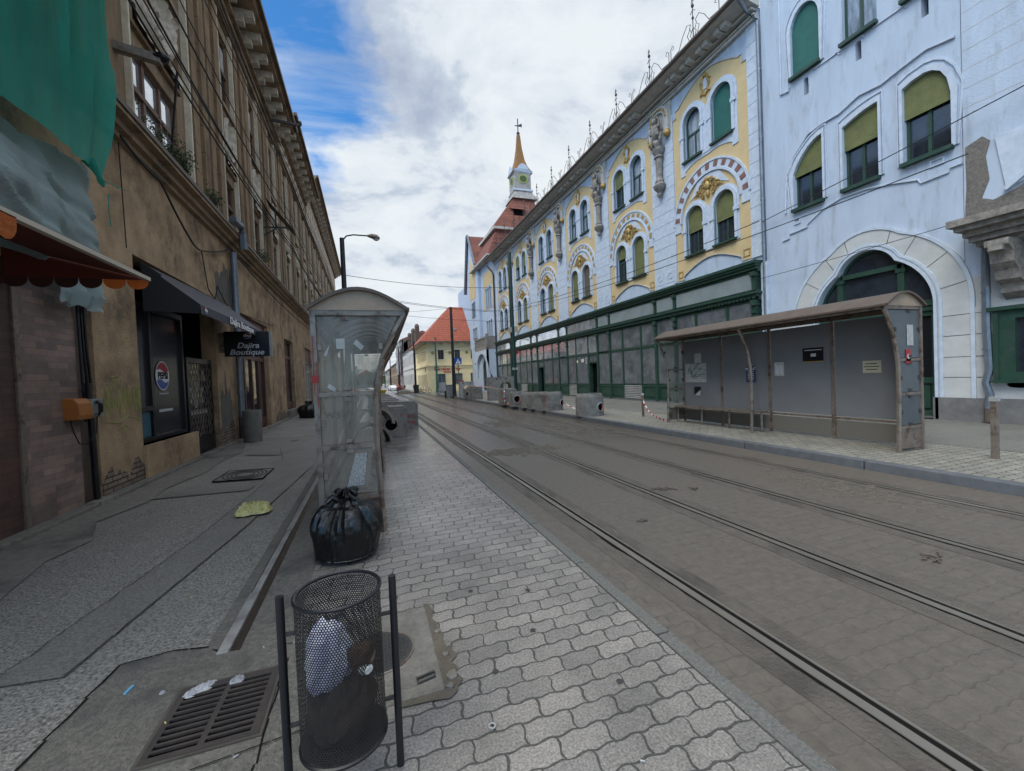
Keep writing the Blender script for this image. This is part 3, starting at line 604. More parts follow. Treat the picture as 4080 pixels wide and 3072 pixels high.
    cg=MB(RT); cartouche(cg,c,12.38 if 0 else 12.33,.03); cg.build('gilded_cartouche','gold',PAL,smooth=True)
    MB(RT).slab([(c-.08,12.16),(c+.08,12.16),(c+.1,12.5),(c,12.58),(c-.1,12.5)],[],.05,.01).build('shield','white2',PAL)
    sq=MB(RT)
    for s in (-1,1): sq.slab(rect(c+s*1.6-.13,c+s*1.6+.13,5.38,5.64),[rect(c+s*1.6-.10,c+s*1.6+.10,5.41,5.61)],.04,.02)
    sq.build('corner_square','grey_trim' if 0 else 'gold',PAL)
    # windows
    for wi,(z0,zs,s) in enumerate(((6.17,7.57,1),(6.17,7.57,-1),(9.95,11.39,1),(9.95,11.39,-1))):
        cc=c+s*.72; a_out=arch(cc,.46,z0,zs,n=12)
        kind,fr=SHUT[k][wi]
        win=MB(RT); 
        inn=[]
        win.slab(a_out,[arch(cc,.39,z0+.07,zs,n=12)],-.10,-.16)
        win.box(cc-.39,cc+.39,-.15,-.105,z0+.98,z0+1.05); win.box(cc-.03,cc+.03,-.15,-.10,z0+.07,z0+.98)
        win.box(cc-.5,cc+.5,-.05,.16,z0-.07,z0+.0)
        w=win.build('window','green',PAL)
        MB(RT).slab(a_out,[],-.14,-.15).build('pane','bluecurtain' if (kind=='glass' and (k*3+wi)%3!=1) else 'glass',w)
        if fr>0:
            zt=zs+.46; zb=zt-(zt-z0)*fr
            if fr>=1: pl=a_out
            elif zb>zs: pl=[p for p in a_out if p[1]>=zb]
            else: pl=[(cc-.45,zb),(cc+.45,zb)]+[p for p in a_out if p[1]>=zs]
            tilt=(k==4 and wi==2)
            MB(RT).slab(pl,[],-.06 if not tilt else .05,-.08).build('roller_shutter',kind,w)
# pilasters
for k in range(-1,6):
    pm=MB(RT)
    pu=bayc(k)+2.53 if k>=0 else None
    if k==-1: a,b=10.3,10.72
    elif k==5: a,b=bayc(5)+1.82,40.25
    else: a,b=pu-.71,pu+.71
    z=5.95
    while z<(12.9 if k in(-1,5) else 11.9):
        pm.box(a,b,-.05,.05,z,z+.475); z+=.49
    pm.box(a,b,-.05,.055,5.25,5.94)
    if k not in (-1,5):
        for s in (-.33,.33):
            pm.slab(rect(pu+s-.24,pu+s+.24,5.35,5.85),[disc(pu+s,5.6,.15,16)[:-1]],.075,.05)
            pm.slab(disc(pu+s,5.6,.11,16)[:-1],[],.08,.05)
            for i in range(4): pm.box(pu+s-.26+.02*i,pu+s+.26-.02*i,.0,.16-.03*i,5.24-.07*(i+1)+.0,5.24-.07*i-.012)
    pm.build('pilaster','white2',PAL)
# atlas statues on brackets in niches
def statue(y):
    hood=MB(RT); ring(hood,y,12.35,.36,.62,.20,.0,0,PI,18); 
    for s in (-1,1): hood.box(y+s*.49-.13,y+s*.49+.13,.0,.2,11.75,12.35)
    hood.box(y-.66,y+.66,0,.08,12.0,13.25); hood.build('niche_hood','grey_trim',PAL)
    for s in (-1,1): gb=MB(RT); gb.ell((y+s*.5,.16,11.65),(.17,.14,.16)); gb.build('gilded_scroll','gold',PAL,smooth=True)
    gb=MB(RT); gb.tube([(y+.49*math.cos(PI*i/40),.21,12.35+.49*math.sin(PI*i/40)) for i in range(41)],[.035+.018*(i%4<2) for i in range(41)],5); gb.build('beaded_arch','gold',PAL)
    m=MB(RT); cx=.30
    prof=[(0,9.12),(.06,9.12),(.12,9.22),(.08,9.3),(.16,9.4),(.27,9.5),(.3,9.62),(.2,9.72),(.22,9.8),(.16,9.86),(.15,10.0),(.16,10.5),(.17,10.78),(.24,10.82),(.17,10.9),(.22,11.0),(.3,11.12),(.3,11.2),(.18,11.24)]
    m.lathe(prof,(y,.2),12,sy=.8)
    m.tube([(y-.05,cx-.05,11.15),(y-.12,cx,11.35),(y+.1,cx-.02,11.55),(y-.03,cx+.02,11.75),(y,cx+.03,12.0),(y+.02,cx,12.2)],[.14,.17,.15,.19,.21,.1],10)
    m.ell((y+.02,cx+.06,12.36),(.13,.14,.16))
    m.tube([(y-.16,cx,12.12),(y-.32,cx+.1,12.0),(y-.28,cx+.08,12.32),(y-.12,cx+.03,12.5)],[.08,.07,.06,.05],7)
    m.tube([(y+.16,cx,12.12),(y+.3,cx+.1,11.95),(y+.12,cx+.16,11.78)],[.08,.07,.05],7)
    m.tube([(y-.15,cx,11.3),(y-.3,cx+.05,11.5),(y-.32,cx,11.75)],[.1,.07,.04],7)
    m.tube([(y+.1,cx,11.25),(y+.3,cx,11.35),(y+.2,cx+.05,11.6)],[.1,.08,.05],7)
    m.build('statue','statue',PAL,smooth=True)
for k in range(0,5): statue(bayc(k)+2.53)
# eaves, soffit and brackets
e=MB(RT); e.add([(10.2,.02,13.28),(40.6,.02,13.28),(40.6,.86,13.42),(10.2,.86,13.42),(10.2,.02,13.6),(40.6,.02,13.6),(40.6,.86,13.5),(10.2,.86,13.5)],[(0,1,2,3),(4,5,6,7),(0,4,7,3),(1,2,6,5),(2,3,7,6),(0,1,5,4)])
e.box(10.28,40.4,0,.14,12.95,13.05); e.box(10.28,40.4,0,.2,13.05,13.10); e.box(10.28,40.4,0,.3,13.2,13.27)
e.build('soffit','grey_trim',PAL)
for k in range(6):
    c=bayc(k)
    for s in (-1.25,-.42,.42,1.25):
        for q in (-.15,.15): b=MB(RT); b.box(c+s+q-.12,c+s+q+.12,.25,.62,13.2,13.4); b.build('eaves_bracket','grey_trim',PAL,bevel=.03)
gp=[(u,.9+.05*math.sin(t*PI/4),13.46) for u in (10.2,) for t in (0,)]
g=MB(RT); g.tube([(10.1,.93,13.47),(41,.93,13.45)],.085,8); g.build('gutter','bronze',PAL,smooth=True)
MB(RT).add([(10.2,.88,13.52),(40.6,.88,13.52),(40.6,-4,17.5),(10.2,-4,17.5)],[(0,1,2,3)]).build('roof','rooftile2',PAL)
# iron cresting on the eaves
for i in range(12):
    y=12.45+2.52*i; cr=MB(RT); d=.6; z0=13.55; big=(i%1==0)
    if y>40: break
    cr.tube([(y,d,z0),(y,d,z0+1.75)],[.022,.012],4)
    cr.tube([(y-.12,d,z0+1.25),(y,d,z0+1.35),(y+.12,d,z0+1.25)],.014,4); cr.ell((y,d,z0+1.5),(.06,.06,.08),6,4); cr.ell((y,d,z0+1.05),(.05,.05,.06),6,4)
    cr.tube([(y-.06,d,z0+1.62),(y,d,z0+1.78),(y+.06,d,z0+1.62)],.012,4)
    for s in (-1,1):
        cr.tube([(y+s*1.2,d,z0+.1),(y+s*1.2,d,z0+.75)],.014,4); cr.tube([(y+s*1.2,d,z0+.75),(y+s*1.1,d,z0+.85),(y+s*1.02,d,z0+.75),(y+s*1.1,d,z0+.68)],.012,4)
        cr.tube([(y+s*1.2,d,z0+.35),(y+s*.75,d,z0+.4),(y+s*.55,d,z0+.75),(y+s*.3,d,z0+1.0),(y+s*.12,d,z0+.9),(y+s*.18,d,z0+.75)],.013,4)
        cr.tube([(y,d,z0+.2),(y+s*.2,d,z0+.35),(y+s*.3,d,z0+.6),(y+s*.15,d,z0+.75),(y+s*.1,d,z0+.6)],.013,4)
        cr.tube([(y,d,z0+.7),(y+s*.15,d,z0+.5),(y+s*.08,d,z0+.35)],.012,4)
    cr.tube([(y-1.26,d,z0+.35),(y+1.26,d,z0+.35)],.009,4); cr.tube([(y-1.26,d,z0+.12),(y+1.26,d,z0+.12)],.009,4)
    cr.build('iron_cresting','dkmetal',PAL)
# downpipe at the near end
dp=MB(RT); dp.tube([(10.25,.9,13.4),(10.3,.5,13.1),(10.22,.12,12.8),(10.22,.1,5.1),(10.22,.1,2.0),(10.22,.1,.2)],.055,8)
for z in (11.2,9,7,5.6): dp.tube([(10.22,.1,z),(10.22,.1,z+.05)],.07,8)
dp.build('downpipe','zinc',PAL,smooth=True)
# --- green shopfront
SF=PAL
sf=MB(RT)
sf.box(10.3,40.2,0,.45,4.98,5.08); sf.box(10.32,40.2,0,.40,4.9,4.98); sf.box(10.34,40.2,0,.34,4.80,4.9)
sf.box(10.3,40.2,0,.42,3.98,4.06); sf.box(10.34,40.2,0,.35,3.88,3.98)
sf.box(10.34,40.2,0,.24,4.72,4.8); sf.box(10.34,40.2,0,.24,4.06,4.12); sf.box(10.34,40.2,0,.22,3.78,3.88)
sf.build('cornice','green',PAL)
dn=MB(RT); u=10.4
while u<40: dn.box(u,u+.07,.3,.38,3.83,3.88); u+=.16
dn.build('dentils','green',PAL)
MB(RT).box(10.3,40.2,-.02,.30,.0,.20).build('plinth','kerb',PAL)
MB(RT).box(10.2,40.3,-8,-.35,0,13.2).build('building_core','interior',PAL); MB(RT).slab(rect(10.2,40.3,0,4.96),[],.0,-.2).build('lower_wall','white',PAL)
MB(RT).box(10.1,10.34,0,.12,0,4.98).build('corner_strip','white2',PAL)
S2=.976
def sfpost(u,w=.13,cap=True):
    p=MB(RT); p.box(u-w/2,u+w/2,0,.29,.2,3.78); p.box(u-w/2-.03,u+w/2+.03,0,.33,.2,.75); p.box(u-w/2-.02,u+w/2+.02,0,.34,3.35,3.42); p.box(u-w/2-.03,u+w/2+.03,0,.36,3.6,3.78)
    p.box(u-w/2,u+w/2,0,.29,4.12,4.72); p.box(u-w/2-.03,u+w/2+.03,0,.36,4.58,4.72); p.build('shopfront_post','green',PAL)
def light(u0,u1,z0,z1,m='shopglass',frame=.045,d=.25,name='shop_window'):
    f=MB(RT); f.slab(rect(u0,u1,z0,z1),[rect(u0+frame,u1-frame,z0+frame,z1-frame)],d,d-.07); w=f.build(name,'green',PAL)
    MB(RT).slab(rect(u0+frame-.01,u1-frame+.01,z0+frame-.01,z1-frame+.01),[],d-.015,d-.02).build('pane',m,w)
    return w
def bulk(u0,u1,kind='panel'):
    b=MB(RT)
    if kind=='louvre':
        z=.24
        while z<.84:
            b.add([(u0,.17,z+.06),(u1,.17,z+.06),(u1,.25,z),(u0,.25,z),(u0,.17,z+.075),(u1,.17,z+.075),(u1,.25,z+.015),(u0,.25,z+.015)],[(0,1,2,3),(4,5,6,7),(2,3,7,6)]); z+=.085
        b.build('louvre','concl',PAL); MB(RT).box(u0,u1,0,.16,.2,.9).build('louvre_back','greendark',PAL)
    else:
        b.slab(rect(u0,u1,.2,.9),[rect(u0+.09,u1-.09,.29,.8)],.25,.2); b.box(u0+.05,u1-.05,0,.21,.25,.85); b.box(u0+.14,u1-.14,.2,.235,.34,.75); b.build('bulkhead_panel','green',PAL)
edges=[]
for k in range(6):
    c=bayc(k)-.1; a,b=c-1.9,c+1.9
    if k==0: a=10.5
    if k==5: b=40.0
    sfpost(a); sfpost(b)
    ms=[a+.06,c-.8,c+.72,b-.06]
    kinds=[['panel','louvre','panel'],['panel','louvre','panel'],['door','panel','louvre'],['panel','panel','door'],['panel','louvre','panel'],['panel','louvre','panel']][k]
    for j in range(3):
        u0,u1=ms[j]+.03,ms[j+1]-.03
        light(u0,u1,2.72,3.78,'skyglass' if k>1 else 'shopglass')
        if kinds[j]=='door':
            dd=MB(RT); dd.slab(rect(u0,u1,.2,2.66),[rect(u0+.07,u1-.07,.22,2.15),rect(u0+.1,u1-.1,2.25,2.6)],.25,.02); w=dd.build('shop_door','green',PAL)
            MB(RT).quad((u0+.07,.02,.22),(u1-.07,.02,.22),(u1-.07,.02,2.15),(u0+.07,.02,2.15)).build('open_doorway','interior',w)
            MB(RT).quad((u0+.08,.22,2.24),(u1-.08,.22,2.24),(u1-.08,.22,2.61),(u0+.08,.22,2.61)).build('pane','shopglass',w)
        else:
            light(u0,u1,.92,2.66); bulk(u0,u1,kinds[j])
    mu=MB(RT)
    for q in ms[1:-1]: mu.box(q-.03,q+.03,0,.265,.2,3.78)
    mu.box(a,b,0,.258,2.655,2.725); mu.build('mullions','green',PAL)
    light(a+.07,b-.07,4.12,4.72,'bandglass' if k in(0,1) else 'skyglass',.03)
    if k<5:
        n0,n1=b+.07,bayc(k+1)-.1-1.9-.07
        light(n0,n1,2.72,3.78,'skyglass' if k>1 else 'shopglass'); light(n0,n1,.92,2.66); bulk(n0,n1); light(n0,n1,4.12,4.72,'bandglass' if k in(0,1) else 'skyglass',.03)
MB(RT).box(22.28,22.62,.249,.252,2.25,2.45).build('paper_notice','cream',PAL); MB(RT).box(23.0,23.2,.249,.252,2.25,2.4).build('paper_notice','cream',PAL)
text('S',.5,'silver',lambda x,y,z:(RX-.255-z,22.0-x,2.3+y),'window_lettering',PAL)
# lamp on wall
# ------------------------------------------------------------------ white building at the right
WB=thing('white_building','white plastered building with a keyhole stone portal and rooms above, nearest on the right','building',(RX,7.5,0))
def keyhole(R0,R1,cz,zc,base,n=60):
    pts=[]
    c=7.28
    for i in range(n+1):
        t=PI*i/n; x,y=math.cos(t),math.sin(t); r=R0
        # ray from (c,2.85) against lobe circle centre (c+.04, zc) radius R1
        ex,ey=.04,zc-2.85; bq=x*ex+y*ey; disc_=bq*bq-(ex*ex+ey*ey-R1*R1)
        if disc_>0: r=max(R0,bq+math.sqrt(disc_))
        pts.append((c+r*x,2.85+r*y))
    return [(c-R0,base),(c+R0,base)]+pts
key_in=keyhole(1.34,.70,0,3.78,.15); key_out=keyhole(2.04,1.19,0,3.86,.15)
def curvewin(u0,u1,z0,zl_,zr,bul,n=8):
    # window whose head slopes/curves from zl_ (at u1, far/left side) to zr (at u0, near side)
    return [(u0,z0),(u1,z0),(u1,zl_)]+[(u1+(u0-u1)*i/n, zl_+(zr-zl_)*math.sin(PI/2*i/n)**bul) for i in range(1,n+1)]
w1=curvewin(8.36,9.22,6.3,7.35,8.15,.8); 
w2=[(6.98,6.3),(7.82,6.3),(7.82,7.98)]+[(7.82-.84*i/6,7.98+.2*math.sin(PI*.5*i/6)) for i in range(1,7)]
w3=[(5.58,6.33),(6.47,6.33),(6.47,8.12),(6.3,8.2),(6.05,8.24),(5.9,8.2),(5.75,8.08),(5.64,7.85),(5.58,7.5)]
uw1=[(8.36,10.25),(9.2,10.25),(9.2,11.55)]+[(8.78+.42*math.cos(PI*i/10),11.55+.6*math.sin(PI*i/10)) for i in range(1,10)]+[(8.36,11.55)]
uw2=rect(6.97,7.78,10.2,12.2); uw3=rect(5.6,6.42,10.2,12.2)
slots=[arch(u,.07,9.52,9.95,n=6) for u in (8.78,7.4,6.02)]
MB(RT).slab(rect(5.42,10.2,.0,13.5),[key_in,w1,w2,w3,uw1,uw2,uw3]+slots,0,-.25).build('wall','white',WB)
MB(RT).slab(rect(0.5,5.40,.0,13.5),[],.02,-.3).build('wall','white',WB)
MB(RT).box(0.5,10.2,-6,-.9,0,13.45).build('building_core','interior',WB)
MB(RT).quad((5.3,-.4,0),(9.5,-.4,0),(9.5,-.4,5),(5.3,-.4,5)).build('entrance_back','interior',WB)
MT['dado']=mat('dark_plinth_render',(.17,.165,.165),.9,(.11,.108,.11),5,.4,40); MT['band']=mat('grey_white_lower_render',(.46,.47,.48),.85,(.38,.39,.40),3,.25,30,dirt=(.27,.27,.28),dirt_s=1.7,dirt_t=(.55,.8))
tr=MB(RT)
tr.slab(key_out,[key_in],.06,0); tr.build('stone_portal',mat('portal_stone',(.50,.51,.51),.85,(.42,.43,.43),3,.2,40),WB)
tr=MB(RT)
for f_,o_,d in ((1.0,.07,.10),(1.0,.16,.085),):
    kk=keyhole(1.34+o_,.70+o_,0,3.78,.15); kk2=keyhole(1.34+o_-.06,.70+o_-.06,0,3.78,.15); tr.slab(kk,[kk2],d,.05)
ko=keyhole(2.04,1.19,0,3.86,.15); ki=keyhole(1.97,1.12,0,3.86,.15); tr.slab(ko,[ki],.085,.05); tr.build('portal_moulding','white2',WB)
jn=MB(RT)
for t in (12,35,58,75,105,122,145,168):
    a=R(t); 
    def rad(R0,R1,zc):
        x,y=math.cos(a),math.sin(a); ex,ey=.04,zc-2.85; bq=x*ex+y*ey; dd=bq*bq-(ex*ex+ey*ey-R1*R1); return max(R0,bq+math.sqrt(dd)) if dd>0 else R0
    jn=MB(RT); r0,r1=rad(1.5,.86,3.78),rad(1.96,1.11,3.86); jn.tube([(7.28+r0*math.cos(a),.062,2.85+r0*math.sin(a)),(7.28+r1*math.cos(a),.062,2.85+r1*math.sin(a))],.006,4); jn.build('stone_joint','groove',WB)
for z in (2.52,2.06,1.58,1.12):
    for a_,b_,c_ in ((5.1,5.83,.022),(8.72,9.3,.058)): jn=MB(RT); jn.box(a_,b_,c_,.0635,z-.005,z+.005); jn.build('stone_joint','groove',WB)
MB(RT).slab(rect(5.06,5.95,.13,2.66),[],.058,0).build('stone_pier','band',WB)
MB(RT).slab(rect(5.06,5.97,.13,.66),[],.10,0).build('stone_dado','dado',WB)
MB(RT).slab(rect(8.62,10.15,.13,.66),[],.10,0).build('stone_dado','dado',WB)
# portal timber door and fanlight
pd=MB(RT)
pd.slab(keyhole(1.345,.705,0,3.78,2.75),[keyhole(1.27,.63,0,3.78,2.98)],-.10,-.16)
pd.box(5.94,8.62,-.2,-.06,2.72,2.84); pd.box(5.94,8.62,-.2,-.02,2.84,2.90); 
for u in (8.03,6.62): pd.box(u-.07,u+.07,-.18,-.05,2.85,4.0); pd.box(u-.1,u+.1,-.18,-.03,3.75,3.85)
pd.box(6.6,8.0,-.18,-.05,3.85,3.97)
pd.box(6.74,7.9,-.16,-.08,2.9,2.96); pd.build('fanlight_frame','green',WB)
MB(RT).slab(keyhole(1.34,.70,0,3.78,2.76),[],-.15,-.17).build('fanlight_glass','glass',WB)
dr=MB(RT)
for u0,u1 in ((5.97,6.85),(6.87,7.72),(7.74,8.6)):
    dr.slab(rect(u0,u1,.18,2.72),[rect(u0+.1,u1-.1,1.12,2.6),rect(u0+.1,u1-.1,.32,.98)],-.12,-.2); dr.box(u0+.15,u1-.15,-.18,-.13,.38,.92); dr.box(u0+.05,u1-.05,-.2,-.17,.2,1.1)
d_=dr.build('portal_door','green',WB)
MB(RT).box(5.97,8.6,-.19,-.18,1.1,2.62).build('door_glass','black',d_)
MB(RT).box(5.97,8.6,-.2,.02,.13,.19).build('threshold','kerb',WB)
# windows
def wwin(poly,z0,z1,u0,u1,sh,shm,mull,glass='glass',frame='green'):
    f=MB(RT); f.slab(poly,[[((p[0]-(u0+u1)/2)*.86+(u0+u1)/2,(p[1]-(z0+z1)/2)*.93+(z0+z1)/2) for p in poly]],-.12,-.18); 
    for q in mull: f.box(u0+(u1-u0)*q-.035,u0+(u1-u0)*q+.035,-.18,-.11,z0,z1-.1)
    f.box(u0-.03,u1+.03,-.1,.14,z0-.09,z0-.0)
    w=f.build('window',frame,WB)
    MB(RT).slab(poly,[],-.15,-.16).build('pane',glass,w)
    if sh:
        zb=z1-(z1-z0)*sh; pl=[(u0,zb),(u1,zb)]+[p for p in poly[2:] if p[1]>zb]
        if poly is w3 or poly is w1 : pl=[(u0,zb),(u1,zb)]+[p for p in poly[2:] if p[1]>=zb]
        MB(RT).slab(pl,[],-.05,-.07).build('roller_shutter',shm,w)
wwin(w1,6.3,8.15,8.36,9.22,.48,'shutter',(.5,)); wwin(w2,6.3,8.18,6.98,7.82,.45,'shutter',(.5,)); wwin(w3,6.33,8.24,5.58,6.47,.45,'shutter',(.5,))
wwin(uw1,10.25,12.15,8.36,9.2,.93,'shuttert',(.5,)); wwin(uw2,10.2,12.2,6.97,7.78,0,None,(.5,),'bluecurtain'); wwin(uw3,10.2,12.2,5.6,6.42,0,None,(.5,),'bluecurtain')
tr=MB(RT)
def grow(poly,gx,cx_,cz_,zmin):
    out=[]
    for a,b in poly:
        v=Vector((a-cx_,b-cz_)); l=v.length; out.append((a+gx*v.x/l*1.2,max(zmin,b+gx*v.y/l*1.2)))
    return out
for poly,cx_,cz_,zm in ((w1,8.79,7.2,6.3),(w2,7.4,7.2,6.3),(w3,6.02,7.2,6.3),(uw1,8.78,11.2,10.2)):
    tr.slab(grow(poly,.12,cx_,cz_,zm),[poly],.05,0); 
    tr.slab(grow(poly,.22,cx_,cz_,zm),[grow(poly,.18,cx_,cz_,zm)],.035,0)
# moulded band above the three windows and step mouldings below
tr.tube([(9.5,.02,6.3),(9.45,.03,7.2),(9.2,.03,7.9),(8.75,.03,8.35),(8.3,.03,8.42),(7.9,.03,8.42),(7.4,.03,8.6),(6.9,.03,8.55),(6.5,.03,8.65),(6.0,.03,8.75),(5.5,.03,8.65)],.03,5)
tr.tube([(9.62,.02,5.48),(9.4,.02,5.5),(9.4,.02,5.62),(8.85,.02,5.66),(8.83,.02,5.75),(8.4,.02,6.0),(7.9,.02,6.12),(7.3,.02,6.1),(6.7,.02,5.98),(6.2,.02,5.84),(6.15,.02,5.74),(5.65,.02,5.76),(5.63,.02,5.85),(5.42,.02,5.85)],.028,5)
for a,b,z in ((9.05,9.25,5.85),(5.72,5.98,6.0)): tr.slab(rect(a,b,z,z+.16),[rect(a+.03,b-.03,z+.03,z+.13)],.03,0)
for u in (7.6,8.2,6.7): tr.tube([(u-.35,.02,10.0),(u-.3,.02,10.08),(u+.35,.02,10.08)],.02,4)
tr.tube([(9.55,.01,13.4),(9.55,.03,10.0),(9.3,.03,9.95),(9.3,.03,10.05)],.03,5)
tr.build('moulding','white2',WB)
gv=MB(RT)
for i in range(16): gv.box(.5,5.40,.018,.0225,7.0+.41*i,7.012+.41*i)
gv.build('wall_grooves','grey_trim',WB)
# damaged plaster, slanted relief and balcony brackets at the right edge
MB(RT).slab([(5.37,6.15),(5.1,6.25),(4.98,6.1),(5.05,5.8),(5.0,5.3),(5.12,4.95),(4.95,4.85),(4.6,4.95),(4.3,5.15),(3.9,5.2),(3.2,5.0),(2.5,4.6),(5.2,4.52),(5.39,4.6),(5.36,5.3)],[],.028,.01).build('exposed_rubble',mat('rubble',(.20,.18,.16),.95,(.11,.10,.09),22,1.0,40),WB)
rl=MB(RT); rl.slab([(4.9,6.1),(2,6.4),(2,4.95),(3.6,5.25),(4.75,5.0)],[[(4.5,5.95),(3.0,6.2),(3.2,5.9),(4.4,5.2)]],.06,.02); rl.tube([(4.75,.08,4.98),(3.4,.08,6.0),(2.2,.08,6.6)],.06,4); rl.build('slanted_relief','white2',WB)
bk=MB(RT)
bk.box(1.0,5.3,0,.95,4.28,4.42); bk.box(1.0,5.22,0,.85,4.18,4.28); bk.box(1.0,5.15,0,.7,4.06,4.18); bk.box(1.0,5.1,0,.6,3.95,4.06); bk.box(1.0,5.05,0,.45,3.86,3.95)
bk.build('balcony_slab','statue',WB)
for u in (4.62,3.4):
    b=MB(RT); b.add([(u+dx,dy,z) for dx in (-.17,.17) for dy,z in ((0,3.86),(.8,3.86),(.8,3.74),(.62,3.62),(.6,3.42),(.45,3.28),(.4,3.1),(.22,3.02),(.2,2.85),(0,2.7))],[(i,i+1,i+11,i+10) for i in range(9)]+[tuple(range(10)),tuple(range(19,9,-1))])
    b.box(u-.1,u+.1,.62,.85,3.64,3.78); b.build('balcony_bracket','statue',WB)
dp=MB(RT); dp.tube([(5.03,.16,4.1),(5.03,.16,2.2),(5.0,.16,1.3),(5.05,.18,1.0),(5.0,.15,.75),(5.03,.17,.45)],[.065,.065,.066,.058,.068,.055],8); dp.tube([(5.03,.16,2.9),(5.03,.16,2.95)],.075,8); dp.tube([(5.03,.16,1.7),(5.03,.16,1.74)],.075,8)
dp.build('downpipe','zinc',WB,smooth=True)
MB(RT).tube([(5.03,.16,.5),(5.03,.16,.16)],.06,8).build('downpipe_foot','bronze',WB)
for a in (0,):
    m=MB(RT)
    m.slab(rect(.8,5.04,.13,.66),[],.06,0); m.build('stone_dado','dado',WB)
MB(RT).slab(rect(.6,5.385,.6,3.3),[],.024,.0).build('lower_band','band',WB); MB(RT).slab(rect(9.28,10.18,.6,2.85),[],.004,-.01).build('lower_band','band',WB)
text('RAMS',.3,'pink',lambda x,y,z:(RX-.065,4.0-x,.45+y),'graffiti',WB)
blobm=MB(RT)
for (u,z,ru,rz_) in ((4.6,.95,.22,.06),(4.2,.98,.3,.07),(3.6,.93,.3,.06)): blobm.slab([(u+ru*math.cos(t*PI/8)*(1+.3*nz(t,u)),z+rz_*math.sin(t*PI/8)*(1+.4*nz(t,z,3))) for t in range(16)],[],.063 if z<.66 else .024,.0)
blobm.build('graffiti','pink',WB)
# display case
dc=thing('display_case','green framed glazed notice case on the wall beside the downpipe','display case',(RX-.1,4.2,1.05))
m=MB(RT); m.slab(rect(3.2,4.93,1.05,2.5),[rect(3.4,4.62,1.22,2.32)],.16,.02); m.box(3.1,5.0,.02,.24,2.5,2.58); m.box(3.15,4.97,.02,.2,1.0,1.06); m.box(4.85,4.93,.16,.19,1.05,2.5); m.build('case_frame','green',dc)
MB(RT).box(3.4,4.62,.05,.06,1.22,2.32).build('case_glass','glass',dc)
MB(RT).box(3.5,4.3,.068,.072,1.3,2.28).build('notice_sheet','paper',dc)
# ------------------------------------------------------------------ tower house at the far end of the palace
TB=thing('tower_house','white and ochre corner house with red tiled tower and clock turret','building',(RX,45,0))
tw=[]
def trip(c,z0,zs,hw=.3,gap=.78): return [arch(c+s*gap,hw,z0,zs,n=8) for s in (-1,0,1)]
h1=trip(43.0,9.1,11.0); h2=trip(43.0,5.9,7.5)
MB(RT).slab(rect(40.3,45.9,4.5,14.2),h1+h2,.02,-.25).build('wall','white',TB)
MB(RT).slab(rect(41.2,44.9,9.0,13.0),[rect(41.55,44.45,8.9,11.45)],.04,0).build('ochre_panel','yellow',TB)
g1=trip(48.3,8.8,10.4,.26,.62); g2=trip(48.0,6.2,7.3,.28,.7)
MB(RT).slab([(45.9,4.5),(49.2,3.2),(50.8,5.5),(51.0,12.0),(51.7,12.3),(49.5,18.6),(49.2,18.6),(46.4,14.6),(45.9,13)],g1+g2,.35,-.25).build('gable_wall','white',TB)
MB(RT).slab([(47.1,11.0),(49.9,11.0),(49.9,13.5),(49.0,16.0),(47.1,14.0)],[],.38,.3).build('ochre_panel','yellow',TB)
MB(RT).box(40.3,60,-9,-.3,0,14.0).build('building_core','white',TB)
MB(RT).slab(rect(40.3,48.2,0,4.5),[arch(42.8,.95,.1,2.6,n=12),arch(45.6,.95,.1,2.6,n=12)],.0,-.3).build('wall','white',TB)
for p in h1+h2+g1+g2:
    u0=min(q[0] for q in p); u1=max(q[0] for q in p); z0=min(q[1] for q in p); d=-.12 if u0<46 else .22
    f=MB(RT); f.slab(p,[[((q[0]-(u0+u1)/2)*.75+(u0+u1)/2,q[1]*.985+.1) for q in p]],d+.03,d-.03); w=f.build('window','green',TB)
    MB(RT).slab(p,[],d,d-.01).build('pane','black',w)
    s=MB(RT); zs=max(q[1] for q in p)-(u1-u0)/2; dd=.06 if u0<46 else .39
    s.slab(arch((u0+u1)/2,(u1-u0)/2+.1,z0,zs,n=8),[p],dd,dd-.04); s.build('window_surround','white2',TB)
for u in (42.8,45.6):
    f=MB(RT); f.slab(arch(u,.95,.1,2.6,n=12),[arch(u,.83,.2,2.6,n=12)],-.1,-.18); f.box(u-.95,u+.95,-.18,-.08,2.4,2.5); f.box(u-.04,u+.04,-.18,-.08,.2,3.4); w=f.build('arched_door','green',TB)
    MB(RT).slab(arch(u,.94,.1,2.6,n=12),[],-.15,-.16).build('pane','shopglass',w)
# loggia balcony on arches
bl=MB(RT); bl.box(41.1,45.9,.0,1.0,4.5,4.72); bl.box(41.1,45.9,.82,1.0,4.72,4.85); bl.box(41.1,45.9,.8,1.02,5.72,5.86); bl.box(41.1,41.35,.0,1.0,4.72,5.86)
u=41.4
while u<45.9: bl.box(u,u+.16,.85,.97,4.85,5.72); u+=.34
bl.box(41.05,41.35,.76,1.06,4.7,6.1); bl.box(45.6,45.95,.76,1.06,4.7,6.1); bl.build('balcony','statue',TB)
ba=MB(RT); ba.slab([(41.1,4.5),(41.1,1.5),(41.5,1.5),(41.55,2.6)]+[(43.5+1.9*math.cos(PI-PI*i/12),2.8+1.35*math.sin(PI*i/12)) for i in range(13)]+[(45.5,1.5),(45.9,1.5),(45.9,4.5)],[],1.0,.8,back=True)
ba.add([(41.1,0,4.5),(41.1,1.0,4.5),(41.1,1.0,3.3),(41.1,.75,2.2),(41.1,.35,1.5),(41.1,0,1.2),(41.35,0,4.5),(41.35,1.0,4.5),(41.35,1.0,3.3),(41.35,.75,2.2),(41.35,.35,1.5),(41.35,0,1.2)],[(0,1,2,3,4,5),(6,7,8,9,10,11)]+[(i,i+1,i+7,i+6) for i in range(5)])
ba.build('balcony_arch','white2',TB)
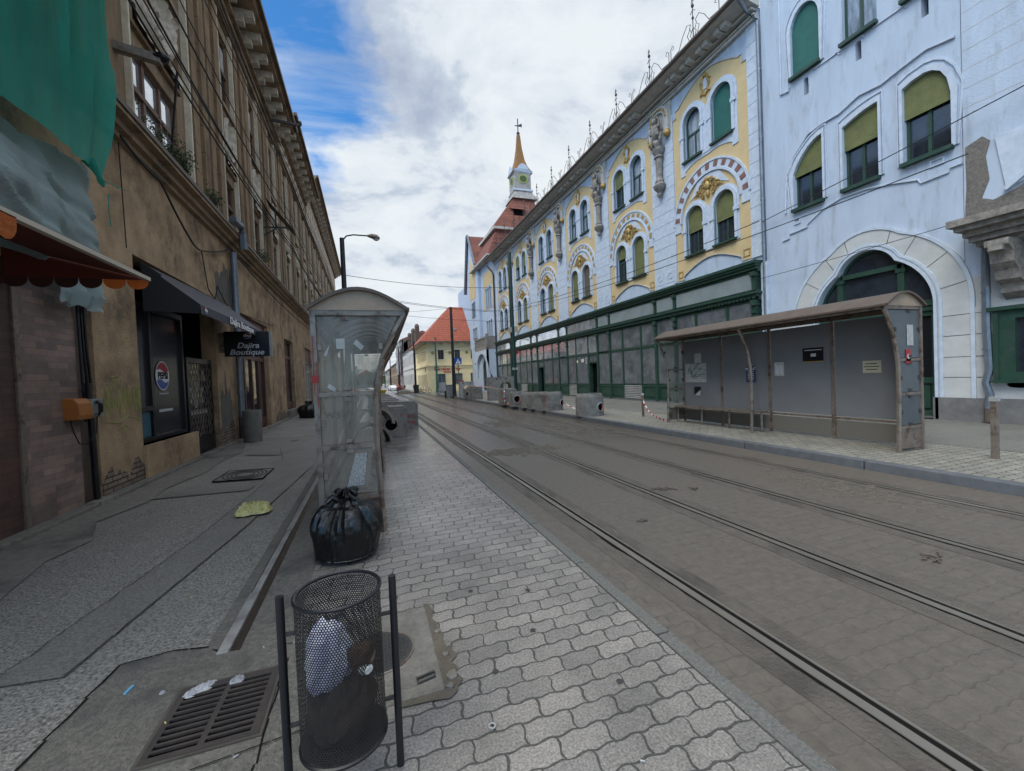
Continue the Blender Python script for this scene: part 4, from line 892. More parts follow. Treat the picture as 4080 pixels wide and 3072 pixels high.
# soffit, tower roofs
T0=lambda u,d,z:(RX-d,u,z)
rf=MB(); 
def frus(mb,x0,x1,y0,y1,z0,X0,X1,Y0,Y1,z1): mb.add([(x0,y0,z0),(x1,y0,z0),(x1,y1,z0),(x0,y1,z0),(X0,Y0,z1),(X1,Y0,z1),(X1,Y1,z1),(X0,Y1,z1)],[(0,1,5,4),(1,2,6,5),(2,3,7,6),(3,0,4,7),(4,5,6,7),(0,3,2,1)])
frus(rf,12.0,19.4,40.6,48,14.1,13.2,18.6,41.3,46.8,16.9); frus(rf,12.9,18.9,41.0,47.1,17.15,15.95,18.15,42.9,45.0,21.2)
rf.build('tower_roof','rooftile2',TB)
e=MB(); e.box(12.85,18.95,40.95,47.15,16.9,17.15); e.box(11.8,19.6,40.4,48.2,13.95,14.1); e.build('roof_ledge','grey_trim',TB)
dm=MB(); dm.add([(15.3,41.7,18.6),(16.6,41.7,18.6),(16.6,41.7,19.3),(15.3,41.7,19.3),(15.1,41.5,19.35),(16.8,41.5,19.35),(16.8,43,20.2),(15.1,43,20.2)],[(4,5,6,7)]); dm.build('dormer_roof','rooftile2',TB)
MB().box(15.4,16.5,41.75,43,18.5,19.3).build('dormer_opening','interior',TB)
gr=MB(RT); gr.add([(51.7,.7,12.2),(49.5,.7,18.75),(49.2,.7,18.75),(46.2,.7,14.6),(51.7,-4,12.2),(49.5,-4,18.75),(49.2,-4,18.75),(46.2,-4,14.6)],[(0,1,5,4),(1,2,6,5),(2,3,7,6)]); gr.build('gable_roof','rooftile2',TB)
gc=MB(RT); gc.tube([(51.75,.6,12.2),(49.5,.6,18.8),(49.1,.6,18.8),(46.3,.6,14.6)],.14,4); gc.build('gable_coping','zinc',TB)
# lantern
TX=lambda x,y,z:(17.08+(x-16.2)*1.22,y,z)
MT['statue2']=mat('weathered_lantern_paint',(.40,.38,.36),.9,(.20,.19,.18),4,.5,30)
lt=MB(TX); frus(lt,15.0,17.4,42.5,45.1,21.0,15.35,17.0,42.85,44.8,21.9); lt.box(15.3,17.05,42.8,44.85,21.9,22.05); lt.box(15.4,16.95,42.9,44.75,22.05,24.1)
lt.build('lantern','statue2',TB)
ga=MB(TX)
for sgn,yy in ((1,42.88),): ga.add([(15.3,yy,24.0),(17.1,yy,24.0),(17.1,yy-.1,24.2),(16.75,yy-.1,24.35),(16.5,yy-.1,24.8),(16.2,yy-.1,24.95),(15.9,yy-.1,24.8),(15.65,yy-.1,24.35),(15.3,yy-.1,24.2)],[tuple(range(9))])
ga.build('lantern_gable','white2',TB); ga=MB(TX); ga.add([(15.36,44.8,24.0),(15.36,42.8,24.0),(15.26,42.8,24.2),(15.26,43.2,24.35),(15.26,43.5,24.8),(15.26,43.85,24.95),(15.26,44.2,24.8),(15.26,44.5,24.35),(15.26,44.8,24.2)],[tuple(range(9))])
ga.build('lantern_gable','white2',TB); ga=MB(TX); ga.box(15.25,17.1,42.75,42.95,21.95,22.15); ga.build('lantern_ledge','white2',TB)
ck=MB(TX); 
ck.add([(16.2+.5*math.cos(2*PI*i/24),42.86,23.3+.5*math.sin(2*PI*i/24)) for i in range(24)],[tuple(range(24))]); ck.add([(15.37,43.85+.5*math.cos(2*PI*i/24),23.3+.5*math.sin(2*PI*i/24)) for i in range(24)],[tuple(range(24))]); ck.build('clock_ring','lgreen',TB)
ck=MB(TX); ck.add([(16.2+.33*math.cos(2*PI*i/24),42.84,23.3+.33*math.sin(2*PI*i/24)) for i in range(24)],[tuple(range(24))]); ck.add([(15.35,43.85+.33*math.cos(2*PI*i/24),23.3+.33*math.sin(2*PI*i/24)) for i in range(24)],[tuple(range(24))]); ck.build('clock_face','dgreen',TB)
sp=MB(TX); pr=[(1.18,24.05),(1.05,24.35),(.75,24.9),(.5,25.7),(.3,27),(.16,28.6)]
sp.lathe([(r*1.15,z) for r,z in pr],(16.2,43.85),4,PI/4,PI/4+2*PI); sp.build('spire','spire',TB)
vn=MB(TX); vn.tube([(16.2,43.85,28.5),(16.2,43.85,30.4)],.05,5); vn.ell((16.2,43.85,28.8),(.16,.16,.16)); vn.tube([(15.9,43.85,29.6),(16.55,43.85,29.6)],.05,4); vn.add([(16.2,43.85,29.7),(16.6,43.85,29.95),(16.6,43.85,29.5)],[(0,1,2)]); vn.build('weather_vane','dkmetal',TB)
dp=MB(RT); dp.tube([(41.2,.95,13.4),(40.6,.3,12.4),(40.5,.15,12),(40.5,.15,.3)],.08,6); dp.build('downpipe','dkmetal',TB)
# ------------------------------------------------------------------ yellow corner shop building
YB=thing('corner_shop_building','yellow two-storey corner building with red tiled hip roof and supermarket sign','building',(7.1,53,0))
F=lambda u,d,z:(u,53-d,z)     # front face
Sd=lambda u,d,z:(7.1-d,u,z)   # side face along the street
fh=[rect(8.46,9.21,4.15,5.35),rect(10.6,11.33,4.15,5.35),rect(12.75,13.5,4.15,5.35),rect(14.9,15.6,4.15,5.35),rect(8.34,9.34,.0,2.3),rect(10.5,11.55,.9,2.3),rect(12.6,13.7,.9,2.3),rect(14.8,15.8,.9,2.3)]
MB(F).slab(rect(7.106,18,0,6.3),fh,0.004,-.25).build('wall','yellow2',YB)
sh=[rect(54+1.25*i,54.5+1.25*i,4.1,5.4) for i in range(9)]+[rect(54+1.25*i,54.55+1.25*i,.6,2.3) for i in range(9)]
MB(Sd).slab(rect(53,66.5,0,6.3),sh,0,-.25).build('wall','yellow2',YB)
for tf,hs in ((F,fh),(Sd,sh)):
    for i,h in enumerate(hs):
        u0,u1,z0,z1=h[0][0],h[1][0],h[0][1],h[2][1]
        dq=-.1 if tf is F else -.012; f=MB(tf); f.slab(h,[rect(u0+.06,u1-.06,z0+.06,z1-.06)],dq,dq-.04); f.box((u0+u1)/2-.025,(u0+u1)/2+.025,dq-.04,dq+.01,z0,z1); w=f.build('window','wood' if z0>3 else 'greybox',YB)
        MB(tf).quad((u0,dq-.03,z0),(u1,dq-.03,z0),(u1,dq-.03,z1),(u0,dq-.03,z1)).build('pane','glass' if z0>3 or tf is Sd else 'shopglass',w)
        s=MB(tf); e_=.04 if tf is F else .008; s.slab(rect(u0-.14,u1+.14,z0-.1,z1+.32),[h],e_,0) if z0>3 else s.slab(rect(u0-.08,u1+.08,z0,z1+.1),[h],e_,0); s.box(u0-.2,u1+.2,0,.1,z1+.32,z1+.4) if z0>3 else None
        s.build('window_surround','cream' if 0 else 'concl' if 0 else 'yellow2',YB)
m=MB(F); m.box(6.98,18,0,.14,3.3,3.5); m.box(7.05,18,0,.08,3.0,3.08); m.box(7.02,18,0,.1,5.75,5.85); m.box(7.02,18,0,.06,0,.45); m.build('string_course','yellow2',YB)
m=MB(Sd); m.box(52.9,66.5,0,.14,3.3,3.5); m.box(53,66.5,0,.1,5.75,5.85); m.build('string_course','yellow2',YB)
m=MB(F)
for u in (7.8,10.0,12.2): m.slab([(u+.2*math.cos(t*PI/8),5.0+.2*math.sin(t*PI/8)) for t in range(16)],[],.06,0)
m.build('roundel','gold',YB)
m=MB(); m.box(6.3,18.5,52.3,67,6.3,6.42); m.build('eaves','cream2',YB)
m=MB()
for i in range(12): m.box(7.0+1.0*i,7.15+1.0*i,52.35,53,6.12,6.3)
m.build('eaves_bracket','cream2',YB)
m=MB(); m.add([(6.2,52.2,6.42),(20,52.2,6.42),(20,68,6.42),(6.2,68,6.42),(11.0,57.4,11.6),(20,57.4,11.6),(20,62.8,11.6),(11,62.8,11.6)],[(0,1,5,4),(3,0,4,7),(2,3,7,6),(4,5,6,7)]); m.build('roof','rooftile',YB)
m=MB(); m.box(10.5,11.1,53.6,54.0,7.9,8.15); m.build('skylight','concl',YB)
MB().box(7.4,18,53.5,66,0,6.2).build('building_core','interior',YB)
text('Carrefour',.62,'brightred',lambda x,y,z:(9.0+x,52.93-z,2.98+y),'shop_sign',YB,sx=.82,bold=.02)
text('express',.36,'brightred',lambda x,y,z:(9.55+x,52.93-z,2.56+y),'shop_sign',YB,sx=.9,bold=.012)
def logo(tf,c,z):
    m=MB(tf)
    m.slab([(c-.3,z),(c-.05,z+.28),(c-.05,z+.1),(c-.12,z),(c-.05,z-.1),(c-.05,z-.28)],[],.07,.02); m.slab([(c+.3,z),(c+.05,z+.28),(c+.02,z+.1),(c+.1,z),(c+.02,z-.1),(c+.05,z-.28)],[],.07,.02); m.build('shop_emblem','brightred',YB)
logo(F,10.98,2.9); logo(Sd,54.9,2.95)
m=MB(); m.box(8.4,9.2,52.75,52.85,.12,1.2); b=m.build('notice_banner','paper',label='white printed banner standing in front of the supermarket door',cat='banner')
# houses further down the street
def house(name,x0,x1,y0,y1,h,rh,wm,rm,label,rows=2,hip=0,side=-1,nw=None):
    t=thing(name,label,'building',((x0+x1)/2,(y0+y1)/2,0),group='houses down the street')
    nw=nw or max(2,int((y1-y0)/2.2)); fx=x0 if side<0 else x1
    Tf=(lambda u,d,z:(x0-d,u,z)) if side<0 else (lambda u,d,z:(x1+d,u,z))
    hs=[]
    for r in range(rows):
        zb=.9+r*(h-.3)/rows; zt=zb+(h/rows)*.5
        for i in range(nw):
            u=y0+(y1-y0)*(i+.5)/nw; hs.append(rect(u-.4,u+.4,zb,zt))
    MB(Tf).slab(rect(y0,y1,0,h),hs,0,-.25).build('wall',wm,t)
    MB().box(min(x0,x1)+.3,max(x0,x1)-.3,y0,y1,0,h-.02).build('building_core',wm,t)
    # end wall facing the camera
    m=MB(); m.quad((x0,y0,0),(x1,y0,0),(x1,y0,h),(x0,y0,h)); m.build('end_wall',wm,t)
    for hh in hs:
        w=MB(Tf); w.slab(hh,[rect(hh[0][0]+.06,hh[1][0]-.06,hh[0][1]+.06,hh[2][1]-.06)],-.01,-.06); w=w.build('window','wood',t)
        MB(Tf).quad(*[(a,-.03,b) for a,b in hh]).build('pane','glass',w)
    m=MB(Tf); m.box(y0,y1,0,.25,h-.15,h); m.box(y0,y1,0,.1,h/rows,h/rows+.12); m.build('cornice','cream2',t)
    xm=(x0+x1)/2; m=MB(); m.add([(x0-.4,y0-.1,h),(x1+.4,y0-.1,h),(x1+.4,y1+.1,h),(x0-.4,y1+.1,h),(xm,y0+hip,h+rh),(xm,y1-hip,h+rh)],[(0,1,4),(1,2,5,4),(2,3,5),(3,0,4,5)]); m.build('roof',rm,t)
    return t
MT['offwhite']=mat('off_white_render',(.62,.60,.56),.85,(.50,.48,.45),1.5)
h=house('white_town_house',7.1,15,68.5,92,7.2,2.6,'offwhite','rooftile2','pale two-storey house row beyond the yellow corner building',2,side=-1)
for y in (70,76,83): ch=MB(); ch.box(7.6,8.3,y,y+.8,7,10.2); ch.ell((7.95,y+.4,10.5),(.4,.4,.55)); ch.build('roof_turret','bronze',h)
h2=house('scaffolded_house',7.1,16,92,106,10.5,2,'concl','rooftile2','taller grey house wrapped in torn white scaffold netting down the street',3,side=-1)
house('brown_terrace',6.9,15,106.5,140,6.2,3,'stucco','rooftile2','long brown roofed terrace past the scaffolded house',2,side=-1)
house('distant_red_roof_house',6.5,15,141,175,5.5,3.5,'cream2','rooftile','distant terrace with faded red roof at the end of the right side',2,side=-1)
house('distant_left_house',-14,-4.4,64,100,5.5,2.5,'cream2','rooftile','low pale house on the left beyond the side street',2,side=1)
house('distant_white_house',-15,-4.8,102,150,5.0,3.2,'white','rooftile','distant white house with red roof on the left side',2,side=1)
house('end_house',-6,4,215,225,4.5,3.5,'white','rooftile','tiny white house with red roof closing the street view',1,side=-1)
m=MB(); m.grid(lambda a,b:(6.6+.25*nz(a*6,b*7)+.15*math.sin(a*20),92.3+13.4*a,3.2+6.8*b),30,20); m.build('scaffold_net','whitenet',label='torn white net hanging on the scaffolded house front',cat='net')
m=MB(); m.grid(lambda a,b:(6.45+.1*nz(a*5,b*9,3),92.0+1.6*a,1.2+7.2*b+.3*nz(a*3,b*5)),6,24); m.build('red_banner','redcl',label='ragged red strip hanging down the scaffolded house',cat='banner')
# ------------------------------------------------------------------ brown building (left side)
LB=thing('brown_building','long soot-brown palace with stucco ground floor and ornate upper storeys','building',(LX,30,0))
openg=[(8.3,11.95,.08,3.78),(14.1,17.6,.1,3.78),(20.85,23.15,.1,3.7),(27.1,30.0,.1,3.8),(33,35.2,.1,3.7),(38,40.5,.1,3.7),(44,46,.1,3.7),(49.5,52,.1,3.7)]
MB(LT).slab(rect(7.15,56,0,5.5),[rect(*o) for o in openg],0,-.35).build('ground_floor_wall','stucco2',LB)
wins=[(8.62,10.5)]+[(13.42+2.95*k,14.4+2.95*k) for k in range(14)]
uh=[]
for a,b in wins: uh+=[rect(a,b,5.95,7.45),rect(a,b,9.45,11.6)]
MB(LT).slab(rect(2,56,5.82,13.0),uh,-.03,-.3).build('upper_wall','upper',LB)
MB(LT).box(2,56,-8,-.9,.3,12.9).build('building_core','interior',LB)
MB(LT).slab(rect(2,7.16,2.9,5.6),[],-.01,-.3).build('upper_wall','stucco2',LB)
cn=MB(LT); cn.box(2,56,0,.10,5.42,5.5); cn.box(2,56,0,.2,5.5,5.6); cn.box(2,56,0,.34,5.6,5.72); cn.add([(2,.36,5.725),(56,.36,5.725),(56,0,5.86),(2,0,5.86)],[(0,1,2,3)]); cn.build('cornice','stucco',LB)
MB(LT).box(2,56,.34,.37,5.66,5.74).build('ledge_flashing','bronze',LB)
for k,(a,b) in enumerate(wins):
    for (z0,z1) in ((5.95,7.45),(9.45,11.6)):
        w=MB(LT); w.slab(rect(a,b,z0,z1),[rect(a+.06,b-.06,z0+.06,z1-.06)],-.10,-.16)
        tz=z0+(z1-z0)*.56; w.box(a,b,-.16,-.07,tz-.045,tz+.045)
        n=3 if k==0 else 2
        for i in range(1,n): u=a+(b-a)*i/n; w.box(u-.04,u+.04,-.16,-.085,z0,z1)
        w=w.build('window','wood',LB)
        gm='skyglass' if (k==0 or k%3==0) else 'glass'
        MB(LT).quad((a,-.13,z0),(b,-.13,z0),(b,-.13,z1),(a,-.13,z1)).build('pane',gm,w)
        if z0>9 and k in (0,1,2,3,4,6,9): MB(LT).quad((a+.1,-.11,z1-1.0),(b-.05,-.11,z1-1.0),(b-.05,-.11,z1-.2),(a+.1,-.11,z1-.2)).build('drawn_blind','paper',w)
        MB(LT).box(a-.05,b+.05,-.05,.09,z0-.1,z0-.005).build('window_sill','stucco',LB)
    # relief panel between the storeys
    fr=MB(LT); fr.slab(rect(a-.05,b+.05,7.72,9.22),[rect(a+.03,b-.03,7.8,9.14)],.05,-.03); fr.build('panel_frame','pil',LB)
    rp=MB(LT)
    def rel(p,q,a=a,b=b):
        u=a+.03+(b-a-.06)*p; z=7.8+1.34*q; cu_=(u-(a+b)/2)/(b-a)*2; r=math.hypot(cu_*1.2,(q-.5)*2.2); th=math.atan2((q-.5)*2.2,abs(cu_)*1.2)
        hgt=.5+.5*math.sin(9*r+3*th*math.cos(3*r))+.3*nz(u*7,z*7)
        return (u,-.04+.15*hgt,z)
    rp.grid(rel,26 if k<3 else 12,26 if k<3 else 14); rp.build('relief_panel','relief',LB,smooth=True)
    if k>=1 or True:
        ps=MB(LT)
        ps.box(a-.14,a-.09,-.03,.06,5.88,12.0); 
        ps.box(b+.40,b+.47,-.03,.09,5.88,12.0) if k==0 else ps.box(b+.05,b+.11,-.03,.08,5.88,12.0); ps.build('cream_strip','cream',LB)
for k in range(len(wins)-1):
    a=wins[k][1]+(.55 if k==0 else .2); b=wins[k+1][0]-.2; n=4 if k==0 else 3
    pp=MB(LT)
    for i in range(n):
        u=a+(b-a)*(i+.5)/n; w=(b-a)/n*.62; z=5.9
        while z<11.9:
            pp.box(u-w/2,u+w/2,-.03,.07+(.02 if i%2 else 0),z,z+.62); z+=.635
    pp.build('pilaster','pil',LB)
pp=MB(LT); z=5.9
for u in (7.35,7.9,6.7): pp.box(u-.2,u+.2,-.03,.06,5.9,12)
pp.build('pilaster','pil',LB)
# crowning cornice in steps
for (y0,y1,zt) in ((2,21,13.0),(21,30,13.8),(30,56,15.2)):
    tc_=MB(LT); tc_.box(y0,y1,-.03,.12,12.0,12.12); tc_.box(y0,y1,-.03,.2,12.12,12.2); tc_.box(y0,y1,-.03,.08,12.2,zt-.55); tc_.box(y0,y1,-.03,.25,zt-.55,zt-.42); tc_.box(y0,y1,-.03,.82,zt-.12,zt-.02); tc_.box(y0,y1,-.03,.9,zt-.02,zt+.1)
    tc_.box(y0,y1,-3,-.02,12.0,zt-.1)
    tc_.build('crowning_cornice','upper',LB)
    MB(LT).box(y0,y1,.88,.98,zt-.02,zt+.12).build('roof_gutter','bronze',LB)
    n=int((y1-y0)/.85)
    for i in range(n):
        u=y0+(y1-y0)*(i+.5)/n
        if u<8: continue
        b=MB(LT); b.box(u-.12,u+.12,0,.72,zt-.34,zt-.12); b.box(u-.12,u+.12,0,.45,zt-.5,zt-.34); b.build('cornice_bracket','relief',LB)
    if y0>20:
        rr=MB(LT)
        rr.grid(lambda p,q,y0=y0,y1=y1,zt=zt:(y0+.5+(y1-y0-1)*p,.09+.06*math.sin(p*(y1-y0)*6)*math.sin(q*9)+.03*nz(p*60,q*8),12.3+(zt-13.0)*q),int((y1-y0)*6),8)
        rr.build('frieze_relief','relief',LB)
# crumbling brick at the foot
def rough(name,u0,u1,z0,z1,seed,m='oldbrick',d=.014):
    pts=[]; n=34; ed=lambda t,q: nz(t*3.1,seed,q)*.5+nz(t*9,seed,q+3)*.28+nz(t*23,seed,q+5)*.14
    H_=z1-z0; pts=[(u0,z0),(u1,z0)]
    for i in range(n+1):
        t=i/n; pts.append((u1-(u1-u0)*t,z0+H_*max(.12,.62+ed(t,0)-.3*abs(t-.5))))
    mb=MB(LT); mb.slab(pts,[],d,0); return mb.build(name,m,LB)
rough('exposed_brick',7.16,8.28,.1,.62,1); rough('exposed_brick',11.97,13.1,.1,.95,5); rough('exposed_brick',18.5,20.8,.1,.7,8); rough('exposed_brick',23.2,25,.1,.5,11)
rough('grey_patch',12.1,12.95,.5,2.1,15,'patch',.008); rough('grey_patch',12.2,13.9,3.8,5.3,21,'patch',.006); 0
MB(LT).box(8.28,10.45,.0,.05,.08,.68).build('stall_riser','stucco2',LB)
# boutique infill
bw=MB(LT)
MB(LT).box(8.3,11.95,-.34,-.30,.1,3.78).build('shop_back','interior',LB)
bw.slab(rect(8.3,10.4,.69,3.1),[rect(8.38,8.98,.76,1.22),rect(8.38,8.98,1.3,3.0),rect(9.06,10.32,.76,3.0)],-.12,-.2); bw.build('shop_window_frame','black',LB)
MB(LT).box(8.3,10.4,-.19,-.17,.7,3.1).build('dark_shop_window',mat('tinted_shop_film',(.016,.017,.024),.22,(.024,.026,.034),3,spec=.5),LB)
MB(LT).box(8.4,8.97,-.165,-.16,.77,1.2).build('blue_poster',mat('blue_poster',(.02,.075,.11),.5,(.04,.12,.16),5),LB)
gd=MB(LT); gd.slab(rect(10.45,11.9,.12,2.25),[rect(10.55,11.8,.5,2.15)],-.1,-.16); gd.box(10.55,11.8,-.16,-.12,.16,.5); 
gdo=gd.build('shop_door','black',LB)
lt_=MB(LT)
for i in range(-12,14):
    for s in (1,-1):
        a0=10.55+i*.16; pts=[]
        u_a,z_a=a0,.5; u_b,z_b=a0+s*1.0,2.15
        # clip to the door leaf
        def cl(u,z,u2,z2):
            t0,t1=0,1; du=u2-u
            for lim,sg in ((10.55,1),(11.8,-1)):
                f=(lim-u)/du
                if (du>0)==(sg>0): t0=max(t0,f)
                else: t1=min(t1,f)
            return t0,t1
        t0,t1=cl(u_a,z_a,u_b,z_b)
        if t1-t0>.02: lt_.bar((u_a+(u_b-u_a)*t0,-.11,z_a+(z_b-z_a)*t0),(u_a+(u_b-u_a)*t1,-.11,z_a+(z_b-z_a)*t1),.012)
lt_.build('door_grille','steel',gdo)
MB(LT).box(10.55,11.8,-.2,-.19,.5,2.15).build('door_glass','glass',gdo)
m=MB(LT)
for a,b,c,d in ((10.7,10.95,1.35,1.62),(11.05,11.25,1.5,1.75),(11.35,11.55,1.25,1.6),(10.7,11.75,1.0,1.1),(11.0,11.2,1.15,1.35),(11.5,11.7,1.75,2.0)): m.quad((a,-.185,c),(b,-.185,c),(b,-.185,d),(a,-.185,d))
m.build('shop_posters','paper',gdo)
# round drinks logo on the dark window
def lg(tf,c,z,r,name,parent,d,sy=1.0):
    P=lambda u,zz,dd:(u,d+dd,zz)
    a=MB(tf); a.slab([(c+r*math.cos(t*PI/16),z+r*sy*math.sin(t*PI/16)) for t in range(32)],[],d,d-.002); o=a.build(name,'whitepl',parent)
    def seg(t0,t1,wave):
        pts=[(c+r*.93*math.cos(t0+(t1-t0)*i/16),z+r*sy*.93*math.sin(t0+(t1-t0)*i/16)) for i in range(17)]
        x0,z0=pts[-1]; x1,z1=pts[0]
        pts+= [(x0+(x1-x0)*i/10,z0+(z1-z0)*i/10+wave*r*.12*math.sin(2*PI*i/10)) for i in range(1,10)]
        return pts
    MB(tf).slab(seg(R(22),R(158),1),[],d+.002,d).build('logo_red','logored' if 0 else 'redcl2',o)
    MB(tf).slab(seg(R(202),R(338),-1),[],d+.002,d).build('logo_blue','bluesign',o)
    return o
MT['redcl2']=mat('logo_red_paint',(.35,.02,.03),.5)
lo=lg(LT,9.5,1.84,.27,'round_logo',LB,-.155)
text('PEPSI',.17,'navy',lambda x,y,z:(LX-.15+z,9.5+x,1.84+y),'logo_lettering',lo,bold=.006,sx=1.05)
MB(LT).box(9.3,9.85,-.16,-.155,1.17,1.22).build('white_strip','silver',LB)
MB(LT).box(9.35,9.7,-.16,-.155,1.5,1.52).build('white_strip','silver',LB)
# glazed shop, doors further on
def lshop(u0,u1,z0,z1,m,gm,n,name='shop_front'):
    f=MB(LT); hs=[]
    for i in range(n):
        a=u0+(u1-u0)*i/n+.06; b=u0+(u1-u0)*(i+1)/n-.06; hs+=[rect(a,b,z0+.35,z0+(z1-z0)*.74),rect(a,b,z0+(z1-z0)*.78,z1-.08)]
    f.slab(rect(u0,u1,z0,z1),hs,-.15,-.24); w=f.build(name,m,LB); MB(LT).box(u0,u1,-.22,-.2,z0+.3,z1).build('pane',gm,w)
lshop(14.1,17.6,.12,3.3,'redwood','skyglass2' if 0 else 'glass',4); MB(LT).box(14.1,17.6,-.3,-.1,3.3,3.78).build('sign_board','redwood',LB)
lshop(20.85,23.15,.45,3.7,'redwood','glass',2,'tall_red_door'); MB(LT).box(20.8,23.2,-.1,.12,.1,.45).build('door_step','pavconc',LB)
lshop(27.1,30.0,.3,3.0,'concl','skyglass',3,'white_window'); MB(LT).box(27.1,30,-.3,-.12,3.0,3.8).build('sign_board','wood',LB)
for o in openg[4:]: lshop(o[0],o[1],.3,3.7,'wood','glass',2,'old_shopfront')
# wall foot step
g=MB(LT); 
for a,b in ((2,5.2),(5.25,7.1),(7.2,9.3),(9.35,11.9),(12,14),(14.05,17.6),(17.7,21)): g.box(a,b,.0,.16,.05,.155)
g.build('wall_foot_step','pavconc',kind='structure',bevel=.012)
# downpipe with hopper
dp=MB(LT); dp.tube([(12.55,.36,5.95),(12.95,.42,5.92),(13.15,.42,5.75),(13.2,.42,5.35)],.1,6); dp.box(13.02,13.4,.28,.52,5.0,5.45) if 0 else None
dp.tube([(13.35,.12,5.3),(13.35,.12,1.0),(13.35,.12,.25)],.085,10)
for z in (4.6,3.0,1.4): dp.tube([(13.35,.12,z),(13.35,.12,z+.06)],.10,10)
dp.build('downpipe','zinc',LB,smooth=True)
MB(LT).tube([(13.35,.12,.75),(13.35,.12,.1)],.095,10).build('downpipe_shoe','bronze',LB)
# tile-clad shop at the near left
TS=thing('tiled_shop_front','shop front clad in brown brick-effect strip tiles beside the stucco pier','building',(LX,5,0))
MB(LT).box(5.85,6.78,-.2,.0,.08,3.0).build('tiled_wall','tilebrick',TS); MB(LT).box(1.5,5.78,-.2,.01,.08,3.0).build('tiled_wall','tilebrick2',TS)
MB(LT).box(5.78,5.85,-.2,.03,.08,3.0).build('corner_trim','steel',TS); MB(LT).box(6.78,7.16,-.2,-.06,.08,5.4).build('dark_recess','bronze',TS)
cp=MB(LT)
for i,u in enumerate((6.80,6.87,6.93)): cp.tube([(u,.03,2.75),(u+.01,.03,2.2),(u+.02*i,.04,1.6),(u+.04-.015*i,.03,1.5),(u+.03,.03,1.2)],.016,6)
cp.tube([(6.93,.03,1.7),(6.95,.03,1.0),(6.97,.03,.15)],.035,8); cp.build('black_cables','black',TS)
MB(LT).box(6.75,7.15,.02,.18,.09,.16).build('loose_brick','statue',label='loose dark brick on the ground under the black cables',cat='brick')
# pay phone
ph=thing('pay_phone','orange and silver pay phone fixed to the tiled wall','phone',(LX+.1,6.7,1.25))
m=MB(LT); m.add([(u,d,z) for u in (6.48,6.74) for d,z in ((0,1.24),(.15,1.24),(.165,1.3),(.15,1.44),(.11,1.5),(0,1.51))],[(0,1,7,6),(1,2,8,7),(2,3,9,8),(3,4,10,9),(4,5,11,10),(0,5,4,3,2,1),(6,7,8,9,10,11)]); m.build('phone_hood','ochre',ph,bevel=.01)
MB(LT).box(6.74,6.97,0,.15,1.25,1.49).build('phone_body','greybox',ph,bevel=.008)
m=MB(LT); m.tube([(6.80,.17,1.46),(6.80,.21,1.42),(6.80,.21,1.32),(6.80,.17,1.28)],[.03,.022,.022,.03],6); m.build('handset','black',ph)
m=MB(LT); m.tube([(6.80,.17,1.28),(6.80,.15,1.05),(6.7,.1,.92),(6.55,.1,.95),(6.5,.08,1.1),(6.5,.05,1.25)],.008,5); m.build('phone_cord','black',ph)
m=MB(LT); m.box(6.87,6.95,.15,.16,1.32,1.42); m.build('keypad','black',ph)
# graffiti on stucco
gf=MB(LT)
random.seed(3)
u=7.3
while u<8.15:
    x=u; z=1.25
    gf.tube([(x,.004,1.2+random.uniform(0,.1)),(x+.03,.004,1.6+random.uniform(-.05,.15)),(x+.07,.004,1.35),(x+.1,.004,1.58+random.uniform(-.1,.1)),(x+.13,.004,1.22)],.0045,4)
    u+=.14
gf.tube([(7.35,.004,1.15),(7.6,.004,1.12),(7.9,.004,1.2),(8.2,.004,1.12)],.007,4); gf.tube([(7.5,.004,1.78),(7.6,.004,1.8),(7.68,.004,1.76),(7.55,.004,1.73),(7.5,.004,1.78)],.006,4)
gf.tube([(7.6,.004,1.02),(7.75,.004,1.08),(7.9,.004,1.02),(7.75,.004,.98)],.006,4)
gf.build('graffiti','gra',LB)
# nets, tarp, awnings
NT=MB()
def net(a,b):
    y=1.2+5.48*a; z=4.22+6.0*b
    fold=.05*math.sin(a*26+2*b)+.14*nz(a*5,b*5)+.12*nz(a*18,b*4,3)+.06*nz(a*45,b*9,5)+(.10*math.sin(a*95+b*3) if a>.86 else 0)
    bul=.25*math.sin(PI*min(1,b*1.1))*math.sin(PI*a)
    if b<.25: fold*=(b/.25+.4)
    sag=.12*math.sin(a*PI*3)*(1-b)*.5
    yy=y+.12*nz(b*3,1)*(a>.9)-(.22*(1-b*4)*(a**6) if b<.25 else 0)
    return (-2.99+fold*.6+bul*.2,yy,z+sag)
NT.grid(net,130,70); NT.build('scaffold_net','net',label='dark green scaffold net hanging over the upper left wall',cat='net',smooth=True)
tl=MB(); tl.tube([(-3.05,6.35,4.36),(-3.01,6.40,4.27),(-2.99,6.43,4.2),(-2.98,6.45,4.14),(-2.97,6.47,4.09)],[.07,.04,.028,.034,.01],8); tl.tube([(-2.95,6.4,4.15),(-2.9,6.8,4.2)],.006,4); tl.tube([(-2.92,6.45,4.0),(-2.9,6.4,3.75),(-2.9,6.42,3.6)],.006,4)
tl.build('knotted_net_end','net',label='twisted knotted corner of green net with loose string',cat='net',smooth=True)
TP=MB()
def tarp(a,b):
    y=1.2+5.42*a; z=3.0+1.32*b
    f=.05*math.sin(a*9+b*4)+.10*nz(a*6,b*3,5)+.09*nz(a*16+b*9,b*5,7)+.03*nz(a*40+b*14,b*8,9)+(.05*math.sin(a*60) if a>.82 else 0)*(1-b*.5)
    return (-3.22+f+.12*math.sin(PI*b)*(1-a*.5),y+(.18*(1-b) if a>.9 else 0),z+.05*math.sin(a*7))
TP.grid(tarp,130,36); TP.build('grey_tarp','tarp',label='faded grey-green tarpaulin tied under the green net above the awning',cat='tarpaulin',smooth=True)
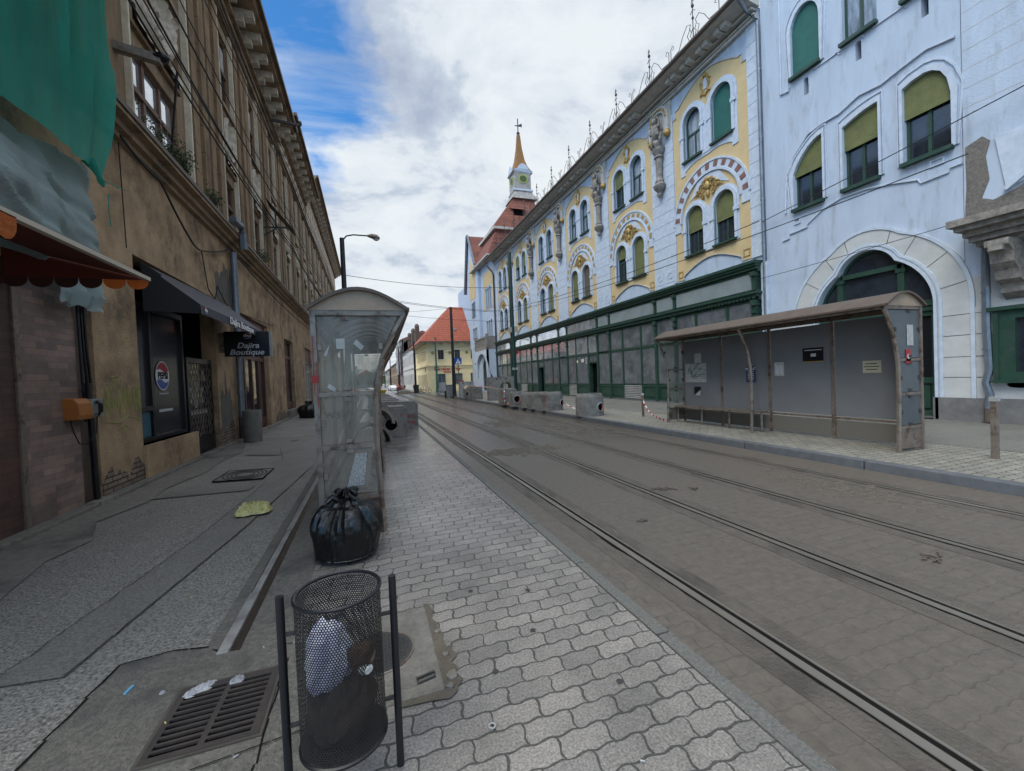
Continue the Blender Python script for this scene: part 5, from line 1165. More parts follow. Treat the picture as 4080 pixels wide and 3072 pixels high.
T2=MB(); T2.grid(lambda a,b:(-3.3+.1*nz(a*5,b*5,8)+.05*math.sin(a*14),6.2+.72*a,2.62+.55*b+.06*nz(a*8,0)),14,10); T2.build('tarp_end','tarp',label='bunched lower end of the tarpaulin hanging below the awning',cat='tarpaulin',smooth=True)
MT['shadecl']=mat('shaded_scallop_cloth',(.05,.014,.008),.8)  # shaded copy of the orange cloth, for the inner scallops
OA=thing('orange_awning','orange scalloped awning with dark underside at the left edge','awning',(-2.9,4.5,2.8))
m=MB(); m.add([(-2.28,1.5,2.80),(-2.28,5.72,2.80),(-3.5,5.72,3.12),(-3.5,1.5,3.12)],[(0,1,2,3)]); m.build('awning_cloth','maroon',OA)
m=MB(); m.box(-2.31,-2.26,1.5,5.73,2.79,2.83); m.build('front_bar','cream2',OA)
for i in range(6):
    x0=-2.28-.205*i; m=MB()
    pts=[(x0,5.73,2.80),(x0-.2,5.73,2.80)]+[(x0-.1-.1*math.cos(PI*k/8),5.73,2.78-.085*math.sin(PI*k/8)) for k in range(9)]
    m.add(pts,[(0,1)+tuple(range(2,11))]); m.build('end_scallop','orangecl' if i<2 else 'shadecl',OA)  # same cloth: outer scallops coloured as lit, the rest as shaded
m=MB(); m.add([(-2.28,5.73,2.80),(-3.5,5.73,3.12),(-3.5,5.73,2.8)],[(0,1,2)]); m.build('end_flap','maroon',OA)
m=MB()
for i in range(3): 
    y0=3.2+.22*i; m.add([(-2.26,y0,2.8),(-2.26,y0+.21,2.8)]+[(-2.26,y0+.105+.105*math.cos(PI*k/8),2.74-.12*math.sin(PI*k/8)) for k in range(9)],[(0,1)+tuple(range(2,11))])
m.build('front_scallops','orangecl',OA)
# black boutique awning and sign
BA=thing('boutique_awning','black cloth awning with white shop name over the dark window','awning',(-3.1,10.6,3.0))
m=MB(LT); m.add([(8.5,.82,3.02),(12.75,.82,3.06),(12.6,.02,3.78),(8.5,.02,3.70)],[(0,1,2,3)]); m.build('awning_cloth',mat('awning_top_cloth',(.05,.05,.065),.6,(.035,.035,.045),3),BA)
m=MB(LT); m.quad((8.5,.82,3.02),(12.75,.82,3.06),(12.75,.83,2.87),(8.5,.83,2.86)); m.build('valance',mat('valance_cloth',(.035,.035,.05),.7),BA)
m=MB(LT); m.add([(8.5,.82,3.02),(8.5,.02,3.70),(8.5,.02,2.9),(8.5,.8,2.86)],[(0,1,2,3)]); m.add([(8.52,.02,3.72),(8.52,.3,3.5),(8.52,.0,3.4)],[(0,1,2)]); m.build('side_flap','blackmat',BA)
m=MB(LT); m.add([(8.32,-.02,3.5),(8.32,-.3,3.7),(11,-.3,3.78),(11,-.02,3.6)],[(0,1,2,3)]); m.build('inner_panel','blackmat',BA)
text('Dajira Boutique',.20,'whitepl',lambda x,y,z:(LX+.845+z,10.95+x,2.96+y),'awning_lettering',BA,sx=1.45,bold=.004)
for u in (8.72,12.5): lg(LT,u,2.95,.06,'small_logo',BA,.836)
BS=thing('hanging_sign','black double-line shop sign hanging out from the wall','sign',(-2.9,12.2,2.4))
m=MB(); m.box(-3.38,-2.38,12.15,12.27,2.35,2.98); m.build('sign_box','black',BS)
MB().box(-2.38,-2.33,12.14,12.28,2.34,2.99).build('sign_edge','concl',BS); MB().box(-3.5,-3.38,12.18,12.24,2.45,2.95).build('sign_bracket','steel',BS)
text('Dajira',.19,'silver',lambda x,y,z:(-2.86+x,12.14-z,2.62+y),'sign_lettering',BS,shear=.25,sx=1.05,bold=.003); text('Boutique',.19,'silver',lambda x,y,z:(-2.89+x,12.14-z,2.45+y),'sign_lettering',BS,shear=.25,sx=1.1,bold=.003)
lg(lambda u,d,z:(u,12.15-d,z),-2.86,2.87,.09,'small_logo',BS,.006,.8)
m=MB(LT); m.tube([(17.0,.0,8.6),(17.0,1.0,8.9)],.03,4)
# arms and boards on the facade
AR=thing('timber_outrigger','old timber arm carrying cables above the first window','bracket',(LX+.4,8.6,6.9)); m=MB(); m.bar((-3.5,8.0,6.86),(-2.85,8.0,6.75),.12); m.build('timber_arm','statue',AR); m=MB(); m.ell((-2.85,8.0,6.8),(.12,.1,.06)); m.build('insulator','black',AR)
AR2=thing('roof_bracket_arm','dark iron arm sticking out below the eaves','bracket',(LX+.6,19,12.6)); m=MB(); m.bar((-3.4,19.0,12.3),(-2.2,19.2,12.35),.09); m.build('iron_arm','dkmetal',AR2); m=MB(); m.ell((-2.2,19.2,12.42),(.07,.07,.12)); m.build('insulator','black',AR2)
AR3=thing('wall_signboard','weathered board on iron bracket on the upper wall','signboard',(-2.9,17.5,8.0)); m=MB(); m.add([(-3.3,17.4,8.55),(-2.45,17.6,7.5),(-2.5,18.6,7.5),(-3.35,18.4,8.55)],[(0,1,2,3)]); m.build('board','dkmetal',AR3); m=MB(); m.bar((-3.5,17.5,7.45),(-2.6,17.5,7.5),.05); m.bar((-3.0,17.5,7.45),(-3.0,17.5,8.1),.05); m.bar((-3.5,17.5,7.1),(-2.9,17.5,7.5),.04); m.build('bracket','dkmetal',AR3)
# cables along the facade
def cable(pts,r,label,sag=.0,n=14,m='black',group='cables along the brown facade'):
    mb=MB(); path=[]
    for (a,b) in zip(pts,pts[1:]):
        A,B=Vector(a),Vector(b)
        for i in range(n+1):
            t=i/n; p=A.lerp(B,t); p.z-=sag*4*t*(1-t); path.append(tuple(p))
    mb.tube(path,r,4,cap=False); return mb.build('cable','blackmat' if m=='black' else m,label=label,cat='cable',group=group)
random.seed(11)
CB=[]
z_=[6.85,6.9,7.0,6.95,9.6,9.75,9.9,10.1,10.3,7.9,8.2]
for i,z in enumerate(z_):
    x=-2.85+.06*(i%4); x2=-2.75+.05*(i%3)
    cable([(x,-2,z+1.2+.05*i),(x,8.0 if z<8 else 7.5,z),(x2,19.2,z+.35),(-2.6,34,z+.5),(-2.6,54,z-.2)],.011+.006*(i%3==0),'sagging black service cable running the length of the brown facade',.18+.04*(i%3))
cable([(-3.3,7.7,5.35),(-3.25,8.8,5.2),(-3.3,10.2,4.6),(-3.42,11.2,4.7),(-3.4,13.2,5.35),(-3.35,20,5.0),(-3.4,30,5.1)],.02,'thick black cable slung loosely under the stucco cornice',.05)
cable([(-3.46,8.0,5.4),(-3.46,8.05,3.8)],.008,'thin cable running straight down the stucco pier',0)
cable([(-3.45,11.2,4.7),(-3.45,11.5,3.9),(-3.44,11.9,3.75),(-3.44,12.1,4.1),(-3.44,12.9,3.7),(-3.44,17.8,3.9),(-3.44,18.5,4.0)],.014,'dark cable looping above the boutique opening',.02)
cable([(-3.42,9.6,5.45),(-2.95,8.9,7.2)],.02,'slack cable dropping from the timber arm past the window',0)
# weeds on the ledge
def weed(x,y,z,r,h,n,label,seed):
    random.seed(seed); t=thing('ledge_weed',label,'plant',(x,y,z),group='weeds growing on the cornice')
    st=MB(); lf=MB()
    for i in range(max(6,n//25)):
        a=random.uniform(0,2*PI); tip=Vector((x+r*.35*math.cos(a),y+r*math.sin(a),z+h*random.uniform(.5,1))); st.tube([(x,y+random.uniform(-r,r)*.5,z),((x+tip.x)/2,(y+tip.y)/2,z+h*.4),tip],[.008,.005,.002],4)
        for k in range(25):
            q=random.uniform(.2,1); p=Vector((x,y,z)).lerp(tip,q)+Vector((random.gauss(0,.04),random.gauss(0,r*.25),random.gauss(0,.05))); s=random.uniform(.018,.04)
            u=Vector((random.gauss(0,1),random.gauss(0,1),random.gauss(0,1))).normalized(); v=u.cross(Vector((random.gauss(0,1),random.gauss(0,1),random.gauss(0,1)))).normalized()
            lf.add([tuple(p-u*s),tuple(p+v*s*.5),tuple(p+u*s),tuple(p-v*s*.5)],[(0,1,2,3)])
    st.build('stems','bark',t); lf.build('foliage','leaf',t)
weed(-3.28,9.4,5.8,.7,.45,500,'straggling weed with arching shoots below the first window',1); weed(-3.25,10.0,5.8,.35,.5,300,'dense leafy weed under the right end of the first window',2)
weed(-3.2,11.3,5.8,.3,.38,350,'rounded green tuft on the ledge below the cream strip',3); weed(-3.2,16.0,5.8,.6,.45,350,'small bush on the ledge past the downpipe hopper',4)
# ------------------------------------------------------------------ shelters
def shelter(root,L,bays,T,near_poster=False,board=False,roofm='poly'):
    # local: x=0 back, x=.57 front posts, y 0..L, T maps (x,y,z) -> world
    B=lambda: MB(T)
    yb=[L*i/bays for i in range(bays+1)]
    Wd=.57
    prof=[(Wd+.0,0),(Wd-.03,.92),(Wd-.02,1.4),(Wd+.06,1.77),(Wd+.17,2.02),(Wd+.29,2.22)]
    for y in yb:
        p=B(); p.tube([(0,y,0),(0,y,2.28)],.035,4); p.build('back_post','steel',root)
    for y in (yb[0],yb[len(yb)//2],yb[-1]):
        p=B(); p.tube([(a,y,b) for a,b in prof],.032,6); p.build('curved_front_post','steel',root,smooth=True)
    p=B()
    for y in (yb[0],yb[-1]):
        p.box(-.02,Wd+.31,y-.02,y+.02,2.21,2.28)
        for z,x1 in ((1.43,Wd-.02),(.9,Wd-.03),(.38,Wd-.01)): p.box(0,x1,y-.018,y+.018,z-.022,z+.022)
    p.box(-.03,.03,0,L,2.21,2.28); p.box(-.02,.02,0,L,.38,.42); p.box(Wd+.27,Wd+.31,0,L,2.21,2.27)
    p.build('frame_rails','steel',root)
    # roof barrel
    rad=[( -.05+ (Wd+.38)*i/14, 2.27+.20*math.sin(PI*i/14)) for i in range(15)]
    r=B(); r.grid(lambda a,b:(rad[round(a*14)][0],-.06+(L+.12)*b,rad[round(a*14)][1]),14,int(L)); r.grid(lambda a,b:(rad[round(a*14)][0],-.06+(L+.12)*b,rad[round(a*14)][1]+.012),14,int(L)); r.build('roof_sheet',roofm,root,smooth=True)
    for i in range(int(L/.55)+1):
        y=L*i/int(L/.55); q=B(); q.tube([(a,y,b-.012) for a,b in rad],.016,4); q.build('roof_rib','bronze' if roofm=='bronze' else 'steel',root)
    q=B(); 
    for y in (-.06,L+.06): q.tube([(a,y,b) for a,b in rad],.022,4)
    q.tube([(rad[-1][0],-.06,rad[-1][1]),(rad[-1][0],L+.06,rad[-1][1])],.025,5); q.build('roof_edge','bronze',root)
    for y in (-.03,L+.03):
        e=B(); e.add([(a,y,b) for a,b in rad]+[(rad[-1][0],y,2.26),(rad[0][0],y,2.26)],[tuple(range(17))]); e.build('end_tympanum','bronze2',root)
    # end glass
    for k,y in enumerate((yb[0],yb[-1])):
        gm='shglass' if not (board and k==0) else 'shend'
        for z0,z1 in ((.42,.88),(.93,1.40),(1.46,2.2)):
            e=B(); pts=[(.03,z0),(Wd-.05,z0),(Wd-.05+(.02 if z1>1.5 else 0),min(z1,1.5))]
            if z1>1.5: pts=[(.03,z0),(Wd-.05,z0),(Wd+.03,1.77),(Wd+.14,2.02),(Wd+.23,2.2),(.03,2.2)]
            else: pts=[(.03,z0),(Wd-.05,z0),(Wd-.05,z1),(.03,z1)]
            e.add([(a,y-.004,b) for a,b in pts]+[(a,y+.004,b) for a,b in pts],[tuple(range(len(pts))),tuple(range(len(pts),2*len(pts)))]); e.build('end_panel',gm,root)
        e=B(); e.box(.02,Wd-.03,y-.006,y+.006,.06,.36); e.build('kick_plate','steel',root)
        for px_,pz in [(Wd/2,z) for z in (1.375,1.485,.855,.96,2.18,.43)]+[(q,z) for q in (.05,Wd-.07) for z in (1.15,.62,1.9)]:
            if px_>.4 and pz>1.6: px_=Wd+.05
            c=B(); wv=(.035,.018) if px_==Wd/2 else (.018,.032); c.box(px_-wv[0],px_+wv[0],y-.02,y+.02,pz-wv[1],pz+wv[1]); c.build('glass_clamp','steel' if not board else 'dkmetal',root)
    for i in range(bays):
        a,b=yb[i]+.04,yb[i+1]-.04; e=B(); e.box(-.006,.006,a,b,.44,2.18); e.build('back_panel','pane_grey' if board else 'shglass',root)
        e=B(); e.box(-.004,.004,a,b,.05,.36); e.build('lower_back_panel','pane_low' if board else 'steel',root)
    s=B(); y0,y1=(yb[0]+.1,yb[-1]-.1) if not board else (L*.5,L-.05)
    s.box(.08,.42,y0,y1,.42,.45); s.build('bench_seat','steel',root)
    n=3
    for i in range(n+1): q=B(); y=y0+(y1-y0)*i/n; q.tube([(.28,y,0),(.28,y,.42)],.025,6); q.build('bench_leg','steel',root)
MT['bronze2']=mat('brown_end_sheet',(.38,.27,.18),.5,(.25,.19,.14),4)
MT['pane_low']=mat('grey_brown_lower_board',(.13,.12,.105),.6)
MT['shend']=mat('grimy_end_panel',(.085,.10,.11),.3,(.06,.07,.075),4,spec=.6)
an=R(-1.7)
def TLs(x,y,z): return (-.49+x*math.cos(an)-y*math.sin(an),4.47+x*math.sin(an)+y*math.cos(an),.02+z)
S1=thing('glass_shelter','scratched glass tram shelter with barrel roof seen end-on, beside the bin bag','shelter',(-.2,7.4,0),group='tram stop shelters')
shelter(S1,5.9,4,TLs)
st=MB(TLs); st.box(.2,.28,-.008,-.004,1.88,1.98); st.build('torn_sticker','paper',S1); 
for q in ([(.36,-.01,1.93),(.43,-.01,1.86),(.46,-.01,1.9),(.39,-.01,1.97)],[(.08,-.01,1.82),(.14,-.01,1.92),(.11,-.01,1.8)],[(.1,-.01,1.5),(.17,-.01,1.45),(.18,-.01,1.49),(.12,-.01,1.54)]): st=MB(TLs); st.add(q,[tuple(range(len(q)))]); st.build('torn_sticker','paper',S1)
st=MB(TLs); st.add([(.24,-.012,.5),(.40,-.012,.50),(.44,-.012,.82),(.33,-.012,.82)],[(0,1,2,3)]); st.build('sticker_residue',mat('sticker_residue',(.42,.42,.40),.7,(.12,.12,.11),60),S1)
text('WST',.09,'concl',lambda x,y,z:TLs(.16+x,-.01,1.22+y),'scratched_tag',S1)
st=MB(TLs); st.tube([(-.012,-.036,1.45),(-.012,-.036,2.0)],.004,4); st.tube([(.014,-.036,1.3),(.014,-.036,1.75)],.004,4); st.box(-.03,.03,-.0365,-.035,1.55,1.62); st.build('red_spray','redpaint',S1)
ax=R(0)
def TRs(x,y,z): return (8.24-x,4.08+y,.13+z)
S2=thing('panelled_shelter','long tram shelter with blue-grey board back and brown barrel roof on the right pavement','shelter',(8,6.7,.13),group='tram stop shelters')
shelter(S2,5.2,4,TRs,board=True,roofm='bronze')
def poster(y0,y1,z0,z1,m,label,extra=None,t='poster'):
    o=MB().add([(8.226,y0,z0),(8.226,y1,z0),(8.226,y1,z1),(8.226,y0,z1)],[(0,1,2,3)]) 
    th=thing(t,label,t,(8.22,(y0+y1)/2,z0),group='papers stuck on the shelter back'); o.build('sheet',m,th); return th
pm_=poster(8.46,9.2,1.2,1.7,'paper','pale route map sheet on the left board of the shelter')
mm=MB(); random.seed(5)
for i in range(26):
    y,z=random.uniform(8.55,9.1),random.uniform(1.28,1.62); a=random.uniform(0,PI); pts=[]
    for k in range(4): pts.append((8.222,min(9.18,max(8.48,y)),min(1.69,max(1.22,z)))); y+=.06*math.cos(a); z+=.05*math.sin(a); a+=random.uniform(-.6,.6)
    mm.tube(pts,.0035,4)
mm.build('map_lines','black',pm_)
poster(8.62,8.86,1.68,1.96,'paper','small upright faded sheet above the route map')
p=poster(8.66,8.9,.84,1.08,'black','black and white flyer below the route map'); MB().add([(8.222,8.67,.85),(8.222,8.89,.85),(8.222,8.67,1.0)],[(0,1,2)]).build('white_corner','paper',p)
p=poster(7.02,7.27,1.2,1.56,mat('dark_blue_poster',(.015,.03,.09),.5),'dark blue job poster behind the curved post')
text('WANT',.09,'whitepl',lambda x,y,z:(8.222-z*.5,7.145-x,1.5+y),'lettering',p); 
m=MB(); [m.box(8.221,8.224,7.06,7.22,z,z+.018) for z in (1.26,1.3,1.34,1.38,1.43)]; m.build('text_lines','silver',p)
p=poster(6.34,6.56,1.33,1.62,'paper','white timetable sheet on the third board'); m=MB(); [m.box(8.221,8.224,a,b,1.37,1.56) for a,b in ((6.37,6.44),(6.46,6.53))]; m.build('text_block','silver',p)
p=poster(5.54,5.94,1.6,1.87,'black','black landscape notice high on the third board'); text('STOP',.07,'silver',lambda x,y,z:(8.222-z*.5,5.74-x,1.75+y),'lettering',p) if 0 else None
m=MB(); m.box(8.221,8.224,5.57,5.9,1.82,1.835); m.box(8.221,8.224,5.68,5.78,1.7,1.76); m.build('text_line','silver',p); MB().box(8.221,8.2245,5.54,5.94,1.6,1.607).build('yellow_edge','yel',p)
p=poster(4.6,4.88,1.36,1.57,mat('cream_notice',(.42,.40,.30),.7),'cream paper notice with three lines on the last board'); m=MB(); [m.box(8.221,8.224,a,b,z,z+.015) for a,b,z in ((4.66,4.84,1.51),(4.63,4.86,1.46),(4.66,4.83,1.41))]; m.build('text_lines','dkmetal',p)
m=MB(); m.box(7.9,8.05,4.066,4.07,1.78,2.1); m.build('torn_poster','paper',S2); m=MB(); m.box(7.86,7.97,4.062,4.066,1.5,1.72); o=m.build('red_sticker','redcl2',S2); m=MB(); m.add([(7.915+.04*math.cos(t*PI/8),4.06,1.61+.04*math.sin(t*PI/8)) for t in range(16)],[tuple(range(16))]); m.build('sticker_disc','paper',o)
# ------------------------------------------------------------------ mesh litter bin
MT['black2']=mat('black_post_paint',(.010,.010,.012),.45)
BN=thing('mesh_litter_bin','black perforated litter bin hung between two posts, full of rubbish','litter bin',(-.148,1.7,0))
bc=(-.148,1.7); br=.152; zb,zt_=.215,.765
pb=MB(); pitch=.0098; nc=int(2*PI*br/pitch); rowh=pitch*.866; nr=int((zt_-zb)/rowh)
def PT(s,z): a=s/br; return (bc[0]+br*math.cos(a),bc[1]+br*math.sin(a),z)
cw=2*PI*br/nc; h_in=.0034; 
for j in range(nr):
    z=zb+rowh*(j+.5)
    for i in range(nc):
        s=cw*(i+.5*(j%2)); o_=[];i_=[]
        for k in range(6):
            t=PI/6+PI/3*k; o_.append(PT(s+cw*.5774*math.cos(t),z+pitch*.5774*math.sin(t))); i_.append(PT(s+h_in*math.cos(t),z+h_in*math.sin(t)))
        pb.add(o_+i_,[(k,(k+1)%6,6+(k+1)%6,6+k) for k in range(6)])
pb.build('perforated_basket',mat('black_basket_paint',(.010,.010,.011),.5),BN)
m=MB()
for z in (zt_+.003,zb-.003): m=MB(); m.tube([(bc[0]+br*math.cos(2*PI*i/40),bc[1]+br*math.sin(2*PI*i/40),z) for i in range(40)],.0075,6,closed=True); m.build('rim','black',BN,smooth=True)
m=MB(); m.lathe([(0,zb+.01),(br,zb+.01)],bc,32); m.build('base_plate','dkmetal',BN)
for x in (-.345,.05):
    m=MB(); m.tube([(x,1.70,0),(x,1.70,.785)],.0148,4 if 0 else 10); m.build('post','black2',BN,smooth=True)
for s,x in ((-1,-.345),(1,.05)):
    for z in (.64,.3): m=MB(); m.bar((x,1.70,z),(bc[0]+s*br,1.70,z),.012); m.build('hinge_pin','dkmetal',BN)
m=MB(); m.add([(-.36,1.62,.03),(.06,1.62,.03),(.06,1.8,.03),(-.36,1.8,.03),(-.36,1.62,.045),(.06,1.62,.045),(.06,1.8,.045),(-.36,1.8,.045)],[(0,1,2,3),(4,5,6,7),(0,1,5,4)]); 
def crumple(name,c,r,m,label,seed,cat='rubbish',group='rubbish in the litter bin',n=18,amp=.25,parent=None,smooth=False):
    mb=MB(); vs=[]; fs=[]; mr=n//2
    for i in range(mr+1):
        ph=PI*i/mr-PI/2
        for k in range(n):
            t=2*PI*k/n; d=Vector((math.cos(ph)*math.cos(t),math.cos(ph)*math.sin(t),math.sin(ph))); q=1+amp*noise.noise(d*1.9+Vector((seed*3.1,0,0)))+amp*.5*noise.noise(d*5+Vector((seed,4,0)))
            vs.append((c[0]+r[0]*d.x*q,c[1]+r[1]*d.y*q,c[2]+r[2]*d.z*q))
    for i in range(mr):
        for k in range(n): fs.append((i*n+k,i*n+(k+1)%n,(i+1)*n+(k+1)%n,(i+1)*n+k))
    mb.add(vs,fs); return mb.build(name,m,label=label,cat=cat,group=group,smooth=smooth)
crumple('plastic_bag',(-.187,1.655,.55),(.08,.052,.14),mat('white_blue_bag',(.82,.84,.9),.4,(.36,.33,.62),9),'crumpled white and purple plastic bag inside the mesh bin',3)
crumple('plastic_bag',(-.235,1.665,.60),(.03,.03,.045),mat('blue_white_bag',(.5,.55,.7),.4),'small bluish white wrapper at the left inside the mesh bin',5)
crumple('paper_cup',(-.07,1.62,.545),(.05,.035,.05),mat('brown_card',(.10,.055,.03),.8,(.07,.04,.025),20),'brown card carton inside the mesh bin',7)
crumple('paper_scrap',(-.06,1.59,.51),(.025,.015,.018),'paper','white scrap below the brown carton in the mesh bin',8)
crumple('rubbish_heap',(-.15,1.70,.33),(.115,.115,.14),mat('mixed_dark_rubbish',(.10,.065,.045),.8,(.035,.026,.022),16),'dark mixed rubbish filling the bottom of the mesh bin',9,n=28)
# black bin bag
def bagmesh(c,R0,H,seed,n=140,mr=90):
    vs=[]; fs=[]
    for i in range(mr+1):
        q=i/mr; z=H*q
        if q<.06: r=R0*(.66+.27*(q/.06)**.6)
        elif q<.78: r=R0*(.90+.12*math.sin((q-.06)/.72*PI*.62)) if q<.42 else R0*1.0*math.cos((q-.42)/.36*1.02)**.75
        elif q<.88: r=R0*(.6*0+.2+ .18*(1-(q-.78)/.10))
        else: r=R0*(.17+.10*math.sin((q-.88)/.12*PI))
        for k in range(n):
            t=2*PI*k/n; f=max(.12,(max(0,q-.25)/.45))
            w=1+.10*noise.noise(Vector((math.cos(t)*1.5,math.sin(t)*1.5,q*2+seed)))+.03*noise.noise(Vector((math.cos(t)*5,math.sin(t)*5,q*5+seed)))+min(.17,f*.11)*(math.sin(9*t+3*q+2*math.sin(2*t))+.5*math.sin(23*t+5*math.sin(3*t)+2*q))*(1 if q<.9 else 1.8)+.02*math.sin(17*t+9*q)*f
            w-=.03*abs(noise.noise(Vector((math.cos(t)*8,math.sin(t)*8,q*7+seed))))
            vs.append((c[0]+r*w*math.cos(t)+.05*R0*q*math.sin(seed),c[1]+r*w*math.sin(t),c[2]+z*(1+(.04*math.sin(5*t) if q>.9 else 0))))
    for i in range(mr):
        for k in range(n): fs.append((i*n+k,i*n+(k+1)%n,(i+1)*n+(k+1)%n,(i+1)*n+k))
    fs.append(tuple(range(mr*n,(mr+1)*n))); return vs,fs
b=MB(); b.add(*bagmesh((-.25,3.98,.03),.295,.57,1.0)); bag=b.build('bin_bag','bagblk',label='full knotted black bin bag in front of the glass shelter',cat='bin bag',smooth=True)
b=MB()
for s in (-1,1): b.tube([(-.28,3.95,.5),(-.28+s*.07,3.93,.56),(-.28+s*.12,3.92,.52)],[.035,.03,.02],7)
b.build('knot_ears','bagblk',bag,smooth=True)
b=MB(); b.add(*bagmesh((-2.62,20.9,.07),.5,.75,4.0,40,24)); b.build('bin_bag','bagblk',label='distant black bin bag against the left wall by a person',cat='bin bag',smooth=True)
# yellow plastic
def sheet(name,cx,cy,rx,ry,h,m,label,seed,ang=0,zf=zl,cat='litter',group='litter on the pavement'):
    mb=MB(); n=30
    def f(a,b):
        x=(a-.5)*2; y=(b-.5)*2; rr=1+.25*nz(math.atan2(y,x)*1.3,seed); l=max(abs(x),abs(y)); e=math.hypot(x,y) or 1; k=l/e*rr
        X=x*k*rx; Y=y*k*ry; xx=cx+X*math.cos(ang)-Y*math.sin(ang); yy=cy+X*math.sin(ang)+Y*math.cos(ang)
        return (xx,yy,zf(xx)+.024+h*(.5+.5*nz(x*3,y*3,seed)+.7*abs(nz(x*9,y*9,seed))+.4*abs(nz(x*21,y*21,seed)))*max(0,1-l**4*.9))
    mb.grid(f,n,n); return mb.build(name,m,label=label,cat=cat,group=group)
sheet('plastic_wrapper',-1.38,5.75,.20,.15,.13,'plast','crumpled translucent yellow plastic sheet on the left pavement',3,.5)
z0=lambda x:0
sheet('wet_tissue',-.885,2.50,.075,.035,.02,'tissue','long flat wet tissue on the corner of the drain grate',5,.5,z0); sheet('wet_tissue',-.72,2.50,.035,.025,.025,'tissue','small crumpled tissue at the top edge of the drain grate',6,.4,z0); sheet('wet_tissue',-1.06,2.55,.012,.012,.012,'tissue','tiny white scrap left of the drain grate',7,0,z0)
m=MB(); m.tube([(-1.235,2.60,.035),(-1.225,2.655,.035)],.007,8); m.build('lighter',mat('light_blue_plastic',(.15,.4,.6),.3),label='light blue cigarette lighter on the concrete patch',cat='lighter',group='litter on the pavement')
random.seed(21)
# cigarette ends etc
for i,(x,y) in enumerate(((-.6,1.98),(-.95,2.3),(-.65,2.75),(-1.3,3.6),(-1.75,4.3),(.15,1.6),(.95,1.35),(-.45,2.9))):
    a=random.uniform(0,PI); m=MB(); zq=zl(x)+.028; m.tube([(x,y,zq),(x+.018*math.cos(a),y+.018*math.sin(a),zq)],.0035,6); m.build('cigarette_end','plast' if i%2 else 'paper',label='cigarette end dropped on the ground',cat='cigarette end',group='dropped cigarette ends')
m=MB(); m.tube([(.44+.014*math.cos(2*PI*i/16),1.73+.014*math.sin(2*PI*i/16),.03) for i in range(16)],.004,5,closed=True); m.build('metal_ring','concl',label='small metal washer ring between the pavers',cat='ring')
m=MB()
for q in range(5): x,y=[(.62,2.9),(.86,2.3),(.55,2.05),(1.1,1.75),(1.0,2.75)][q]; m.add([(x+.018*math.cos(t*PI/5),y+.015*math.sin(t*PI/5),.0285) for t in range(10)],[tuple(range(10))])
m.build('gum_spots','dkmetal',kind='structure')
# storm drain grate
MT['grateframe']=mat('dark_frame_iron',(.045,.038,.033),.8,(.07,.06,.05),9)
GR=thing('drain_grate','cast iron storm drain grate with two rows of slots in the left pavement','grate',(-.75,2.28,0))
gu=[rect(a,b,2.105+.0365*i+.004,2.105+.0365*i+.027) for i in range(11) for a,b in ((-.94,-.765),(-.74,-.565))]
gu=[[(p[0]+(p[1]-2.28)*.02,p[1]) for p in h] for h in gu]
G_=lambda u,d,z:(u,z,d)
MB(G_).slab([(-.97,2.08),(-.53,2.08),(-.53,2.535),(-.97,2.535)],gu,.030,.02).build('grate_plate',mat('rusty_iron',(.04,.034,.032),.75,(.06,.048,.042),8,metal=.3,bump=.3),GR)
MB(G_).slab([(-.97,2.08),(-.53,2.08),(-.53,2.535),(-.97,2.535)],[],-.008,-.0105).build('dark_pit','interior',GR)  # black sheet stands in for the darkness of a deeper drain
MB(G_).slab([(-.985,2.065),(-.515,2.065),(-.515,2.55),(-.985,2.55)],[[(-.97,2.08),(-.53,2.08),(-.53,2.535),(-.97,2.535)]],.028,.01).build('grate_frame','grateframe',GR)
# manhole cover on the slab
MH=thing('manhole_cover','round studded iron manhole cover in the slab behind the bin','manhole cover',(-.02,2.43,.034))
m=MB(); m.lathe([(0,.040),(.185,.040),(.19,.036)],(-.02,2.43),40); m.build('cover_disc','dkmetal',MH)
m=MB()
for i in range(-8,9):
    for j in range(-8,9):
        x,y=i*.02,j*.02
        if x*x+y*y<.165**2: m.box(-.02+x-.006,-.02+x+.006,2.43+y-.006,2.43+y+.006,.04,.0435)
m.build('studs','dkmetal',MH); m=MB(); m.tube([(-.02+.19*math.cos(2*PI*i/40),2.43+.19*math.sin(2*PI*i/40),.036) for i in range(40)],.006,5,closed=True); m.build('cover_rim','steel',MH)
m=MB(); m.tube([(.16,2.10,.04),(.16,2.13,.045),(.25,2.15,.045),(.25,2.12,.04)],.007,6,closed=True); m.build('lifting_handle','dkmetal',label='small iron lifting loop set in the manhole slab',cat='handle')
MH2=thing('square_manhole_cover','rectangular patterned manhole cover in the left pavement','manhole cover',(-2.1,8.2,.05))
m=MB(); m.add([(-2.42,7.75,zl(-2.42)+.026),(-1.72,7.75,zl(-1.72)+.026),(-1.72,8.6,zl(-1.72)+.026),(-2.42,8.6,zl(-2.42)+.026)],[(0,1,2,3)]); m.build('cover_plate','asph_s',MH2)
m=MB()
for r in (.42,.34,.26,.18): m.tube([(-2.07+r*.75*math.cos(2*PI*i/28),8.18+r*math.sin(2*PI*i/28),zl(-2.07+r*.75*math.cos(2*PI*i/28))+.028) for i in range(28)],.007,4,closed=True)
for a,b in (((-2.42,7.75),(-1.72,7.75)),((-1.72,7.75),(-1.72,8.6)),((-1.72,8.6),(-2.42,8.6)),((-2.42,8.6),(-2.42,7.75))): m.bar((a[0],a[1],zl(a[0])+.026),(b[0],b[1],zl(b[0])+.026),.014)
m.build('raised_rings','groove',MH2)
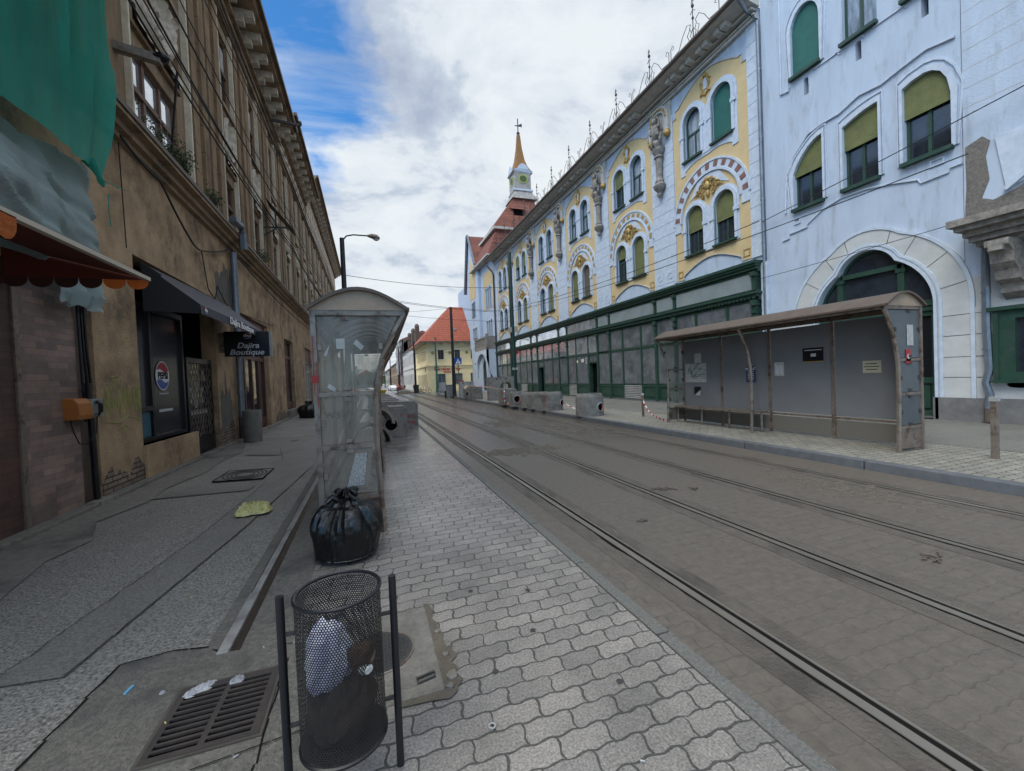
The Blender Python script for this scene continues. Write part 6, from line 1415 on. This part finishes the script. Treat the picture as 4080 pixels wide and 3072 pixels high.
# broken paver pieces
random.seed(31)
for i,(x,y,s) in enumerate(((.335,2.10,.04),(.31,2.03,.022),(.36,2.36,.028),(.32,2.5,.02),(.33,2.27,.02))):
    m=MB(); n=6; pts=[(x+s*random.uniform(.7,1.1)*math.cos(2*PI*k/n),y+s*random.uniform(.7,1.1)*math.sin(2*PI*k/n)) for k in range(n)]
    m.add([(a,b,.012) for a,b in pts]+[(a,b,.042) for a,b in pts],[tuple(range(n,2*n))]+[(k,(k+1)%n,n+(k+1)%n,n+k) for k in range(n)]); m.build('paver_fragment','pavconc',label='broken paver fragment lying in the earth gap beside the slab',cat='paver fragment',group='broken paver pieces',bevel=.004)
# concrete litter drum at the downpipe
m=MB(); zz0=.09; m.lathe([(0,zz0),(.22,zz0),(.225,.93),(.21,.95),(.19,.93),(.17,.3),(0,.3)],(-3.02,12.85),24); m.build('concrete_drum',mat('stained_drum',(.15,.14,.12),.85,(.09,.085,.075),6,.3,40),label='waist-high grey cylindrical bin beside the zinc downpipe',cat='bin',smooth=True)
# ------------------------------------------------------------------ precast manhole rings etc. (right)
def ringob(x,y,r,h,label,hole=None,z0=.13,red=False,rim=True,m='conc'):
    t=thing('manhole_ring',label,'concrete ring',(x,y,z0),group='precast manhole rings on the right pavement')
    b=MB(); pr=[(r,0),(r,h*.88),(r*.93,h*.885),(r*.92,h*.95),(r*.87,h),(r*.8,h),(r*.8,0)]
    b.lathe(pr,(0,0),36); o=b.build('ring_wall',m,t,world=False,smooth=True)
    if hole:
        for a,hz,hr in hole:
            T=lambda u,v,d,a=a:( (r+d)*math.cos(a)-u*math.sin(a), (r+d)*math.sin(a)+u*math.cos(a), hz+v)
            mb=MB(); n=20; mb.add([T(hr*math.cos(2*PI*i/n),hr*math.sin(2*PI*i/n),.012-(hr*math.cos(2*PI*i/n))**2/(2*r)) for i in range(n)]+[T(0,0,.012)],[(i,(i+1)%n,n) for i in range(n)]); mb.build('pipe_hole','interior',t,world=False)  # black disc on the ring face drawn for the dark of the hole
            mb=MB(); mb.tube([T(hr*math.cos(2*PI*i/n),hr*math.sin(2*PI*i/n),.014-(hr*math.cos(2*PI*i/n))**2/(2*r)) for i in range(n)],.02,5,closed=True); mb.build('hole_collar','concl',t,world=False)
            mb=MB(); mb.tube([T(hr*.75*math.cos(q),hr*.75*math.sin(q),.02-(hr*math.cos(q))**2/(2*r)) for q in [-1.2+2.0*i/8 for i in range(9)]],[.01+.022*math.sin(PI*i/8) for i in range(9)],5); mb.build('orange_pipe_lining','orangepipe',t,world=False)
    if red:
        for k,s in enumerate(('SW','LD','1M2')):
            mb=text(s,.14,'redpaint',lambda X,Y,Z,k=k:(x+(r+.012)*math.cos(R(205)+X/r*1.0),y+(r+.012)*math.sin(R(205)+X/r*1.0),z0+.55-.16*k+Y),'red_marking',None,0); 
            mb.parent=t; mb.matrix_parent_inverse=Matrix.Translation(-Vector((x,y,z0))); 
    return t
aim=lambda x,y,off=0: math.atan2(-y,-x)+off
ringob(7.05,12.45,.47,.74,'nearest concrete ring, standing alone with orange-lined hole',[(aim(7,12.45,.85),.30,.14)])
ringob(6.98,15.35,.44,.74,'second concrete ring, with red painted lettering',[(aim(7,15.35,1.1),.30,.14)],red=True)
ringob(6.93,16.5,.43,.72,'third concrete ring, close behind the red lettered one',[(aim(6.9,16.5,.75),.32,.16)])
ringob(6.86,17.5,.4,.70,'fourth concrete ring, plain, between the third and the last',[])
ringob(6.78,18.75,.46,.72,'farthest round concrete ring, with a dark hole facing the road',[(aim(6.8,18.75,-.15),.36,.17)])
def block(x0,x1,y0,y1,z0,h,label,hole=None,m='conc',name='precast_block',group='precast blocks and slabs',rot=0,face='y',txt=None,cham=.0):
    cx_,cy_=(x0+x1)/2,(y0+y1)/2; t=thing(name,label,'concrete block',(cx_,cy_,z0),rot,group); a,b=(x1-x0)/2,(y1-y0)/2
    if hole and hole[0]=='through':
        _,hx,hz,hr=hole; T=lambda u,d,z:(u,d,z); MB().slab([(-a,0),(a,0),(a,h),(-a,h)],[[(hx+hr*math.cos(2*PI*i/24),hz+hr*math.sin(2*PI*i/24)) for i in range(24)]],-b,b,back=True).build('slab_body',m,t,world=False)
        mb=MB()
        for s in (-.33,.28): mb.add([(s+.05*math.cos(2*PI*i/8),-b-.003,h-.13+.05*math.sin(2*PI*i/8)) for i in range(8)],[tuple(range(8))])
        mb.build('lifting_eye','interior',t,world=False)
    else:
        mb=MB(); mb.box(-a,a,-b,b,0,h); mb.box(-a+.04,a-.04,-b+.04,b-.04,h,h+.05); mb.build('block_body',m,t,world=False,bevel=.012)
        if hole:
            hx,hz,hr=hole; 
            mb=MB(); mb.add([(hx+hr*math.cos(2*PI*i/24),-b-.004,hz+hr*math.sin(2*PI*i/24)) for i in range(24)],[tuple(range(24))]); mb.build('pipe_hole','interior',t,world=False)  # flat black disc in place of the shaded hole
            mb=MB(); mb.tube([(hx+hr*math.cos(2*PI*i/24),-b-.006,hz+hr*math.sin(2*PI*i/24)) for i in range(24)],.014,5,closed=True); mb.build('hole_collar','bronze2' if txt else 'concl',t,world=False)
    if txt:
        for s,px,pz,sz in txt:
            o=text(s,sz,'redpaint',lambda X,Y,Z:(px+X,-b-.008,pz+Y),'red_marking',None,0); o.location=(0,0,0)
            me=o.data; o.parent=t; o.matrix_parent_inverse=Matrix.Identity(4)
            # text() put its origin at its base; restore local placement
            o.location=Vector(WL[o.name])
    return t
block(6.35,7.1,19.9,20.7,.13,.78,'low wide square block wrapped in barrier tape, next to the farthest ring',name='precast_block')
block(6.95,8.55,24.4,25.0,.13,1.45,'large upright slab with big round hole, beside the dark green pole',('through',.25,.78,.38),name='precast_slab')
block(6.5,7.55,30.8,31.2,.13,1.2,'smaller pale upright slab with round hole near the crossing sign',('through',.0,.7,.24),m='concl',name='precast_slab')
block(6.6,7.2,27.0,27.6,.13,.86,'plain low block just behind the large holed slab'); block(6.55,7.15,28.0,28.55,.13,.84,'low block with a small dark hole, second behind the large slab',(-.05,.38,.15))
block(6.35,6.7,28.7,29.2,.13,.68,'short narrow ring-like block with dark hole in the row',(0,.36,.12)); block(6.75,7.5,29.1,29.9,.13,.82,'wide low block in front of the pale slab',(-.1,.38,.17))
# left stack, beside the track
block(.42,.94,11.75,12.6,.02,.80,'front square concrete block with a round hole and red cross mark',(-.16,.36,.17),txt=(('X',.13,.62,.13),))
block(.78,1.44,13.5,14.4,.02,.83,'second square block, red painted lettering, beside the track',txt=(('SRG',.08,.42,.15),('IN4',.12,.22,.15)))
for i in range(9):
    y=14.8+1.15*i; x=.75-.03*i
    block(x-.55,x+.35,y,y+.8,.02,.80+.02*(i%3),'%s weathered block behind the red lettered one in the receding row'%['first','second','third','fourth','fifth','sixth','seventh','eighth','ninth and last'][i])
def halfpipe(x,y,r,l,z,label,rot=0,tilt=0):
    t=thing('half_pipe',label,'concrete half pipe',(x,y,z),rot,'halved pipes in front of the blocks'); m=MB(); n=20
    vs=[];fs=[]
    for q,rr in ((0,r),(0,r-.07),(l,r),(l,r-.07)):
        for k in range(n+1):
            a=PI*k/n; vs.append((rr*math.cos(a),q,rr*math.sin(a)))
    N1=n+1
    for k in range(n): fs+=[(k,k+1,2*N1+k+1,2*N1+k),(N1+k,N1+k+1,3*N1+k+1,3*N1+k),(k,k+1,N1+k+1,N1+k),(2*N1+k,2*N1+k+1,3*N1+k+1,3*N1+k)]
    m.add(vs,fs); o=m.build('pipe_shell','conc',t,world=False,smooth=True)
    t.rotation_euler=(tilt,0,rot); return t
halfpipe(.02,10.9,.50,.75,.03,'lower half pipe lying nearest the shelter',R(8)); halfpipe(.14,11.5,.50,.5,.42,'upper half pipe leaning tilted on the lower one',R(15),R(-8))
# yellow wheelie container
YC=thing('yellow_cart','yellow plastic spreader cart behind the concrete blocks','cart',(.35,27,.02))
m=MB(); m.add([(-.45,-.3,.55),(.45,-.3,.55),(.45,.3,.55),(-.45,.3,.55),(-.62,-.42,1.0),(.62,-.42,1.0),(.62,.42,1.0),(-.62,.42,1.0)],[(0,1,5,4),(1,2,6,5),(2,3,7,6),(3,0,4,7),(4,5,6,7),(0,1,2,3)]); m.build('hopper','yel',YC,world=False,bevel=.03); m=MB(); m.box(-.66,.66,-.46,.46,.98,1.06); m.build('hopper_lid','yel',YC,world=False)
for s in (-.4,.4): m=MB(); m.tube([(s-.05,0,.28),(s+.05,0,.28)],.27,14); m.build('wheel','tyre',YC,world=False)
# posts and barrier tape
PS=thing('marker_post','bare grey metal post at the kerb on the far right','post',(8.2,3.25,.13)); m=MB(); m.box(8.16,8.235,3.22,3.28,.13,.93); m.build('post_tube','steel',PS); m=MB(); m.box(8.15,8.245,3.21,3.29,.93,.99); m.build('post_cap','concl',PS)
PS2=thing('tape_post','short metal post with barrier tape tied to its top','post',(8.05,10.9,.13)); m=MB(); m.box(8.03,8.08,10.87,10.93,.13,.8); m.build('post_tube','steel',PS2); m=MB(); m.ell((8.055,10.9,.82),(.05,.05,.05),8,6); m.build('tape_knot','paper',PS2)
def tapemat():
    m=mat('red_white_tape',(.7,.7,.7),.5); t=m.node_tree; b=t.nodes['Principled BSDF']; g=t.nodes.new('ShaderNodeNewGeometry'); w=t.nodes.new('ShaderNodeTexWave'); w.inputs['Scale'].default_value=2.2; w.bands_direction='DIAGONAL'; t.links.new(g.outputs['Position'],w.inputs['Vector'])
    r=t.nodes.new('ShaderNodeValToRGB'); r.color_ramp.interpolation='CONSTANT'; r.color_ramp.elements[0].color=(.7,.7,.72,1); r.color_ramp.elements[1].position=.55; r.color_ramp.elements[1].color=(.5,.03,.04,1); t.links.new(w.outputs['Fac'],r.inputs[0]); t.links.new(r.outputs[0],b.inputs['Base Color']); return m
MT['tape']=tapemat()
def tape(pts,w,label):
    m=MB(); P=[Vector(p) for p in pts]
    vs=[];fs=[]
    for i,p in enumerate(P): tw=.6*math.sin(i*1.1); vs+=[(p.x-w*.3*tw,p.y,p.z-w*.5),(p.x+w*.3*tw,p.y+.01,p.z+w*.5)]
    for i in range(len(P)-1): fs.append((2*i,2*i+1,2*i+3,2*i+2))
    m.add(vs,fs); m.build('barrier_tape','tape',label=label,cat='barrier tape',group='red and white barrier tape')
tape([(8.05,10.9,.82),(8.02,10.8,.6),(8.0,10.6,.38),(7.95,10.3,.22),(7.85,9.9,.18),(7.75,9.5,.16),(7.7,9.3,.17)],.07,'tape trailing from the short post to the shelter foot')
tape([(6.6,31,1.0),(6.7,28.5,.98),(6.75,26,1.02),(6.65,23,.98),(6.45,20,.85)],.06,'long taut tape from the far slab to the wrapped block')
tape([(6.4,19.9,.9),(6.42,19.8,.75),(6.38,19.85,.6),(6.43,19.8,.45),(6.4,19.85,.3),(6.5,19.5,.2),(6.6,19.0,.17)],.16,'bunched tape hanging down the low square block')
tape([(7.35,14.9,.4),(7.5,14.6,.25),(7.6,14.3,.18),(7.8,14.0,.16)],.04,'short tape scrap from the red lettered ring')
# ------------------------------------------------------------------ poles, lamps, wires
def pole(x,y,h,r,label,m='poleb',z0=0,base=True,cat='pole',extras=None):
    t=thing('street_pole',label,cat,(x,y,z0),group='street poles'); b=MB(); b.tube([(0,0,0),(0,0,h*.35),(0,0,h*.352),(0,0,h)],[r*1.25,r*1.15,r,r*.85],12); b.build('shaft',m,t,world=False,smooth=True)
    if base: b=MB(); b.lathe([(r*1.9,0),(r*1.9,.1),(r*1.5,.2),(r*1.3,.6),(r*1.4,.65),(r*1.2,.7)],(0,0),12); b.build('base_collar',m,t,world=False,smooth=True)
    return t
p1=pole(9.33,26.5,9.8,.15,'tall dark green tram pole in front of the green shopfront','poleg',.13,False)
b=MB(); b.box(-.28,-.1,-.2,.05,4.4,4.75); b.box(.1,.3,-.2,.05,4.45,4.8); b.build('junction_box','concl',p1,world=False); b=MB(); [b.add([(s+.1*math.cos(2*PI*i/12),-.19,1.95+.1*math.sin(2*PI*i/12)) for i in range(12)],[tuple(range(12))]) for s in (-.1,.12)]; b.build('round_sticker','concl',p1,world=False)
b=MB(); b.add([(.18,-.02,3.3),(.42,-.02,3.0),(.18,-.02,2.9)],[(0,1,2)]); b.build('red_pennant','redcl2',p1,world=False)
pole(6.54,33.4,7.4,.12,'black pole beside the crossing sign and grey cabinet')
def lamp(x,y,h,r,arm,label,m='poleb'):
    t=pole(x,y,h,r,label,m,cat='street lamp'); b=MB(); sx=arm; b.tube([(0,0,h-.15),(sx*.12,0,h+.12),(sx*.3,0,h+.2),(sx*.75,0,h+.2)],[.035]*4,6); b.build('lamp_arm',m,t,world=False,smooth=True)
    b=MB(); b.tube([(sx*.68,0,h+.2),(sx*.8,0,h+.2),(sx*.93,0,h+.14),(sx*1.02,0,h+.1)],[.05,.12,.14,.05],8); b.build('lamp_head','steel',t,world=False,smooth=True)
    b=MB(); b.ell((sx*.92,0,h+.04),(.14,.1,.07),8,5); b.build('lamp_lens','lampgl',t,world=False); return t
lamp(-.93,22,8.7,.13,1.75,'tall concrete-grey street lamp rising over the glass shelter','poleb'); lamp(5.4,52,6.3,.1,-1.2,'black street lamp at the yellow corner building'); lamp(4.9,72,7.3,.1,-1.2,'slim street lamp by the pale house row') ; lamp(4.6,95,7.4,.1,-1.3,'more distant street lamp past the scaffolded house'); lamp(4.4,125,7.4,.1,-1.3,'farthest street lamp down the street')
t=pole(8.1,52.4,6.9,.11,'teal green pole in front of the supermarket door','polet'); b=MB(); b.tube([(.25*math.cos(2*PI*i/16),-.12,2.95+.3*math.sin(2*PI*i/16)) for i in range(16)],.035,5,closed=True); b.build('wire_coil','dkmetal',t,world=False)
# crossing sign
CS=thing('crossing_sign','blue pedestrian crossing sign on a thin post','sign',(6.72,32.3,0)); m=MB(); m.tube([(0,0,0),(0,0,3.2)],.035,8); m.build('sign_post','steel',CS,world=False)
m=MB(); m.box(-.29,.27,-.06,-.04,2.7,3.22); m.build('sign_plate','bluesign',CS,world=False)
m=MB(); m.add([(-.22,-.063,2.76),(.2,-.063,2.76),(-.01,-.063,3.16)],[(0,1,2)]); m.build('white_triangle','whitepl',CS,world=False)
m=MB(); Y=-.066
m.add([(-.01+.028*math.cos(2*PI*i/10),Y,3.045+.028*math.sin(2*PI*i/10)) for i in range(10)],[tuple(range(10))])
for a,b,w in (((0,3.02),(-.01,2.9),.03),((-.01,2.9),(-.07,2.79),.018),((-.01,2.9),(.05,2.79),.018),((0,3.0),(-.06,2.93),.012),((0,3.0),(.05,2.94),.012)):
    m.bar((a[0],Y,a[1]),(b[0],Y,b[1]),w)
m.build('walking_figure','black',CS,world=False)
# cabinet, bollard, railing sign
CBn=thing('grey_cabinet','pale grey electrical cabinet left of the black pole','cabinet',(6.42,34.9,0)); m=MB(); m.box(-.28,.3,-.2,.2,.0,1.05); m.build('cabinet_body','greybox',CBn,world=False,bevel=.01); m=MB(); m.box(-.31,.33,-.23,.23,1.05,1.1); m.build('cabinet_lid','greybox',CBn,world=False); m=MB(); m.box(0,.01,-.206,-.2,.05,1.0); m.build('door_gap','groove',CBn,world=False)
m=MB(); m.tube([(6.0,34.6,0),(6.0,34.6,.55)],.07,10); m.tube([(6.0,34.6,.55),(6.0,34.6,.62)],.05,10); m.build('bollard','poleb',label='short black bollard beside the grey cabinet',cat='bollard')
m=MB(); m.box(6.9,7.4,33.5,33.56,1.2,1.42); m.bar((7.0,33.53,0),(7.0,33.53,1.2),.05); m.build('small_red_sign','redcl2',label='low dark red plate sign above the pale slab',cat='sign')
# overhead wires
def wire(a,b,label,sag=.15,r=.012): return cable([a,b],r,label,sag,10,'black','overhead span wires')
wire((-.93,22,6.9),(9.33,26.5,7.6),'upper span wire crossing from the left lamp to the dark green pole',.25,.014)
wire((-.93,22,6.0),(9.33,26.5,5.9),'second span wire crossing the street',.2,.012); wire((-.93,22,6.1),(9.33,26.5,6.0),'span wire close to the second one, double line',.24,.012)
wire((-2.6,34,6.9),(6.54,33.4,7.3),'short span wire reaching the black pole',.15); wire((-2.6,20,5.2),(9.33,26.5,5.3),'thin sagging wire behind the shelter roof',.25,.01)
wire((9.33,26.5,6.2),(12.3,10.2,6.3),'power line from the green pole along the ochre bays',.3,.014); wire((9.33,26.5,6.0),(12.3,5.2,5.9),'lower line from the green pole towards the near facade',.35,.014)
wire((12.45,10.2,6.3),(12.3,1,7.2),'line continuing over the first-floor windows',.05,.012); wire((12.4,20,4.75),(12.4,2.5,4.65),'thin cable across the keyhole portal',.25,.009)
wire((9.33,26.5,5.6),(12.6,41,5.7),'line from the green pole back to the tower house',.1); wire((5.4,52,4.9),(12.6,42,5.6),'far wire from the lamp to the tower house',.2); 
for i in range(6): wire((5.2,54+7*i,5.2+.2*(i%3)),(-4,54+7*i,5.4+.2*(i%2)),'far span wire over the road, one of several alike',.2,.016)
wire((8.1,52.4,5.4),(2,75,5.6),'long contact wire curving down the street',.2,.014); wire((8.1,52.4,4.9),(16,44,5.6),'wire from the teal pole to the right',.2,.012)
# ------------------------------------------------------------------ people
def person(x,y,h,face,top,legs,label,arms=((-.22,.1,.85),(.22,.05,.85)),stride=.12,z0=0):
    v=[(0,0,.53),(0,0,.62),(0,.01,.72),(0,.01,.81),(0,.0,.85),(0,-.01,.885),(0,-.012,.94),(0,-.01,.985),
       (-.055,0,.51),(-.06,-stride*.5,.28),(-.06,stride*.3,.05),(-.06,stride*.3-.07,.02),(.055,0,.51),(.06,-stride*.2,.28),(.06,-stride*.8,.05),(.06,-stride*.8-.07,.02),
       (-.11,0,.80),(-.135,.02,.64),(-.13,-.05,.50),(.11,0,.80),(.135,.02,.64),(.13,-.05,.50)]
    r=[.085,.075,.09,.08,.035,.042,.06,.035,.06,.042,.028,.022,.06,.042,.028,.022,.045,.032,.02,.045,.032,.02]
    ed=[(0,1),(1,2),(2,3),(3,4),(4,5),(5,6),(6,7),(0,8),(8,9),(9,10),(10,11),(0,12),(12,13),(13,14),(14,15),(3,16),(16,17),(17,18),(3,19),(19,20),(20,21)]
    me=bpy.data.meshes.new('person'); me.from_pydata([(a*h,b*h,c*h) for a,b,c in v],ed,[]); ob=bpy.data.objects.new('person',me); C.objects.link(ob)
    sk=ob.modifiers.new('skin','SKIN'); sk.use_smooth_shade=True
    for i,s in enumerate(me.skin_vertices[0].data): s.radius=(r[i]*h,r[i]*h*.8); s.use_root=(i==0)
    ss=ob.modifiers.new('sub','SUBSURF'); ss.levels=1; ss.render_levels=1
    dg=bpy.context.evaluated_depsgraph_get(); m2=bpy.data.meshes.new_from_object(ob.evaluated_get(dg)); bpy.data.objects.remove(ob)
    m2.materials.clear()
    for q in (legs,top,'skin','black'): m2.materials.append(MT[q])
    for p in m2.polygons:
        z=p.center.z/h; yy=p.center.y/h
        p.material_index=3 if (z<.04 or z>.95 or (z>.88 and yy>.0)) else 0 if z<.50 else 1 if z<.845 else 2
        p.use_smooth=True
    o=bpy.data.objects.new('person',m2); C.objects.link(o); o.location=(x,y,z0); o.rotation_euler=(0,0,face); tag(o,label,'person'); return o
person(3.2,51,1.06,PI,'redcl','jeans','pedestrian in red top and blue trousers walking in the road'); person(5.1,50.5,1.22,R(20),'navy','navy','pedestrian in dark clothes with a bag by the street lamp',z0=0); person(-2.2,21.6,1.6,R(40),'navy','magenta','person in dark jacket and magenta trousers by the left wall',z0=.05)
person(5.2,66,1.1,0,'navy','jeans','distant pedestrian by the pale house row'); person(7.05,36.5,1.35,R(90),'concl','navy','pedestrian in pale top half hidden behind the black pole')
# ------------------------------------------------------------------ cars
def car(x,y,rot,paint,label,van=False,L_=4.3,stripe=None):
    t=thing('parked_car',label,'car',(x,y,0),rot,'cars far down the street'); w=.86; hh=1.9 if van else 1.42
    pr=[(-L_/2,.3),(-L_/2,.75),(-L_/2+.15,.95),(-L_/2+.9 if not van else -L_/2+.1,1.0),(-L_/2+1.5 if not van else -L_/2+.2,hh),(L_/2-1.2 if not van else L_/2-1.3,hh),(L_/2-.6,1.0),(L_/2-.1,.85),(L_/2,.55),(L_/2,.3)]
    m=MB(); n=len(pr); vs=[]
    for s in (-1,1):
        for a,z in pr: vs.append((s*(w if z<1.05 else w-.14),a,z))
    m.add(vs,[(i,i+1,n+i+1,n+i) for i in range(n-1)]+[tuple(range(n)),tuple(range(2*n-1,n-1,-1)),(0,n-1,2*n-1,n)]); m.build('body',paint,t,world=False,bevel=.05)
    m=MB(); a0=pr[4][0]+.1; a1=pr[5][0]-.05
    for s in (-1,1): m.quad((s*(w-.03),a0,1.06),(s*(w-.03),a1+.35,1.06),(s*(w-.13),a1,hh-.1),(s*(w-.13),a0+.1,hh-.1))
    m.quad((-.6,pr[4][0]-.42 if not van else pr[4][0]-.08,1.08),(.6,pr[4][0]-.42 if not van else pr[4][0]-.08,1.08),(.55,pr[4][0]-.04,hh-.1),(-.55,pr[4][0]-.04,hh-.1)); m.build('windows','glass',t,world=False)
    for sx in (-1,1):
        for sy in (-1,1):
            o=MB(); o.tube([(sx*(w-.18),sy*(L_/2-.8),.32),(sx*(w+.02),sy*(L_/2-.8),.32)],.32,14); o=o.build('wheel','tyre',t,world=False)
        m=MB(); m.box(sx*.6-.14,sx*.6+.14,-L_/2-.02,-L_/2+.02,.62,.78); m.build('rear_light','carorange',t,world=False)
    t.scale=(.64,.64,.64)
    if stripe: m=MB(); m.box(-w-.005,w+.005,-L_/2-.01,L_/2-.3,.5,.72); m.build('stripe',stripe,t,world=False)
    return t
car(-.7,62,0,'brtail','white van with orange stripe facing away on the left of the road',True,5,'carorange'); car(.0,75,0,'brtail','white car behind the striped van'); car(3.9,76,R(8),'brtail','white car parked in mid road farther off'); car(5.2,78,R(4),'carred','dark red car parked by the scaffolded house'); car(-2.0,58,0,'carorange','orange service car at the left edge of the road'); car(-1.3,95,0,'brtail','small pale car farthest away on the left')
# bikes by the corner
def bike(x,y,rot,label):
    t=thing('bicycle',label,'bicycle',(x,y,0),rot,'bicycles at the corner'); t.scale=(.7,.7,.7)
    for s in (-.5,.5): m=MB(); m.tube([(s+.33*math.cos(2*PI*i/18),0,.34+.33*math.sin(2*PI*i/18)) for i in range(18)],.03,5,closed=True); m.build('wheel','tyre',t,world=False)
    m=MB(); [m.bar((a,0,b),(c,0,d),.035) for a,b,c,d in ((-.5,.34,-.15,.85),(-.15,.85,.35,.85),(.35,.9,.5,.34),(-.05,.3,.35,.8),(-.05,.3,-.18,.9),(-.5,.34,-.05,.3))]; m.build('frame','redcl',t,world=False)
    m=MB(); m.tube([(.38,-.28,1.0),(.33,0,.95),(.38,.28,1.0)],.02,5); m.build('handlebar','steel',t,world=False); m=MB(); m.ell((-.2,0,.95),(.14,.07,.04),8,4); m.build('saddle','black',t,world=False)
bike(6.7,51.5,R(15),'bicycle leaning nearest the yellow corner'); bike(6.1,52.0,R(-20),'bicycle tangled left of the corner one'); bike(5.9,51.2,R(50),'bicycle standing askew nearest the lamp')
m=MB(); m.box(5.55,5.95,53.4,53.8,0,.95); m.box(5.5,6.0,53.35,53.85,.95,1.05); m.build('wheelie_bin','greendark',label='dark wheelie bin behind the bicycles',cat='bin')
m=MB(); m.grid(lambda a,b:(2.9+2.6*a,52+2.2*b,.02+.35*max(0,math.sin(PI*a)*math.sin(PI*b))+.15*nz(a*5,b*5)*math.sin(PI*a)*math.sin(PI*b)),24,16); m.build('rubble_heap','mud',label='low heap of earth and rubble in the road by the lamp',cat='rubble heap')
# trees at the end of the street
def tree(x,y,h,r,label,seed):
    random.seed(seed); t=thing('street_tree',label,'tree',(x,y,0),group='trees far down the street'); m=MB(); m.tube([(0,0,0),(.1,0,h*.3),(0,.1,h*.6)],[.2,.15,.08],6)
    cl=[(random.gauss(0,r*.45),random.gauss(0,r*.45),h*.62+random.gauss(0,h*.14)) for _ in range(16)]
    for c in cl[:6]: m.tube([(0.05,0,h*.35),(c[0]*.5,c[1]*.5,h*.5),c],[.08,.05,.02],5)
    m.build('trunk','bark',t,world=False); f=MB()
    for c in cl:
        for _ in range(110):
            p=Vector(c)+Vector((random.gauss(0,1),random.gauss(0,1),random.gauss(0,.8)))*r*.2; s=random.uniform(.10,.22); u=Vector([random.gauss(0,1) for _ in range(3)]).normalized(); v=u.cross(Vector([random.gauss(0,1) for _ in range(3)])).normalized(); f.add([tuple(p-u*s),tuple(p+v*s*.6),tuple(p+u*s),tuple(p-v*s*.6)],[(0,1,2,3)])
    f.build('crown','tree',t,world=False)
tree(3.0,150,7,2.6,'rounded tree at the right roadside before the red terrace',1); tree(4.5,165,8.5,3,'taller tree just beyond the rounded one',2); tree(-1.5,190,6,2.6,'small tree near the end house',3); tree(2,200,7,3,'tree standing to the right of the end house',4); tree(-5,180,8,3,'broad tree behind the distant white house',5)
# hills far off
m=MB(); m.grid(lambda a,b:(-120+240*a,420,-1+(9+6*nz(a*6,1))*b),40,2); m.build('hills','tree',kind='structure')
